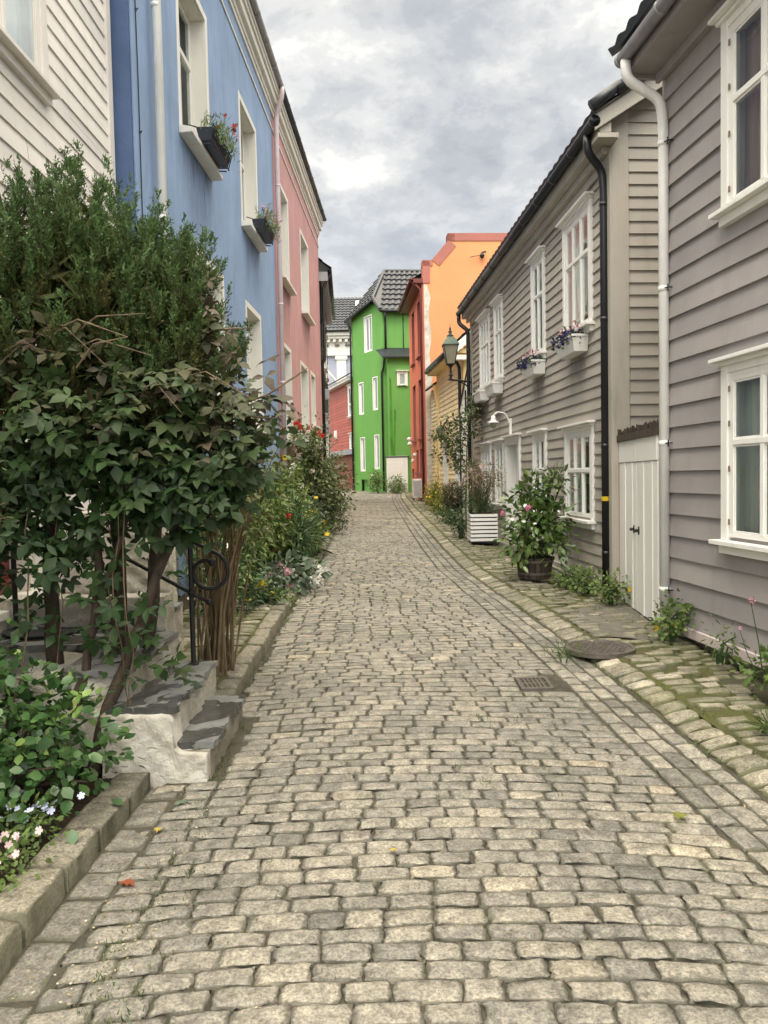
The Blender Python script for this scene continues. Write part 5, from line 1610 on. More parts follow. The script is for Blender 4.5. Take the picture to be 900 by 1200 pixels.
    mb = MB(); G.box(mb, -.1, 13.1, 9.15, 9.55, 0, .2); G.box(mb, -.1, 13.1, 9.55, 10.15, 0, .12); G.box(mb, -.2, 13.2, 10.15, 10.32, 0, .45); G.box(mb, -.2, 13.2, 10.32, 10.55, 0, .6); G.box(mb, -.05, 13.05, 4.95, 5.2, 0, .22)
    for i in range(36): G.box(mb, .1 + i * .36, .28 + i * .36, 9.95, 10.15, .121, .4)
    build('cornice', mb, 'offwhite', t, bevel=.02)
    mb = MB()
    for i in range(20): mb.lathe((G.P(.4 + i * .64, 9.72, .13)), [(.02, 0), (.14, .02), (.16, .08), (.10, .14), (.02, .16)], 8)
    build('ornament', mb, 'concrete', t)
    mb = MB(); tile_sheet(mb, G.P(-.3, 10.6, .65), G.P(13.3, 10.6, .65), G.P(13.3, 13.4, -3.0), G.P(-.3, 13.4, -3.0), 56, 13, .05, .05); build('roof', mb, 'tilegrey', t)
    mb = MB(); gutter(mb, G.P(-.3, 10.6, .7), G.P(13.3, 10.6, .7), .09, 1.2); build('gutter', mb, 'black', t, smooth=True)
    mb = MB()
    for u in (7.95, 9.3):
        for v in (.36, .62):
            q = lambda a_, k: G.P(a_, 10.6 + 2.8 * k + .07, .65 - 3.65 * k)
            mb.hexa([q(u, v), q(u + .95, v), q(u + .95, v + .18), q(u, v + .18)] + [tuple(np.array(p_) + np.array((0, -.05, .12))) for p_ in (q(u, v), q(u + .95, v), q(u + .95, v + .18), q(u, v + .18))])
    build('skylight', mb, 'white', t)
    # open stair roof in front of the mansion
    mb = MB(); mb.hexa([(-3.4, 45.2, 8.1), (-1.9, 45.2, 6.4), (-1.9, 46.4, 6.4), (-3.4, 46.4, 8.1), (-3.4, 45.2, 8.25), (-1.9, 45.2, 6.55), (-1.9, 46.4, 6.55), (-3.4, 46.4, 8.25)])
    q = build('stair_canopy', mb, 'offwhite', loc=(-2.6, 45.8, 6.4)); tag(q, 'sloping white stair canopy in front of the grey mansion', 'canopy')

def algae_mat():
    m, nt, b = base_mat('green_algae')
    n = noise_node(nt, 5, 6, .7, (1, 1, .25))
    r_ = ramp(nt, n.outputs['Fac'], [(.35, (.06, .30, .02)), (.65, (.045, .085, .012))])
    nt.links.new(r_.outputs['Color'], b.inputs['Base Color']); b.inputs['Roughness'].default_value = .8
    M['algae'] = m
# ------------------------------------------------------------------ things in the street
TW = Wall((2.56, 8.5), (2.01, 18.5), -1)
MW = Wall((2.55, 6.85), (2.85, 3.85), 1)
BW = Wall((-2.42, 7.3), (-2.09, 17.3), 1)

def gate():
    W = Wall((2.47, 6.93), (2.60, 8.46), -1)
    L = W.L; g0 = gz(0, 7.6) + .005
    t = thing('gate', 'white double board gate with bristly brown top between the two clapboard houses', 'gate', W.P(L / 2, g0, 0))
    for (a, b, k) in ((0.0, L / 2 - .004, 0), (L / 2 + .004, L, 1)):
        mb = MB(); n = 4
        W.box(mb, a, b, g0, 1.93, -.05, -.022)
        ws = [a + (b - a) * q for q in (0, .2, .27, .62, .69, 1)]
        W.box(mb, ws[0], ws[1], g0 + .005, 1.70, -.021, 0.0); W.box(mb, ws[1] + .006, ws[2], g0 + .005, 1.70, -.021, .006)
        W.box(mb, ws[2] + .006, ws[3], g0 + .005, 1.70, -.021, -.002); W.box(mb, ws[3] + .006, ws[4], g0 + .005, 1.70, -.021, .006); W.box(mb, ws[4] + .006, ws[5], g0 + .005, 1.70, -.021, 0.0)
        W.box(mb, a, b, 1.705, 1.93, -.021, .008)
        lf = build('leaf', mb, 'white', t, bevel=.003)
        mb = MB(); c = Vector(W.P(L / 2 + (-.10 if k == 0 else .10), 1.02, 0.0)); o = Vector((W.n.x, W.n.y, 0))
        mb.tube([c, c + o * .03], .008, 8); mb.lathe(c + o * .03 + Vector((0, 0, -.018)), [(.003, 0), (.016, .006), (.018, .018), (.016, .03), (.003, .036)], 10); mb.tube([c + o * .004 - Vector((0, 0, .04)), c + o * .004 + Vector((0, 0, .04))], .011, 6)
        build('knob', mb, 'iron', lf, smooth=True)
    mb = MB(); W.box(mb, -.02, L + .02, 1.93, 2.0, -.10, .03)
    for i in range(150):
        u = random.uniform(0, L); n = random.uniform(-.09, .02); h = random.uniform(.03, .075)
        W.box(mb, u, u + .012, 2.0, 2.0 + h, n, n + .012)
    build('top_cap', mb, 'wood', t)
    mb = MB(); W.box(mb, L, L + .10, g0, 2.05, -.04, .015); build('post', mb, 'redpeel', t, bevel=.004)

def lantern(name, label, c, s, arm_to, mat_roof='verdigris', hang=False, group=None):
    """four-sided street lantern standing on a bracket; c = foot of the lantern, s = size"""
    t = thing(name, label, 'street lamp', c, group)
    c = Vector(c)
    def ring(w, z): return [c + Vector((sx * w * .88, sy * w * .88, z)) for sx, sy in ((-1, -1), (1, -1), (1, 1), (-1, 1))]
    mb = MB()
    lo, hi = ring(.115 * s, .30 * s), ring(.21 * s, .78 * s)
    for i in range(4): mb.add([lo[i], lo[(i + 1) % 4], hi[(i + 1) % 4], hi[i]], [(0, 1, 2, 3)])
    build('glass_body', mb, 'frosted', t)
    mb = MB()
    for i in range(4):
        mb.tube([lo[i], hi[i]], .013 * s, 6); mb.tube([lo[i], lo[(i + 1) % 4]], .014 * s, 6); mb.tube([hi[i], hi[(i + 1) % 4]], .018 * s, 6)
    mb.lathe(c, [(.05 * s, 0), (.06 * s, .02 * s), (.03 * s, .06 * s), (.028 * s, .2 * s), (.05 * s, .24 * s), (.10 * s, .29 * s), (.115 * s, .30 * s)], 12)
    build('frame', mb, 'iron', t)
    mb = MB()
    a, b, d, e = ring(.245 * s, .775 * s), ring(.235 * s, .80 * s), ring(.11 * s, .97 * s), ring(.085 * s, 1.0 * s)
    rings = [a, b, d, e]
    vs = [p for r_ in rings for p in r_]
    fs = [(i * 4 + k, i * 4 + (k + 1) % 4, i * 4 + 4 + (k + 1) % 4, i * 4 + 4 + k) for i in range(3) for k in range(4)] + [(12, 13, 14, 15), (3, 2, 1, 0)]
    mb.add(vs, fs)
    mb.lathe(c + Vector((0, 0, 1.0 * s)), [(.09 * s, 0), (.095 * s, .025 * s), (.05 * s, .05 * s), (.035 * s, .10 * s), (.055 * s, .13 * s), (.025 * s, .16 * s), (.03 * s, .2 * s), (.008 * s, .26 * s), (.004 * s, .34 * s)], 10)
    build('roof', mb, mat_roof, t)
    mb = MB(); q = Vector(arm_to)
    mb.tube([c, Vector((c.x, c.y, c.z - .12 * s)), ], .03 * s, 8)
    p0 = Vector((c.x, c.y, c.z - .10 * s)); mb.tube([p0 - (q - p0).normalized() * .05, q], .026 * s, 8)
    m = p0.lerp(q, .35); mid = p0.lerp(q, .75) + Vector((0, 0, -.10 * s))
    mb.tube([m, mid, q + Vector((0, 0, -.36 * s))], .018 * s, 8)
    mb.box(q.x - .01, q.x + .03, q.y - .04, q.y + .04, q.z - .45 * s, q.z + .12 * s)
    build('bracket', mb, 'iron', t)
    return t

def gooseneck():
    u, z = 5.02, 2.48
    a = Vector(TW.P(u, z, 0)); n = Vector((TW.n.x, TW.n.y, 0)); d = Vector((TW.d.x, TW.d.y, 0)); up = Vector((0, 0, 1))
    t = thing('wall_lamp', 'white gooseneck lamp on the taupe wall above the white door', 'wall lamp', tuple(a))
    mb = MB(); TW.box(mb, u - .05, u + .05, z - .17, z + .10, 0.02, 0.06)
    build('back_plate', mb, 'white', t, bevel=.01)
    mb = MB(); mb.tube(rounded([a + n * .05 + up * .0, a + n * .09 + up * .12, a + n * .14 + up * .20, a + n * .28 + up * .22, a + n * .34 + up * .15], .08, 6), .013, 8)
    build('arm', mb, 'white', t, smooth=True)
    c = a + n * .34 - up * .02
    mb = MB(); mb.lathe(c, [(.105, .05), (.10, .062), (.05, .09), (.042, .12), (.035, .17), (.015, .18)][::1], 18); build('shade', mb, 'white', t, smooth=True)
    mb = MB(); mb.lathe(c, [(.01, -.05), (.035, -.035), (.055, .01), (.05, .05), (.02, .06)], 14); build('globe', mb, 'frosted', t, smooth=True)

def window_box(W, u0, u1, z, label, kind, group, n0=.02, depth=.2):
    """white trough hung under a sill"""
    t = thing('window_box', label, 'window box', W.P((u0 + u1) / 2, z, 0), group)
    mb = MB(); h = .17; ins = .035
    P = W.P
    mb.hexa([P(u0 + ins, z, n0), P(u1 - ins, z, n0), P(u1 - ins, z, n0 + depth - ins), P(u0 + ins, z, n0 + depth - ins), P(u0, z + h, n0), P(u1, z + h, n0), P(u1, z + h, n0 + depth), P(u0, z + h, n0 + depth)])
    build('trough', mb, 'white', t, bevel=.004)
    mb = MB(); W.box(mb, u0 - .012, u1 + .012, z + h + .001, z + h + .03, n0, n0 + depth + .012); build('rim', mb, 'white', t, bevel=.004)
    if kind == 'none': return t
    mid = np.array(W.P((u0 + u1) / 2, z + h + .05, n0 + depth * .6))
    du = (u1 - u0) / 2
    L = Leaves(); F1 = Leaves(); F2 = Leaves()
    m = 230
    uu = rng.uniform(u0 - .03, u1 + .03, m); zz = z + h + rng.normal(0.03, .05, m); nn = n0 + depth * rng.uniform(.1, 1.25, m)
    pos = np.array([W.P(a, b, c) for a, b, c in zip(uu, zz, nn)])
    dr = unit(rng.normal(size=(m, 3)) + np.array([W.n.x * .5, W.n.y * .5, .5]))
    L.scatter(LEAF_OVAL, pos, dr, rand_dirs(m), .045, rng.random(m))
    L.build('foliage', 'leafdark', t)
    m = 120
    pos = np.array([W.P(rng.uniform(u0 - .04, u1 + .04), z + h + rng.uniform(-.05, .10), n0 + depth * rng.uniform(.5, 1.35)) for _ in range(m)])
    flowers(F1, pos, .022); F1.build('flowers', 'purple', t)
    pos = np.array([W.P(rng.uniform(u0, u1), z + h + rng.uniform(.08, .2), n0 + depth * rng.uniform(.2, 1.0)) for _ in range(60)])
    flowers(F2, pos, .02); F2.build('flowers', 'dusty', t)
    return t

def wire_basket(W, u0, u1, z, label, group, bloom):
    """black slatted flower trough standing out from a stone sill"""
    t = thing('window_basket', label, 'flower basket', W.P((u0 + u1) / 2, z, .15), group)
    mb = MB(); n0, n1, h = .10, .31, .15
    P = W.P
    mb.hexa([P(u0 + .03, z, n0 + .03), P(u1 - .03, z, n0 + .03), P(u1 - .03, z, n1 - .05), P(u0 + .03, z, n1 - .05), P(u0, z + h, n0), P(u1, z + h, n0), P(u1, z + h, n1), P(u0, z + h, n1)])
    for k in range(16):
        u = u0 + (u1 - u0) * k / 15
        mb.tube([P(u, z - .01, n1 - .04), P(u, z + h + .02, n1 + .012)], .007, 5)
    for zz, nn in ((z + h + .02, n1 + .012), (z + .1, n1 - .01), (z, n1 - .03)): mb.tube([P(u0 - .02, zz, nn), P(u1 + .02, zz, nn)], .009, 5)
    for u in (u0 + .05, u1 - .05): mb.tube([P(u, z - .04, n1 - .05), P(u, z - .02, 0)], .009, 5); mb.tube([P(u, z + h + .02, n0), P(u, z + h + .05, 0)], .009, 5)
    build('trough', mb, 'navy', t)
    L = Leaves(); m = 620
    pos = np.array([P(rng.uniform(u0, u1), z + h + rng.normal(.04, .085), rng.uniform(n0 + .04, n1 + .12)) for _ in range(m)])
    L.scatter(BLADE, pos, unit(rng.normal(size=(m, 3)) * .6 + np.array([W.n.x * .4, 0, .8])), rand_dirs(m), rng.uniform(.05, .11, m), rng.random(m))
    L.build('foliage', 'leafmid', t)
    F = Leaves(); m = 20
    pos = np.array([P(rng.uniform(u0 + .3 * (u1 - u0), u1 + .1), z + h + rng.uniform(.08, .34), rng.uniform(n1 - .08, n1 + .22)) for _ in range(m)])
    for q in pos: F = Leaves(); flowers(F, [q], .03); F.build('bloom', bloom, t)
    st = MB()
    for p in pos[::2]:
        st.tube([P((u0 + u1) / 2 + random.uniform(-.2, .2), z + h, n1 - .1), Vector(p)], .003, 4)
    build('stalks', st, 'leafdark', t)
    return t

def geranium_box(W, u0, u1, z, label, group):
    t = thing('window_box', label, 'window box', W.P((u0 + u1) / 2, z, .15), group)
    mb = MB(); P = W.P
    W.box(mb, u0, u1, z, z + .02, .05, .34)
    for k in range(9):
        u = u0 + (u1 - u0) * k / 8; mb.tube([P(u, z, .34), P(u, z + .14, .36)], .008, 5)
    mb.tube([P(u0, z + .14, .36), P(u1, z + .14, .36)], .01, 6); mb.tube([P(u0, z + .14, .36), P(u0, z + .14, .03)], .01, 6); mb.tube([P(u1, z + .14, .36), P(u1, z + .14, .03)], .01, 6)
    build('rack', mb, 'white', t)
    L = Leaves(); m = 260
    pos = np.array([P(rng.uniform(u0, u1), z + .1 + abs(rng.normal(0, .12)), rng.uniform(.08, .34)) for _ in range(m)])
    L.scatter(LEAF_OVAL, pos, rand_dirs(m), rand_dirs(m) + np.array([0, 0, .8]), .06, rng.random(m), 1.5); L.build('foliage', 'leafmid', t)
    F = Leaves(); cs = [P(rng.uniform(u0, u1), z + rng.uniform(.22, .5), rng.uniform(.15, .38)) for _ in range(6)]
    blooms(cs, .06, 26, .045, 'red', t)
    return t

def steps():
    """the old stoop: slate treads on rough plastered risers, climbing from the street to the red door"""
    t = thing('stoop', 'short flight of plastered steps with broken slate treads on the cobbles', 'steps', (-1.1, 4.3, gz(0, 4.3)))
    def slab(name, x0, x1, y0, y1, z, th, mat, jag=.018, nx=10, ny=26):
        """irregular slate tread"""
        mb = MB()
        ring = []
        ph = rng.random(3) * 6.28; wv = lambda t_: jag * (.8 * math.sin(5 * t_ + ph[0]) + .6 * math.sin(13 * t_ + ph[1]) + .4 * math.sin(29 * t_ + ph[2]))
        for i in range(ny): ring.append((x1 + wv(i / ny * 2), y0 + (y1 - y0) * i / ny))
        for i in range(nx): ring.append((x1 - (x1 - x0) * i / nx, y1 + rng.normal(0, jag * .6)))
        for i in range(ny): ring.append((x0, y1 - (y1 - y0) * i / ny))
        for i in range(nx): ring.append((x0 + (x1 - x0) * i / nx, y0 + rng.normal(0, jag * .6)))
        n = len(ring)
        top = [(x, y, z + .004 * math.sin(9 * y + 7 * x)) for x, y in ring]; bot = [(x + rng.normal(0, .004), y, z - th) for x, y in ring]
        mb.add(top + bot, [tuple(range(n))] + [(i, (i + 1) % n, n + (i + 1) % n, n + i)[::-1] for i in range(n)] + [tuple(range(2 * n - 1, n - 1, -1))])
        return build(name, mb, mat, t)
    def side_skin(x0, x1, y, zb, prof, mat):
        # plastered flank of the steps: one skin whose top follows the treads
        nx, nz = 60, 24; xs = np.linspace(x0, x1, nx); vs = []; fs = []
        for yy in (y, y + .16):
            for i, x in enumerate(xs):
                h = float(np.interp(x, [p[0] for p in prof], [p[1] for p in prof]))
                for k in range(nz):
                    z = zb + (h - zb) * k / (nz - 1)
                    q = .5 * math.sin(x * 21 + z * 15) * math.sin(z * 24 + x * 7) + .4 * math.sin(x * 57 + z * 39) + .35 * math.sin(z * 83 - x * 61)
                    vs.append((x, yy + (.007 * q if yy == y else 0) - .02 * max(0, 1 - (z - zb) / .12) * (yy == y), z))
        N = nx * nz
        for i in range(nx - 1):
            for k in range(nz - 1): fs.append((i * nz + k, (i + 1) * nz + k, (i + 1) * nz + k + 1, i * nz + k + 1))
            a, b = i * nz + nz - 1, (i + 1) * nz + nz - 1; fs.append((a, b, N + b, N + a))
        for k in range(nz - 1):
            a = (nx - 1) * nz + k; fs.append((a, N + a, N + a + 1, a + 1))
        mb = MB(); mb.add(vs, fs); return build('side_wall', mb, mat, t, smooth=True)
    def rough_block(name, x0, x1, y0, y1, z0, z1, mat, amp=.012, skew=0.0):
        """masonry block with an uneven plastered skin"""
        vs = []; fs = []
        def face(o, a, b, na, nb):
            o, a, b = Vector(o), Vector(a), Vector(b); nn = a.cross(b).normalized(); k = len(vs)
            for i in range(na + 1):
                for j in range(nb + 1):
                    p = o + a * (i / na) + b * (j / nb)
                    e = 1 if 0 < i < na and 0 < j < nb else .35
                    q = math.sin(p.x * 23 + p.z * 17) * math.sin(p.y * 19 + p.z * 11) + .7 * math.sin(p.y * 47 + p.x * 31 + p.z * 41) + .5 * math.sin(p.z * 71 + p.y * 67)
                    p = p + nn * amp * e * q + Vector((skew * (p.z - z0), 0, 0))
                    vs.append(tuple(p))
            for i in range(na):
                for j in range(nb): fs.append((k + i * (nb + 1) + j, k + (i + 1) * (nb + 1) + j, k + (i + 1) * (nb + 1) + j + 1, k + i * (nb + 1) + j + 1))
        dx, dy, dz = x1 - x0, y1 - y0, z1 - z0
        N = lambda d: max(3, int(abs(d) / .03))
        face((x0, y0, z0), (dx, 0, 0), (0, 0, dz), N(dx), N(dz)); face((x1, y0, z0), (0, dy, 0), (0, 0, dz), N(dy), N(dz))
        face((x1, y1, z0), (-dx, 0, 0), (0, 0, dz), N(dx), N(dz)); face((x0, y1, z0), (0, -dy, 0), (0, 0, dz), N(dy), N(dz))
        face((x0, y0, z1), (dx, 0, 0), (0, dy, 0), N(dx), N(dy))
        mb = MB(); mb.add(vs, fs); return build(name, mb, mat, t, smooth=True)
    g = gz(0, 4.2)
    rough_block('step', -1.36, -.905, 3.83, 4.72, g - .1, g + .13, 'kerbstone_plain', .008)
    side_skin(-1.44, -.915, 3.80, g - .08, [(-1.44, g + .33), (-1.34, g + .325), (-1.10, g + .322), (-1.085, g + .30), (-1.075, g + .15), (-1.05, g + .132), (-.915, g + .12)], 'plaster')
    rough_block('riser', -1.66, -1.095, 3.86, 4.86, g + .05, g + .325, 'plaster', .010)
    rough_block('riser', -1.95, -1.36, 3.95, 4.96, g + .2, g + .49, 'plaster', .010)
    rough_block('landing', -2.6, -1.64, 4.55, 6.15, g - .1, g + .50, 'plaster', .01)
    rough_block('cheek_wall', -2.58, -1.45, 5.0, 5.2, g - .1, g + .74, 'plaster', .012)
    rough_block('cheek_wall', -2.6, -1.75, 6.2, 6.4, g - .1, g + 1.25, 'plaster', .012)
    slab('tread', -1.13, -.885, 3.85, 4.70, g + .165, .034, 'slate', .012)
    slab('tread', -1.42, -1.075, 3.83, 4.84, g + .355, .034, 'slate', .016)
    slab('tread', -1.70, -1.34, 3.93, 4.95, g + .525, .034, 'slate', .012)
    slab('landing_slab', -2.59, -1.62, 4.52, 6.1, g + .535, .034, 'slate', .012)
    # iron handrail
    h = thing('handrail', 'black wrought iron handrail with a scroll end standing on the slate steps', 'handrail', (-1.2, 4.74, g + .355))
    px, py = -1.205, 4.74
    mb = MB(); mb.tube([(px, py, g + .35), (px, py, g + 1.13)], .0165, 8); mb.lathe((px, py, g + .352), [(.035, 0), (.035, .008), (.018, .014)], 10)
    build('post', mb, 'iron', h)
    mb = MB(); mb.tube([(-2.3, py, g + .50), (-2.3, py, g + 1.72)], .0165, 8); build('post', mb, 'iron', h)
    mb = MB()
    pts = [(-2.45, py, g + 1.90), (px, py, g + 1.13)]
    # the rail dips towards the street and curls under itself
    c = Vector((px + .105, py, g + .935)); r0 = .125
    pts2 = [(px, py, g + 1.13)]
    for k in range(26):
        an = R(65 - k * 14.5); rr = r0 * (1 - .55 * max(0, k - 6) / 20)
        pts2.append((c.x + rr * math.cos(an), py, c.z + rr * math.sin(an)))
    mb.tube(pts + pts2[1:], .0135, 8)
    e = pts2[-1]; mb.lathe((e[0], e[1], e[2] - .024), [(.004, 0), (.02, .008), (.025, .024), (.02, .04), (.004, .048)], 10)
    build('top_rail', mb, 'iron', h, smooth=True)
    mb = MB(); mb.tube([(-2.3, py, g + 1.42), (px, py, g + .80), (px + .10, py, g + .745)], .0125, 8)
    mb.lathe((px + .11, py, g + .72), [(.004, 0), (.016, .006), (.02, .02), (.016, .034), (.004, .04)], 10); mb.lathe((px, py, g + .775), [(.016, 0), (.026, .02), (.026, .035), (.016, .05)], 10)
    build('lower_rail', mb, 'iron', h, smooth=True)
    m = MB(); m.lathe((-2.22, 4.98, g + .536), [(.26, 0), (.262, .014), (.25, .018)], 30)
    q = build('doormat', m, 'rubber', loc=(-2.22, 4.98, g + .536)); q.scale = (1, 1, 1); tag(q, 'charcoal half round doormat on the landing before the red door', 'doormat')

def ironwork():
    x0, x1, y0, y1 = GRATE
    t = thing('drain_grate', 'rectangular iron drain grate set in the cobbles', 'drain grate', ((x0 + x1) / 2, (y0 + y1) / 2, gz(0, 5.4)))
    z = lambda x, y: gz(x, y) - .006
    mb = MB()
    def bx(a, b, c, d, h0=-.03, h1=0.0):
        m0, m1 = gz(0, c), gz(0, d)
        mb.hexa([(a, c, m0 + h0), (b, c, m0 + h0), (b, d, m1 + h0), (a, d, m1 + h0), (a, c, m0 + h1), (b, c, m0 + h1), (b, d, m1 + h1), (a, d, m1 + h1)])
    bx(x0, x1, y0, y0 + .028); bx(x0, x1, y1 - .028, y1); bx(x0, x0 + .028, y0 + .028, y1 - .028); bx(x1 - .028, x1, y0 + .028, y1 - .028)
    build('frame', mb, 'rust', t, bevel=.003)
    mb = MB(); n = 6
    for k in range(1, n):
        a = x0 + .028 + (x1 - x0 - .056) * k / n; bx(a - .006, a + .006, y0 + .029, y1 - .029, -.03, -.004)
    m = (y0 + y1) / 2; bx(x0 + .029, x1 - .029, m - .012, m + .012, -.034, -.007)
    build('bar', mb, 'rust', t, bevel=.002)
    mb = MB(); bx(x0 + .01, x1 - .01, y0 + .01, y1 - .01, -.12, -.05); build('pit', mb, 'black', t)
    cx, cy, r = 1.70, 6.08, .275
    zb = gz(0, cy) + .056
    t = thing('manhole_cover', 'round rusty manhole cover in the pavement before the white gate', 'manhole cover', (cx, cy, zb))
    mb = MB(); mb.lathe((cx, cy, zb - .03), [(r, 0), (r, .036), (r - .03, .036), (r - .034, .026)], 40); build('rim', mb, 'rust', t)
    mb = MB(); mb.lathe((cx, cy, zb - .025), [(r - .036, 0), (r - .036, .024)], 40)
    k = 0.042
    for i in range(-6, 7):
        for j in range(-6, 7):
            x, y = cx + i * k + (j % 2) * k / 2, cy + j * k
            if (x - cx) ** 2 + (y - cy) ** 2 < (r - .06) ** 2: mb.box(x - .014, x + .014, y - .012, y + .012, zb - .002, zb + .006)
    build('cover', mb, 'rust', t)
    # low iron strip across the far end of the road
    mb = MB(); mb.box(-.05, .62, 20.05, 20.16, gz(0, 20) - .004, gz(0, 20) + .012)
    q = build('drain_channel', mb, 'rust', loc=(.3, 20.1, gz(0, 20))); tag(q, 'narrow dark iron drain channel across the far cobbles', 'drain channel')

def planter_box():
    x0, x1, y0, y1 = 1.52, 2.00, 13.5, 14.1; g = gz(0, 13.8) + .06
    t = thing('planter_box', 'square white slatted planter box standing on the pavement', 'planter', ((x0 + x1) / 2, (y0 + y1) / 2, g))
    mb = MB()
    n = 7; h = .5 / n
    for k in range(n):
        mb.box(x0, x1, y0, y1, g + .03 + k * h, g + .03 + k * h + h * .68)
    build('slats', mb, 'white', t, bevel=.004)
    mb = MB(); mb.box(x0 + .02, x1 - .02, y0 + .02, y1 - .02, g, g + .50); build('liner', mb, 'navy', t)
    mb = MB(); mb.box(x0 + .03, x1 - .03, y0 + .03, y1 - .03, g + .5, g + .515); build('soil', mb, 'soil', t)
    return t

def ac_unit():
    x0, x1, y0, y1 = 1.04, 1.38, 27.5, 27.9; g = gz(0, 27.7) + .04
    t = thing('heat_pump', 'pale grey heat pump unit standing before the red house', 'heat pump', (1.21, 27.7, g))
    mb = MB(); mb.box(x0, x1, y0, y1, g + .1, g + .78)
    build('casing', mb, 'whitepipe', t, bevel=.02)
    mb = MB()
    for i in range(14): mb.box(x0 + .03, x1 - .03, y0 - .012, y0 - .001, g + .17 + i * .04, g + .18 + i * .04)
    build('grille', mb, 'greypipe', t)
    mb = MB(); mb.box(x0 + .02, x0 + .06, y0, y1, g - .05, g + .1); mb.box(x1 - .06, x1 - .02, y0, y1, g - .05, g + .1); build('foot', mb, 'navy', t)
    mb = MB(); mb.tube(rounded([(x1, y1 - .1, g + .6), (x1 + .1, y1 - .1, g + .6), (x1 + .1, y1 - .1, g + .1)], .08), .025, 8); build('hose', mb, 'whitepipe', t, smooth=True)

def litter():
    spots = [(-1.02, 2.86, 'rusty orange fallen leaf by the near kerb', 'orangef', .065), (-1.0, 3.52, 'green fallen leaf curled near the steps', 'leafgrey', .07), (-1.01, 3.28, 'small yellow fallen leaf by the kerb', 'dullyellow', .04), (1.28, 3.32, 'bright green fallen leaf near the pavement kerb', 'leafyellow', .07), (0.0, 3.05, 'tiny yellow leaf lying on the middle of the cobbles', 'dullyellow', .028)]
    for x, y, lab, mt, s in spots:
        L = Leaves(); z = gz(x, y) + .012
        a = random.uniform(0, 6.28)
        L.scatter(LEAF_LOBED, [(x, y, z)], [(math.cos(a), math.sin(a), .05)], [(.1, .1, 1)], s, .6)
        o = L.build('fallen_leaf', mt, None, (x, y, z)); tag(o, lab, 'leaf')
# ------------------------------------------------------------------ plants
def limb(mb, pts, r0, r1, seg=8, jit=.012):
    P = [Vector(p) for p in pts]; out = []; n = 4
    for a, b in zip(P[:-1], P[1:]):
        for k in range(n): out.append(a.lerp(b, k / n) + Vector((random.uniform(-jit, jit), random.uniform(-jit, jit), 0)))
    out.append(P[-1])
    rs = [r0 + (r1 - r0) * i / (len(out) - 1) for i in range(len(out))]
    mb.tube(out, [r * random.uniform(.9, 1.12) for r in rs], seg)

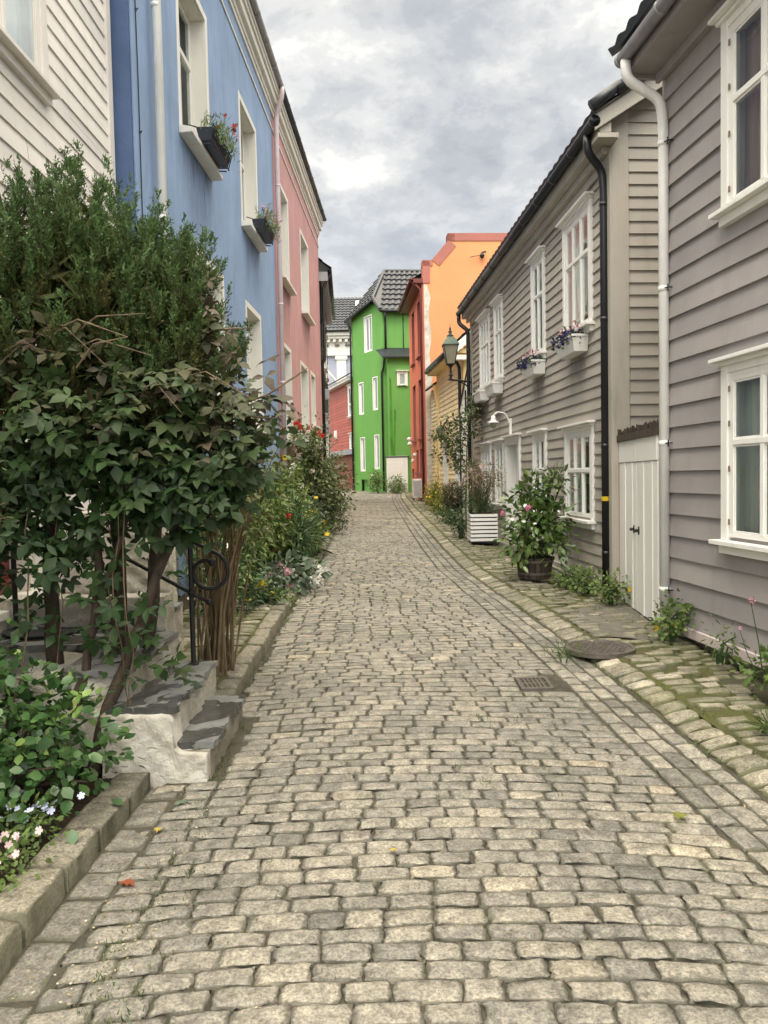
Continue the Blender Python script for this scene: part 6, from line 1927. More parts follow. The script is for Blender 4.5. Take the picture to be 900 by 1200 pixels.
def conifers():
    """two sheared junipers behind the creeper: upright feathery sprays over bare lower trunks"""
    g = gz(0, 4.3)
    specs = [(-1.62, 4.55, 'tall dark green conifer with ragged feathery top before the cream house', [(-1.95, 4.3, 2.80, .34, .45, .42), (-1.62, 4.25, 2.78, .36, .45, .50), (-1.34, 4.35, 2.52, .36, .45, .48), (-1.62, 4.2, 2.5, .75, .42, .55), (-1.14, 4.35, 2.50, .25, .4, .40), (-1.75, 4.3, 2.1, .6, .45, .45), (-1.2, 4.3, 2.1, .48, .42, .45)], 900),
             (-2.35, 4.1, 'conifer at the near end of the creeper, cut by the frame edge', [(-2.35, 3.95, 2.7, .34, .4, .45), (-2.4, 4.0, 2.1, .34, .4, .6)], 150)]
    for (x, y, lab, ell, ns) in specs:
        t = thing('conifer', lab, 'conifer', (x, y, g))
        mb = MB()
        limb(mb, [(x, y, g - .05), (x + .08, y - .1, g + .9), (x + .03, y - .05, g + 1.8), (x, y - .1, g + 2.9)], .055, .02)
        if ns > 400:
            limb(mb, [(x + .12, y, g - .05), (x + .26, y - .1, g + .8), (x + .34, y - .15, g + 1.7), (x + .36, y - .2, g + 2.5)], .045, .015)
        build('trunk', mb, 'bark', t)
        L = Leaves()
        c, d, r = clumps_in(ell, ns, .7)
        if ns > 400:
            extra = np.array([(-1.60, 4.3, 3.12), (-1.63, 4.3, 3.0), (-1.95, 4.2, 3.0), (-1.98, 4.25, 2.95), (-1.42, 4.3, 3.05), (-1.2, 4.3, 2.88), (-1.06, 4.35, 2.75), (-1.1, 4.4, 2.8), (-1.80, 4.3, 3.0)])
            c = np.concatenate([c, extra]); d = np.concatenate([d, np.tile([[0, 0, 1.0]], (len(extra), 1))]); r = np.concatenate([r, np.ones(len(extra))])
        for i in range(len(c)):
            h = random.uniform(.18, .36); w = random.uniform(.045, .075)
            ax = unit(np.array([d[i][0] * .25, d[i][1] * .25, 1.0]) + rng.normal(size=3) * .15)
            # plume: branchlets round an upright axis, each set with scale leaves
            nb = 20; per = 13; m = nb * per
            t0 = np.repeat(np.sort(rng.random(nb)) * .92, per)
            az = np.repeat(rng.uniform(0, 6.283, nb), per)
            side = np.stack([np.cos(az), np.sin(az), np.zeros(m)], 1)
            bl = w * (1.25 - t0) * np.repeat(rng.uniform(.7, 1.2, nb), per) + .02
            bd = unit(ax[None, :] * 1.7 + side)
            s_ = np.tile(np.linspace(.1, 1, per), nb)
            tt = t0
            pos = c[i] - ax * h * .35 + ax[None, :] * (t0 * h)[:, None] + bd * (bl * s_)[:, None] + rng.normal(size=(m, 3)) * .003
            dirs = unit(bd * .9 + rng.normal(size=(m, 3)) * .45 + ax[None, :] * .2)
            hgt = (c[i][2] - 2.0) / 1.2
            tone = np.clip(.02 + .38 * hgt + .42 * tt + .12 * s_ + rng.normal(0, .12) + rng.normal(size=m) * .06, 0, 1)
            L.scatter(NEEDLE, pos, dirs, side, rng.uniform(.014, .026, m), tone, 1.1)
        # dense inner twigs
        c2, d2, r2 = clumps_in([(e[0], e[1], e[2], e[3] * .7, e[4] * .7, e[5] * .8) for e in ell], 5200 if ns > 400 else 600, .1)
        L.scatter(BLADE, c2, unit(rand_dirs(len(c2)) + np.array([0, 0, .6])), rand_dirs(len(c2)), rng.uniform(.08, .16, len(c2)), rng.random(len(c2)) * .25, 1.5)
        L.build('crown', 'conifer', t)

def creeper():
    g = gz(0, 4.2)
    t = thing('creeper', 'big climbing creeper with dark bronze leaves draped on bare trunks above the steps', 'creeper', (-1.5, 4.1, g))
    mb = MB()
    limb(mb, [(-1.52, 3.86, g - .05), (-1.44, 3.88, .45), (-1.30, 4.05, .85), (-1.16, 4.2, 1.3), (-1.1, 4.2, 1.7), (-1.15, 4.15, 2.2)], .036, .02)
    limb(mb, [(-1.68, 3.9, g - .05), (-1.60, 3.92, .5), (-1.52, 4.05, 1.0), (-1.53, 4.05, 1.6), (-1.6, 4.05, 2.2)], .03, .018)
    limb(mb, [(-1.86, 4.3, g - .05), (-1.86, 4.25, .6), (-1.84, 4.2, 1.2), (-1.78, 4.15, 1.9)], .052, .034)
    limb(mb, [(-1.84, 4.2, 1.25), (-1.98, 4.1, 1.5), (-2.1, 4.0, 1.85)], .03, .015)
    limb(mb, [(-1.16, 4.2, 1.3), (-.98, 4.2, 1.55), (-.85, 4.2, 1.9)], .02, .01)
    limb(mb, [(-1.5, 4.05, 1.05), (-1.35, 4.0, 1.35), (-1.28, 3.95, 1.8)], .02, .01)
    build('trunk', mb, 'bark', t, smooth=True)
    mb = MB()
    # thin vines: some hanging, some lying across the top
    for _ in range(11):
        x = random.uniform(-2.1, -1.25); y = random.uniform(3.85, 4.15); z1 = random.uniform(1.6, 2.2); z0 = random.uniform(.35, 1.1)
        n = 7; px = x; pts = []
        for k in range(n + 1):
            px += random.uniform(-.035, .035); pts.append((px, y + random.uniform(-.03, .03), z1 + (z0 - z1) * k / n))
        mb.tube(pts, random.uniform(.002, .004), 5, False)
    for _ in range(9):
        x = random.uniform(-2.1, -1.0); y = random.uniform(3.75, 3.95); z = 2.28 - .28 * max(0, (x + 1.5)) + random.uniform(-.15, .1); a = random.uniform(-.6, .6); l = random.uniform(.2, .5)
        mb.tube([(x, y, z), (x + l * .4 * math.cos(a), y - .05, z + .06 + l * .3 * math.sin(a)), (x + l * math.cos(a), y - .02, z + l * math.sin(a))], [.005, .004, .002], 5, False)
    # long tendrils reaching out towards the street
    for p in ([(-.98, 4.2, 2.05), (-.8, 4.2, 2.0), (-.62, 4.2, 2.06), (-.46, 4.2, 2.16), (-.40, 4.2, 2.2)], [(-1.0, 4.2, 2.4), (-.8, 4.2, 2.42), (-.7, 4.2, 2.42)], [(-.9, 4.15, 2.15), (-.82, 4.1, 2.22), (-.75, 4.1, 2.3)], [(-1.0, 4.2, 2.2), (-.9, 4.2, 2.32), (-.85, 4.2, 2.18), (-.78, 4.2, 2.05)], [(-.75, 4.2, 1.95), (-.6, 4.2, 1.93), (-.52, 4.2, 1.86)]):
        mb.tube(p, [.006] * (len(p) - 1) + [.002], 5, False)
    build('stems', mb, 'twig', t)
    L = Leaves()
    ell = [(-1.95, 4.02, 1.90, .38, .30, .44), (-1.5, 4.0, 1.95, .48, .32, .44), (-1.15, 4.1, 1.85, .42, .34, .48), (-.88, 4.25, 1.86, .25, .3, .28), (-1.04, 4.2, 1.66, .34, .32, .28), (-1.55, 4.0, 1.55, .42, .24, .26), (-2.0, 4.0, 1.5, .34, .24, .26)]
    nc = 430; per = 5
    c, d, r = clumps_in(ell, nc, .7)
    # lower sprigs, thinner towards the ground
    lx = rng.uniform(-2.15, -1.05, 34); ly = rng.uniform(3.9, 4.15, 34); lz = 1.35 - np.abs(rng.normal(0, .24, 34)) - .12 * rng.random(34)
    hang = np.stack([lx, ly, lz], 1); hang = hang[(lz > .72) & ~((lx > -1.38) & (lz < 1.3))]
    c = np.concatenate([c, hang]); d = np.concatenate([d, np.tile([[.1, -.7, -.2]], (len(hang), 1))])
    low = np.array([(-1.46, 3.95, 1.14), (-1.30, 3.98, .72), (-1.40, 3.95, .70), (-1.50, 3.9, .76), (-1.20, 4.02, .70), (-1.12, 4.05, .68), (-1.24, 4.0, .96), (-1.50, 3.9, 1.0)])
    c = np.concatenate([c, low]); d = np.concatenate([d, np.tile([[.2, -.8, .1]], (len(low), 1))])
    tips = np.array([(-.72, 4.2, 2.02), (-.62, 4.2, 2.04), (-.80, 4.2, 2.12), (-.55, 4.2, 1.9), (-.85, 4.1, 2.25), (-.74, 4.1, 2.28), (-.95, 4.2, 2.42), (-.92, 4.2, 2.55), (-1.0, 4.2, 2.7), (-.96, 4.15, 2.62), (-.9, 4.2, 2.35)])
    c = np.concatenate([c, tips]); d = np.concatenate([d, np.tile([[.8, -.3, .2]], (len(tips), 1))])
    n = len(c); idx = np.repeat(np.arange(n), per); m = len(idx)
    off = rng.normal(size=(m, 3)) * .065
    pos = c[idx] + off
    dirs = unit(d[idx] * .6 + rng.normal(size=(m, 3)) * .5 + np.array([.05, -.25, -.45]))
    nrm = unit(np.array([0.05, -.7, .65]) + d[idx] * .35 + rng.normal(size=(m, 3)) * .28)
    hz = np.clip((pos[:, 2] - 1.55) / .75, 0, 1) * .5 + np.clip((pos[:, 0] + 1.5) / 1.0, 0, 1) * .22 * (pos[:, 2] > 1.6)
    tone = np.clip(.08 + hz + rng.normal(size=m) * .16, 0, 1)
    k = rng.random(m)
    tpl3 = k < .6
    L.scatter(LEAF_TRI, pos[tpl3], dirs[tpl3], nrm[tpl3], rng.uniform(.055, .105, tpl3.sum()), tone[tpl3], 1.25)
    L.scatter(LEAF_PALM, pos[~tpl3], dirs[~tpl3], nrm[~tpl3], rng.uniform(.06, .11, (~tpl3).sum()), tone[~tpl3], 1.15)
    L.build('foliage', 'creeper', t)

def canes():
    x, y = -1.28, 5.5; g = gz(x, y) + .1
    t = thing('cane_shrub', 'thick sheaf of dry brown upright canes behind the iron handrail', 'shrub', (x, y, g))
    mb = MB()
    for _ in range(48):
        a = random.uniform(0, 6.28); rr = random.uniform(0, .19)
        bx, by = x + .04 + rr * .8 * math.cos(a), y + rr * math.sin(a)
        lean = random.uniform(-.16, .36) ; h = random.uniform(.9, 1.75)
        p = [(bx, by, g - .04), (bx + lean * .25 * h + random.uniform(-.03, .03), by + random.uniform(-.05, .05), g + h * .4), (bx + lean * .6 * h + random.uniform(-.04, .04), by + random.uniform(-.1, .05), g + h * .75), (bx + lean * h + random.uniform(-.05, .05), by + random.uniform(-.15, .05), g + h)]
        mb.tube(p, [k_ * random.uniform(.6, 1.25) for k_ in (.010, .009, .007, .003)], 5, False, random.random())
    build('canes', mb, 'cane', t, smooth=True)
    L, c = bush([(x + .22, y, g + 1.45, .36, .34, .42), (x + .32, y + .05, g + 1.15, .25, .28, .35)], 110, 9, LEAF_POINT, .06, .06, .4, .5, (.1, .8))
    L.build('foliage', 'leafyellow_dull', t)

def left_border():
    G = 'plants in the left flower border'
    # lower near corner: variegated shrub
    x, y = -1.75, 3.38; g = gz(x, y) + .1
    t = thing('variegated_shrub', 'glossy round leaved shrub with lime tips in the near flower bed', 'shrub', (x, y, g))
    ell = [(-1.86, 3.42, .50, .46, .42, .32), (-1.55, 3.45, .44, .32, .34, .26), (-2.05, 3.5, .58, .35, .4, .34), (-1.5, 3.2, .36, .24, .22, .18), (-1.75, 3.1, .42, .3, .22, .22), (-2.1, 3.1, .55, .4, .3, .4), (-1.40, 3.5, .34, .16, .16, .14)]
    L, c = bush(ell, 330, 10, LEAF_OVAL, .054, .055, .2, .6, (.0, .72), width=1.35)
    c2, d2, r2 = clumps_in(ell, 70, .95)
    c2 = c2[d2[:, 2] > -.2]; m = len(c2)
    for k in range(6):
        L.scatter(LEAF_OVAL, c2 + rng.normal(size=(m, 3)) * .03, unit(rng.normal(size=(m, 3)) + np.array([.2, -.4, .5])), unit(rng.normal(size=(m, 3)) * .4 + np.array([0, -.4, 1])), .052, .72 + .28 * rng.random(m), 1.35)
    build('stems', stems_mesh((x, y, g - .03), [tuple(q) for q in c[::9]], .012, .004), 'bark', t)
    L.build('foliage', 'variegated', t)
    # pale straggly spray high at the frame edge
    t = thing('straggly_shrub', 'thin yellowish straggly spray reaching in above the variegated shrub', 'shrub', (-2.15, 3.75, g))
    mb = MB(); L = Leaves()
    for _ in range(26):
        z = random.uniform(1.15, 1.95); p = [(-2.2, 3.75, g), (-2.18 + random.uniform(-.05, .05), 3.7, z * .7), (-2.05 + random.uniform(-.1, .05), 3.65, z - .05), (-1.88 + random.uniform(-.12, .1), 3.6 + random.uniform(-.1, .1), z + random.uniform(-.08, .1))]
        mb.tube(p, [.006, .005, .004, .002], 4, False)
        a, b = np.array(p[1]), np.array(p[3]); m = 30; tt = rng.random(m)
        pos = np.where(tt[:, None] < .5, a + (np.array(p[2]) - a) * (tt * 2)[:, None], np.array(p[2]) + (b - np.array(p[2])) * (tt * 2 - 1)[:, None]) + rng.normal(size=(m, 3)) * .02
        L.scatter(LEAF_LONG, pos, unit(rng.normal(size=(m, 3)) * .7 + np.array([.3, -.2, .4])), rand_dirs(m), rng.uniform(.02, .035, m), rng.random(m))
    build('stems', mb, 'twig', t); L.build('foliage', 'leafyellow_dull', t)
    # pansies
    for (px, py, lab, fm) in ((-1.44, 3.03, 'pale lilac pansies in the soil behind the near kerb', 'lilac'), (-1.43, 2.74, 'white and blush pansies beside the lilac ones at the frame edge', 'blush')):
        gp = gz(px, py) + .1
        t = thing('pansies', lab, 'flowers', (px, py, gp), 'pansies in the near bed')
        L, c = bush([(px, py, gp + .05, .13, .12, .07)], 40, 7, LEAF_OVAL, .03, .03, .1, .3, (.1, .8), zmin=gp); L.build('foliage', 'leafmid', t)
        m = 16
        for q in np.stack([px + rng.normal(0, .06, m), py + rng.normal(0, .05, m), gp + .10 + rng.random(m) * .05], 1): F = Leaves(); flowers(F, [q], .0165, (0.1, -.9, .5), FLOWER, .25); F.build('bloom', fm, t)
    P = plant
    P('yellow_primrose', 'low dark plant with two yellow flowers at the footpath edge', 'flowers', -1.32, 8.05, .32, .2, 'leafdark', LEAF_OVAL, .075, 40, 6, .05, flower=('yellowf', 4, .04, 'flat'), lobes=1)
    P('sedum', 'small clump with dusty pink flower heads by the footpath', 'flowers', -1.22, 8.75, .36, .22, 'leafgrey', LEAF_OVAL, .05, 40, 7, .05, flower=('dusty', 9, .03, 'head'), lobes=1)
    P('ground_cover', 'low bright green ground cover spilling over the kerb', 'ground cover', -1.25, 8.4, .14, .35, 'leafmid', LEAF_OVAL, .03, 120, 9, .04, lobes=2)
    P('low_leafy_plant', 'deep green leafy clump behind the dry canes', 'plant', -1.75, 7.6, 1.0, .5, 'leafdark', LEAF_POINT, .075, 120, 10, .07)
    P('white_bellflower', 'leafy clump with a few white bells beside the canes', 'flowers', -1.55, 7.2, 1.05, .32, 'leafmid', LEAF_POINT, .055, 80, 10, .06, flower=('whitef', 9, .045, 'flat'))
    P('hosta', 'broad leaved silvery hosta at the road edge', 'plant', -1.10, 9.35, .40, .36, 'leafgrey', LEAF_OVAL, .15, 26, 5, .06, lobes=2, droop=.5, width=.85)
    t = P('hydrangea', 'white hydrangea with two big round blooms leaning over the road', 'flowers', -1.0, 9.85, .34, .25, 'leafdark', LEAF_OVAL, .09, 30, 6, .06, lobes=1)
    blooms([(-.80, 9.72, .40), (-.86, 9.6, .31)], .085, 90, .05, 'whitef', t)
    P('feathery_clump', 'dense fine leaved dark green mound at the road edge', 'plant', -1.28, 11.2, .85, .5, 'leafdark', BLADE, .17, 170, 14, .07, lobes=2, droop=.0, tone=(.3, 1))
    P('daylily', 'arching grassy daylily with yellow flowers', 'flowers', -1.25, 12.7, .95, .42, 'grassm', BLADE, .3, 50, 8, .06, flower=('yellowf', 16, .06, 'flat'), lobes=1, droop=.1)
    P('pale_phlox', 'tall pale green leafy plant with small cream flowers', 'flowers', -1.95, 9.3, 1.3, .45, 'leafbright', LEAF_LONG, .11, 200, 12, .07, flower=('whitef', 14, .03, 'flat'))
    P('red_bloom_bush', 'leafy bush with orange red blooms in the middle of the border', 'bush', -1.72, 10.4, 1.25, .42, 'leafbright', LEAF_POINT, .085, 150, 10, .07, flower=('red', 5, .04, 'head'))
    P('yellow_green_bush', 'bright yellow green bush along the blue wall', 'bush', -1.95, 11.4, 1.3, .5, 'leafbright', LEAF_OVAL, .085, 220, 11, .08)
    P('white_rose_bush', 'big white flowered rose bush before the blue wall', 'rose bush', -1.72, 12.6, 1.5, .55, 'leafbright', LEAF_OVAL, .085, 260, 12, .08, flower=('whitef', 16, .045, 'head'))
    P('mottled_shrub', 'silvery mottled shrub between the daylily and the rose bushes', 'shrub', -1.42, 13.6, 1.15, .42, 'leafgrey', LEAF_OVAL, .06, 130, 10, .07, flower=('yellowf', 5, .05, 'flat'))
    P('red_rose_bush', 'lanky rose bush with one red bloom by the downpipe', 'rose bush', -2.02, 14.4, 1.5, .36, 'leafrose', LEAF_OVAL, .06, 90, 10, .08, flower=('red', 2, .05, 'head'))
    P('tall_rose_bush', 'tallest open rose bush beneath the pink house windows', 'rose bush', -1.50, 16.2, 2.35, .5, 'leafrose', LEAF_OVAL, .095, 300, 10, .10, flower=('blush', 10, .04, 'head'), nst=14, shell=.3)
    P('box_bush', 'dense dark clipped looking bush with yellowish tips by the road', 'bush', -1.18, 16.4, .85, .48, 'leafboxy', LEAF_OVAL, .04, 260, 12, .05, lobes=3)
    P('bronze_rose_bush', 'bronze tinted open rose bush beyond the rounded leafy rose', 'rose bush', -1.42, 19.6, 1.7, .62, 'leafrose', LEAF_OVAL, .10, 300, 10, .10, flower=('blush', 8, .04, 'head'), nst=12)
    P('bushy_rose', 'rounded leafy rose between the tallest rose and the far bronze one', 'rose bush', -1.75, 18.0, 1.6, .5, 'leafrose', LEAF_OVAL, .10, 240, 10, .10, nst=10)
    P('garden_shrub', 'tall leafy shrub beyond the roses against the dark house', 'shrub', -2.3, 25.5, 2.0, .6, 'leafmid', LEAF_OVAL, .09, 220, 10, .12)
    P('garden_tree', 'leafy small tree between the dark house and the red boarded house', 'tree', -3.9, 37.0, 4.6, .9, 'leafmid', LEAF_OVAL, .12, 260, 9, .16, base=1.0)
    P('corner_shrub', 'mixed shrub where the street bends out of sight', 'shrub', -2.6, 31.0, 1.0, .6, 'leafrose', LEAF_OVAL, .09, 170, 10, .11)

def right_plants():
    # barrel with rhododendron
    bx, by = 1.88, 9.62; g = gz(bx, by) + .06
    t = thing('barrel_planter', 'half barrel planter of old dark staves with a pink flowering rhododendron', 'planter', (bx, by, g))
    mb = MB(); n = 18
    for k in range(n):
        a0, a1 = 2 * math.pi * k / n + .015, 2 * math.pi * (k + 1) / n - .015; h = .26 + random.uniform(-.012, .012)
        q = lambda a, rr, z: (bx + rr * math.cos(a), by + rr * math.sin(a), g + z)
        mb.hexa([q(a0, .17, 0), q(a1, .17, 0), q(a1, .20, 0), q(a0, .20, 0), q(a0, .205, h), q(a1, .205, h), q(a1, .235, h), q(a0, .235, h)], random.random())
    build('barrel', mb, 'wood', t, bevel=.004)
    mb = MB()
    for z, rr in ((.05, .212), (.2, .235)): mb.lathe((bx, by, g + z), [(rr - .02, 0), (rr, 0), (rr + .003, .03), (rr - .02, .03)], 28)
    build('hoop', mb, 'rust', t)
    mb = MB(); mb.lathe((bx, by, g + .18), [(.19, 0), (.2, .05)], 20); build('soil', mb, 'soil', t)
    ell = [(bx, by, g + .72, .32, .34, .36), (bx - .18, by - .1, g + .48, .26, .3, .24), (bx + .22, by + .05, g + .72, .24, .3, .34), (bx + .30, by + .1, g + 1.12, .16, .2, .24), (bx - .02, by, g + 1.05, .20, .22, .2), (bx + .2, by - .1, g + .45, .22, .2, .2)]
    L, c = bush(ell, 150, 9, LEAF_LONG, .115, .05, .15, .5, (.1, .95), width=1.7)
    build('stems', stems_mesh((bx, by, g + .2), [tuple(q) for q in c[::6]], .016, .006, .06), 'bark', t)
    L.build('foliage', 'rhodo', t)
    blooms([(bx - .14, by - .36, g + .90), (bx - .38, by + .1, g + .80)], .03, 26, .026, 'pinkf', t)
    for _ in range(20): F = Leaves(); flowers(F, [(bx + rng.uniform(-.35, .3), by - .3, g + rng.uniform(.45, 1.0))], .022); F.build('bloom', 'whitef', t)
    # plants in the white box
    px, py = 1.76, 13.8; gp = gz(px, py) + .57
    t = thing('flowering_shrub', 'dark shrub with pale pinkish dead blooms growing in the white slatted box', 'shrub', (px, py, gp))
    L, c = bush([(px, py, gp + .12, .30, .3, .18), (px - .08, py, gp + .25, .28, .25, .22)], 120, 10, BLADE, .09, .05, .0, .4, (.1, .8)); L.build('foliage', 'leafdark', t)
    L, c = bush([(px - .12, py, gp + .72, .25, .22, .36), (px + .2, py + .05, gp + .62, .22, .2, .25)], 75, 9, LEAF_OVAL, .045, .06, .2, .3, (.75, 1)); L.build('dry_leaves', 'leafrose', t)
    build('stems', stems_mesh((px, py, gp - .02), [tuple(q) for q in c[::2]], .01, .003, .06), 'twig', t)
    blooms([tuple(q) for q in c[1::9]], .03, 16, .03, 'blush', t)
    # climbing rose trained along wire by the street lamp
    px, py = 1.72, 16.2; gp = gz(px, py) + .05
    t = thing('climbing_rose', 'small climbing rose tree with sideways branches under the street lamp', 'rose tree', (px, py, gp))
    mb = MB(); tips = []
    limb(mb, [(px, py, gp - .05), (px + .02, py, gp + .9), (px + .05, py + .05, gp + 1.7), (px + .12, py + .1, gp + 2.5)], .022, .010, 6)
    for a in ([(px + .03, py, gp + 1.45), (px - .2, py, gp + 1.62), (px - .52, py, gp + 1.58)], [(px + .05, py, gp + 1.75), (px - .2, py, gp + 1.95), (px - .48, py, gp + 2.05)], [(px + .06, py, gp + 2.0), (px - .1, py, gp + 2.2), (px - .3, py - .05, gp + 2.3)], [(px + .1, py, gp + 2.2), (px + .2, py + .1, gp + 2.5), (px + .28, py + .1, gp + 2.72)]):
        limb(mb, a, .012, .004, 5); tips += a[1:]
    build('trunk', mb, 'twig', t)
    pts = []
    for a in tips + [(px + .08, py, gp + 2.35), (px + .25, py + .1, gp + 2.6), (px + .3, py + .1, gp + 2.45), (px + .2, py, gp + 2.1), (px - .05, py, gp + 1.75), (px - .1, py, gp + 1.4), (px + .1, py, gp + 1.3), (px + .05, py, gp + .9), (px - .35, py, gp + 1.75), (px - .3, py, gp + 1.95)]: pts.append((*a, .17, .2, .13))
    L, c = bush(pts, 190, 8, LEAF_OVAL, .08, .05, .2, .3, (.0, .5)); L.build('foliage', 'leafrose', t)
    blooms([(px + .03, py - .1, gp + 1.12), (px - .08, py - .1, gp + .98), (px + .12, py - .05, gp + 1.22)], .05, 24, .045, 'blush', t)
    P = plant
    P('round_shrub', 'clipped dark round shrub on the pavement before the yellow cottage', 'shrub', 1.72, 18.9, .98, .34, 'leafround', LEAF_OVAL, .04, 260, 12, .035, lobes=1, shell=.7)
    P('low_green_plant', 'low green plant at the foot of the round shrub', 'plant', 1.50, 18.0, .34, .30, 'leafdark', LEAF_OVAL, .06, 60, 9, .06, lobes=2)
    P('ivy_clump', 'leafy ivy clump beside the slatted planter', 'plant', 1.45, 14.6, .62, .18, 'leafdark', LEAF_OVAL, .06, 45, 8, .05)
    P('yellow_weeds', 'tall yellow flowering weeds before the yellow cottage', 'weeds', 1.52, 22.6, .82, .32, 'leafyellow', LEAF_LONG, .10, 110, 10, .07, flower=('yellowf', 30, .035, 'flat'), lobes=2)
    P('yellow_weeds', 'low yellow green weeds nearer the round shrub', 'weeds', 1.56, 21.0, .5, .28, 'leafyellow', LEAF_LONG, .09, 70, 9, .06, lobes=2)
    P('yellow_weeds', 'yellow weeds beside the heat pump', 'weeds', 1.62, 25.3, .42, .2, 'leafyellow', LEAF_LONG, .09, 80, 9, .07, flower=('yellowf', 14, .035, 'flat'))
    P('weed_clump', 'green weeds at the foundation beside the half barrel', 'weeds', 2.20, 9.15, .20, .20, 'leafmid', LEAF_LOBED, .045, 40, 6, .05, lobes=2)
    P('weed_clump', 'low feathery weeds along the taupe foundation', 'weeds', 2.32, 8.75, .18, .18, 'leafmid', LEAF_LOBED, .045, 40, 6, .05, lobes=2)
    P('weed_clump', 'bright weeds round the foot of the black downpipe', 'weeds', 2.40, 8.1, .26, .17, 'leafmid', LEAF_LOBED, .045, 45, 6, .05, lobes=2, flower=('yellowf', 2, .025, 'flat'))
    P('weed_clump', 'leafy weeds round the foot of the white downpipe', 'weeds', 2.42, 6.50, .30, .12, 'leafmid', LEAF_LOBED, .045, 50, 7, .05, lobes=2, flower=('yellowf', 3, .025, 'flat'))
    P('weed_clump', 'thin weeds against the grey foundation stone', 'weeds', 2.52, 5.75, .24, .14, 'leafmid', LEAF_LONG, .05, 20, 5, .05, lobes=1)
    P('grass_tuft', 'bright grass tuft at the frame edge on the mossy pavement', 'grass tuft', 2.12, 4.12, .10, .09, 'grassm', BLADE, .075, 30, 9, .025, lobes=1, droop=-.5)
    P('grass_tuft', 'grass tuft growing between drain grate and manhole cover', 'grass tuft', 1.36, 5.85, .035, .15, 'grassm', BLADE, .035, 60, 9, .04, lobes=2, droop=-.4)
    P('corner_weeds', 'leafy weeds at the base of the green house', 'weeds', -.25, 35.1, .9, .42, 'leafmid', LEAF_OVAL, .09, 80, 9, .1, flower=('whitef', 8, .05, 'flat'))
    P('corner_weeds', 'weeds at the base of the low white wall', 'weeds', .62, 34.7, .75, .45, 'leafmid', LEAF_OVAL, .09, 80, 9, .1)
    # pink thistle on a long stalk
    t = thing('pink_scabious', 'pink flower on a long thin stalk before the mauve wall', 'flowers', (2.42, 4.95, gz(0, 4.95) + .05))
    mb = MB(); z0 = gz(0, 4.95) + .05
    mb.tube([(2.46, 4.95, z0), (2.42, 4.95, z0 + .3), (2.37, 4.95, z0 + .56)], [.005, .004, .003], 5); mb.tube([(2.46, 4.95, z0), (2.36, 4.98, z0 + .22), (2.32, 5.0, z0 + .38)], [.004, .003, .002], 5)
    build('stalk', mb, 'leafdark', t)
    F = Leaves(); blooms([(2.37, 4.95, z0 + .575)], .02, 30, .016, 'dusty', t); blooms([(2.32, 5.0, z0 + .39)], .012, 14, .012, 'dusty', t)
    L, c = bush([(2.46, 4.95, z0 + .12, .12, .12, .12)], 16, 6, LEAF_LOBED, .06, .04); L.build('foliage', 'leafmid', t)
    m = MB(); m.lathe((2.38, 4.55, gz(0, 4.55) + .05), [(.05, 0), (.07, .12), (.075, .125), (.065, .125)], 16)
    o = build('flower_pot', m, 'white', smooth=True, loc=(2.38, 4.55, gz(0, 4.55) + .05)); tag(o, 'small white flower pot at the frame edge on the pavement', 'flower pot')

def joint_grass():
    """moss and grass between the stones, too many to count"""
    L = Leaves(); n = 0; pos = []
    def patch(x, y, r, m):
        for _ in range(m): pos.append((x + random.gauss(0, r), y + random.gauss(0, r * 1.3)))
    for _ in range(60): patch(random.uniform(-.92, -.75), random.uniform(1.8, 3.8), .03, 14)
    for _ in range(46): patch(random.uniform(-1.0, .9), random.uniform(1.9, 5.0), .018, 7)
    for _ in range(120):
        y = random.uniform(2.2, 8.5); patch(interp(KERB_IN, y) + random.choice([.21, .21, .0, random.uniform(.2, 1.0)]), y, .03, 16)
    for _ in range(30):
        y = random.uniform(4.8, 9); patch(interp(LEFT_EDGE, y) + random.uniform(-.02, .05), y, .03, 14)
    for _ in range(24): patch(random.uniform(-.93, -.85), random.uniform(3.75, 4.1), .02, 10)
    p = np.array([(x, y, gz(x, y) + (.03 if x > interp(KERB_IN, y) + .12 else -.012)) for x, y in pos]); m = len(p)
    L.scatter(BLADE, p, unit(rng.normal(size=(m, 3)) * .45 + np.array([0, 0, 1])), rand_dirs(m), rng.uniform(.012, .034, m), rng.random(m), 1.3)
    struct(L.build('joint_grass', 'grassm'), 'stuff')
    # crumbs of soil, petals and leaf scraps in the near gutter
    L = Leaves(); m = 420
    x = np.concatenate([rng.uniform(-1.15, -.80, 240), rng.uniform(-1.1, 1.6, 180)]); y = np.concatenate([rng.uniform(1.5, 3.9, 240), rng.uniform(1.8, 8, 180)])
    p = np.stack([x, y, .025 * y + .006], 1)
    L.scatter(LEAF_OVAL, p, unit(rng.normal(size=(m, 3)) * np.array([1, 1, .1])), np.array([0, 0, 1.0]), rng.uniform(.005, .014, m), rng.random(m), 1.2)
    struct(L.build('leaf_scraps', 'scrap'), 'stuff')

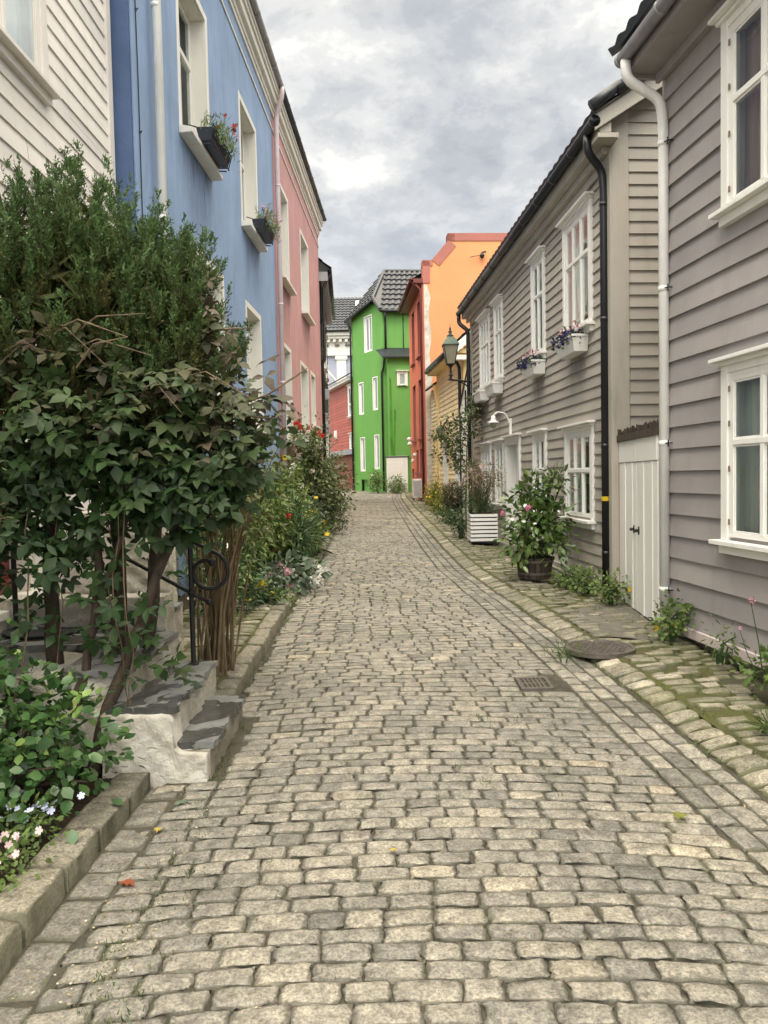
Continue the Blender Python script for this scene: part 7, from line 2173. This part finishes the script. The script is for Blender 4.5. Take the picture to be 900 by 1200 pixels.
def extra_mats():
    M['leafyellow_dull'] = leafmat('yellowish_green_leaves', [(0, (.05, .075, .02)), (.6, (.12, .14, .04)), (1, (.24, .22, .08))], .5, .25)
    M['dusty'] = leafmat('petals_dusty_pink', [(0, (.42, .22, .26)), (1, (.66, .42, .46))], .7, .2, .2, False)
    M['leafbright'] = leafmat('fresh_green_leaves', [(0, (.07, .12, .03)), (.5, (.16, .23, .06)), (1, (.30, .35, .12))], .45, .3)
    M['dullred'] = leafmat('petals_dull_red', [(0, (.26, .03, .03)), (1, (.40, .06, .05))], .6, .2, .2, False)
    M['leafboxy'] = leafmat('dark_leaves_yellow_tips', [(0, (.02, .035, .012)), (.7, (.05, .075, .02)), (1, (.22, .2, .04))], .5, .15)
    M['leafround'] = leafmat('dark_bronze_leaves', [(0, (.03, .03, .018)), (.7, (.06, .06, .03)), (1, (.1, .09, .045))], .5, .1)
    M['scrap'] = leafmat('dry_leaf_scraps', [(0, (.10, .06, .03)), (.5, (.3, .22, .1)), (.8, (.42, .38, .25)), (1, (.55, .5, .4))], .8, .1)
    M['redpeel'] = paint('peeling_post_paint', (.33, .24, .19), dirt=(.3, .1, .06), dirt_amt=.7)
    M['kerbstone_plain'] = paint('rough_step_stone', (.26, .235, .185), dirt=(.09, .085, .06), dirt_amt=.7, rough=.9, var=.3, bscale=25, bstr=.7, patch_scale=5)

mats(); extra_mats(); algae_mat()
camera(); sky(); street()
taupe_house(); mauve_house(); white_house(); blue_pink(); far_houses()
gate()
lantern('street_lamp', 'old green topped street lantern on an iron bracket at the end of the taupe house', (1.56, 17.35, 3.84), .87, tuple(TW.P(8.92, 3.70, .04)))
lantern('street_lamp', 'small dark lantern on a bracket on the yellow cottage wall', (1.72, 22.6, 2.50), .56, (1.99, 22.6, 2.45), 'iron')
gooseneck()
WB = 'white window boxes on the taupe house'
window_box(TW, .80, 1.55, 3.07, 'white window box with purple and pink flowers under the big upper window', 'flowers', WB)
window_box(TW, 2.74, 3.46, 3.06, 'white window box with pink flowers under the narrow upper window in the middle', 'flowers', WB)
window_box(TW, 5.66, 6.40, 3.10, 'empty white window box between the street lamp box and the flower boxes', 'none', WB)
window_box(TW, 7.0, 7.75, 3.10, 'empty white window box beside the street lamp bracket', 'none', WB)
BB = 'black flower baskets on the blue house'
wire_basket(BW, 2.45, 3.42, 5.84, 'larger looking black flower basket with a red bloom on the near blue house sill', BB, 'dullred')
wire_basket(BW, 5.85, 6.8, 5.84, 'black flower basket with purple flowers on the sill next to the pink house', BB, 'lilacdeep') if 'lilacdeep' in M else wire_basket(BW, 5.85, 6.8, 5.84, 'black flower basket with mauve flowers on the sill next to the pink house', BB, 'pinkf')
GB = 'geranium boxes on the pink house'
geranium_box(BW, 9.5, 10.6, 2.44, 'white rack of red geraniums under the widest lower pink house window', GB)
geranium_box(BW, 12.3, 13.6, 2.44, 'white rack of red geraniums under the second lower pink house window', GB)
steps(); ironwork(); planter_box(); ac_unit(); litter()
conifers(); creeper(); canes(); left_border(); right_plants(); joint_grass()
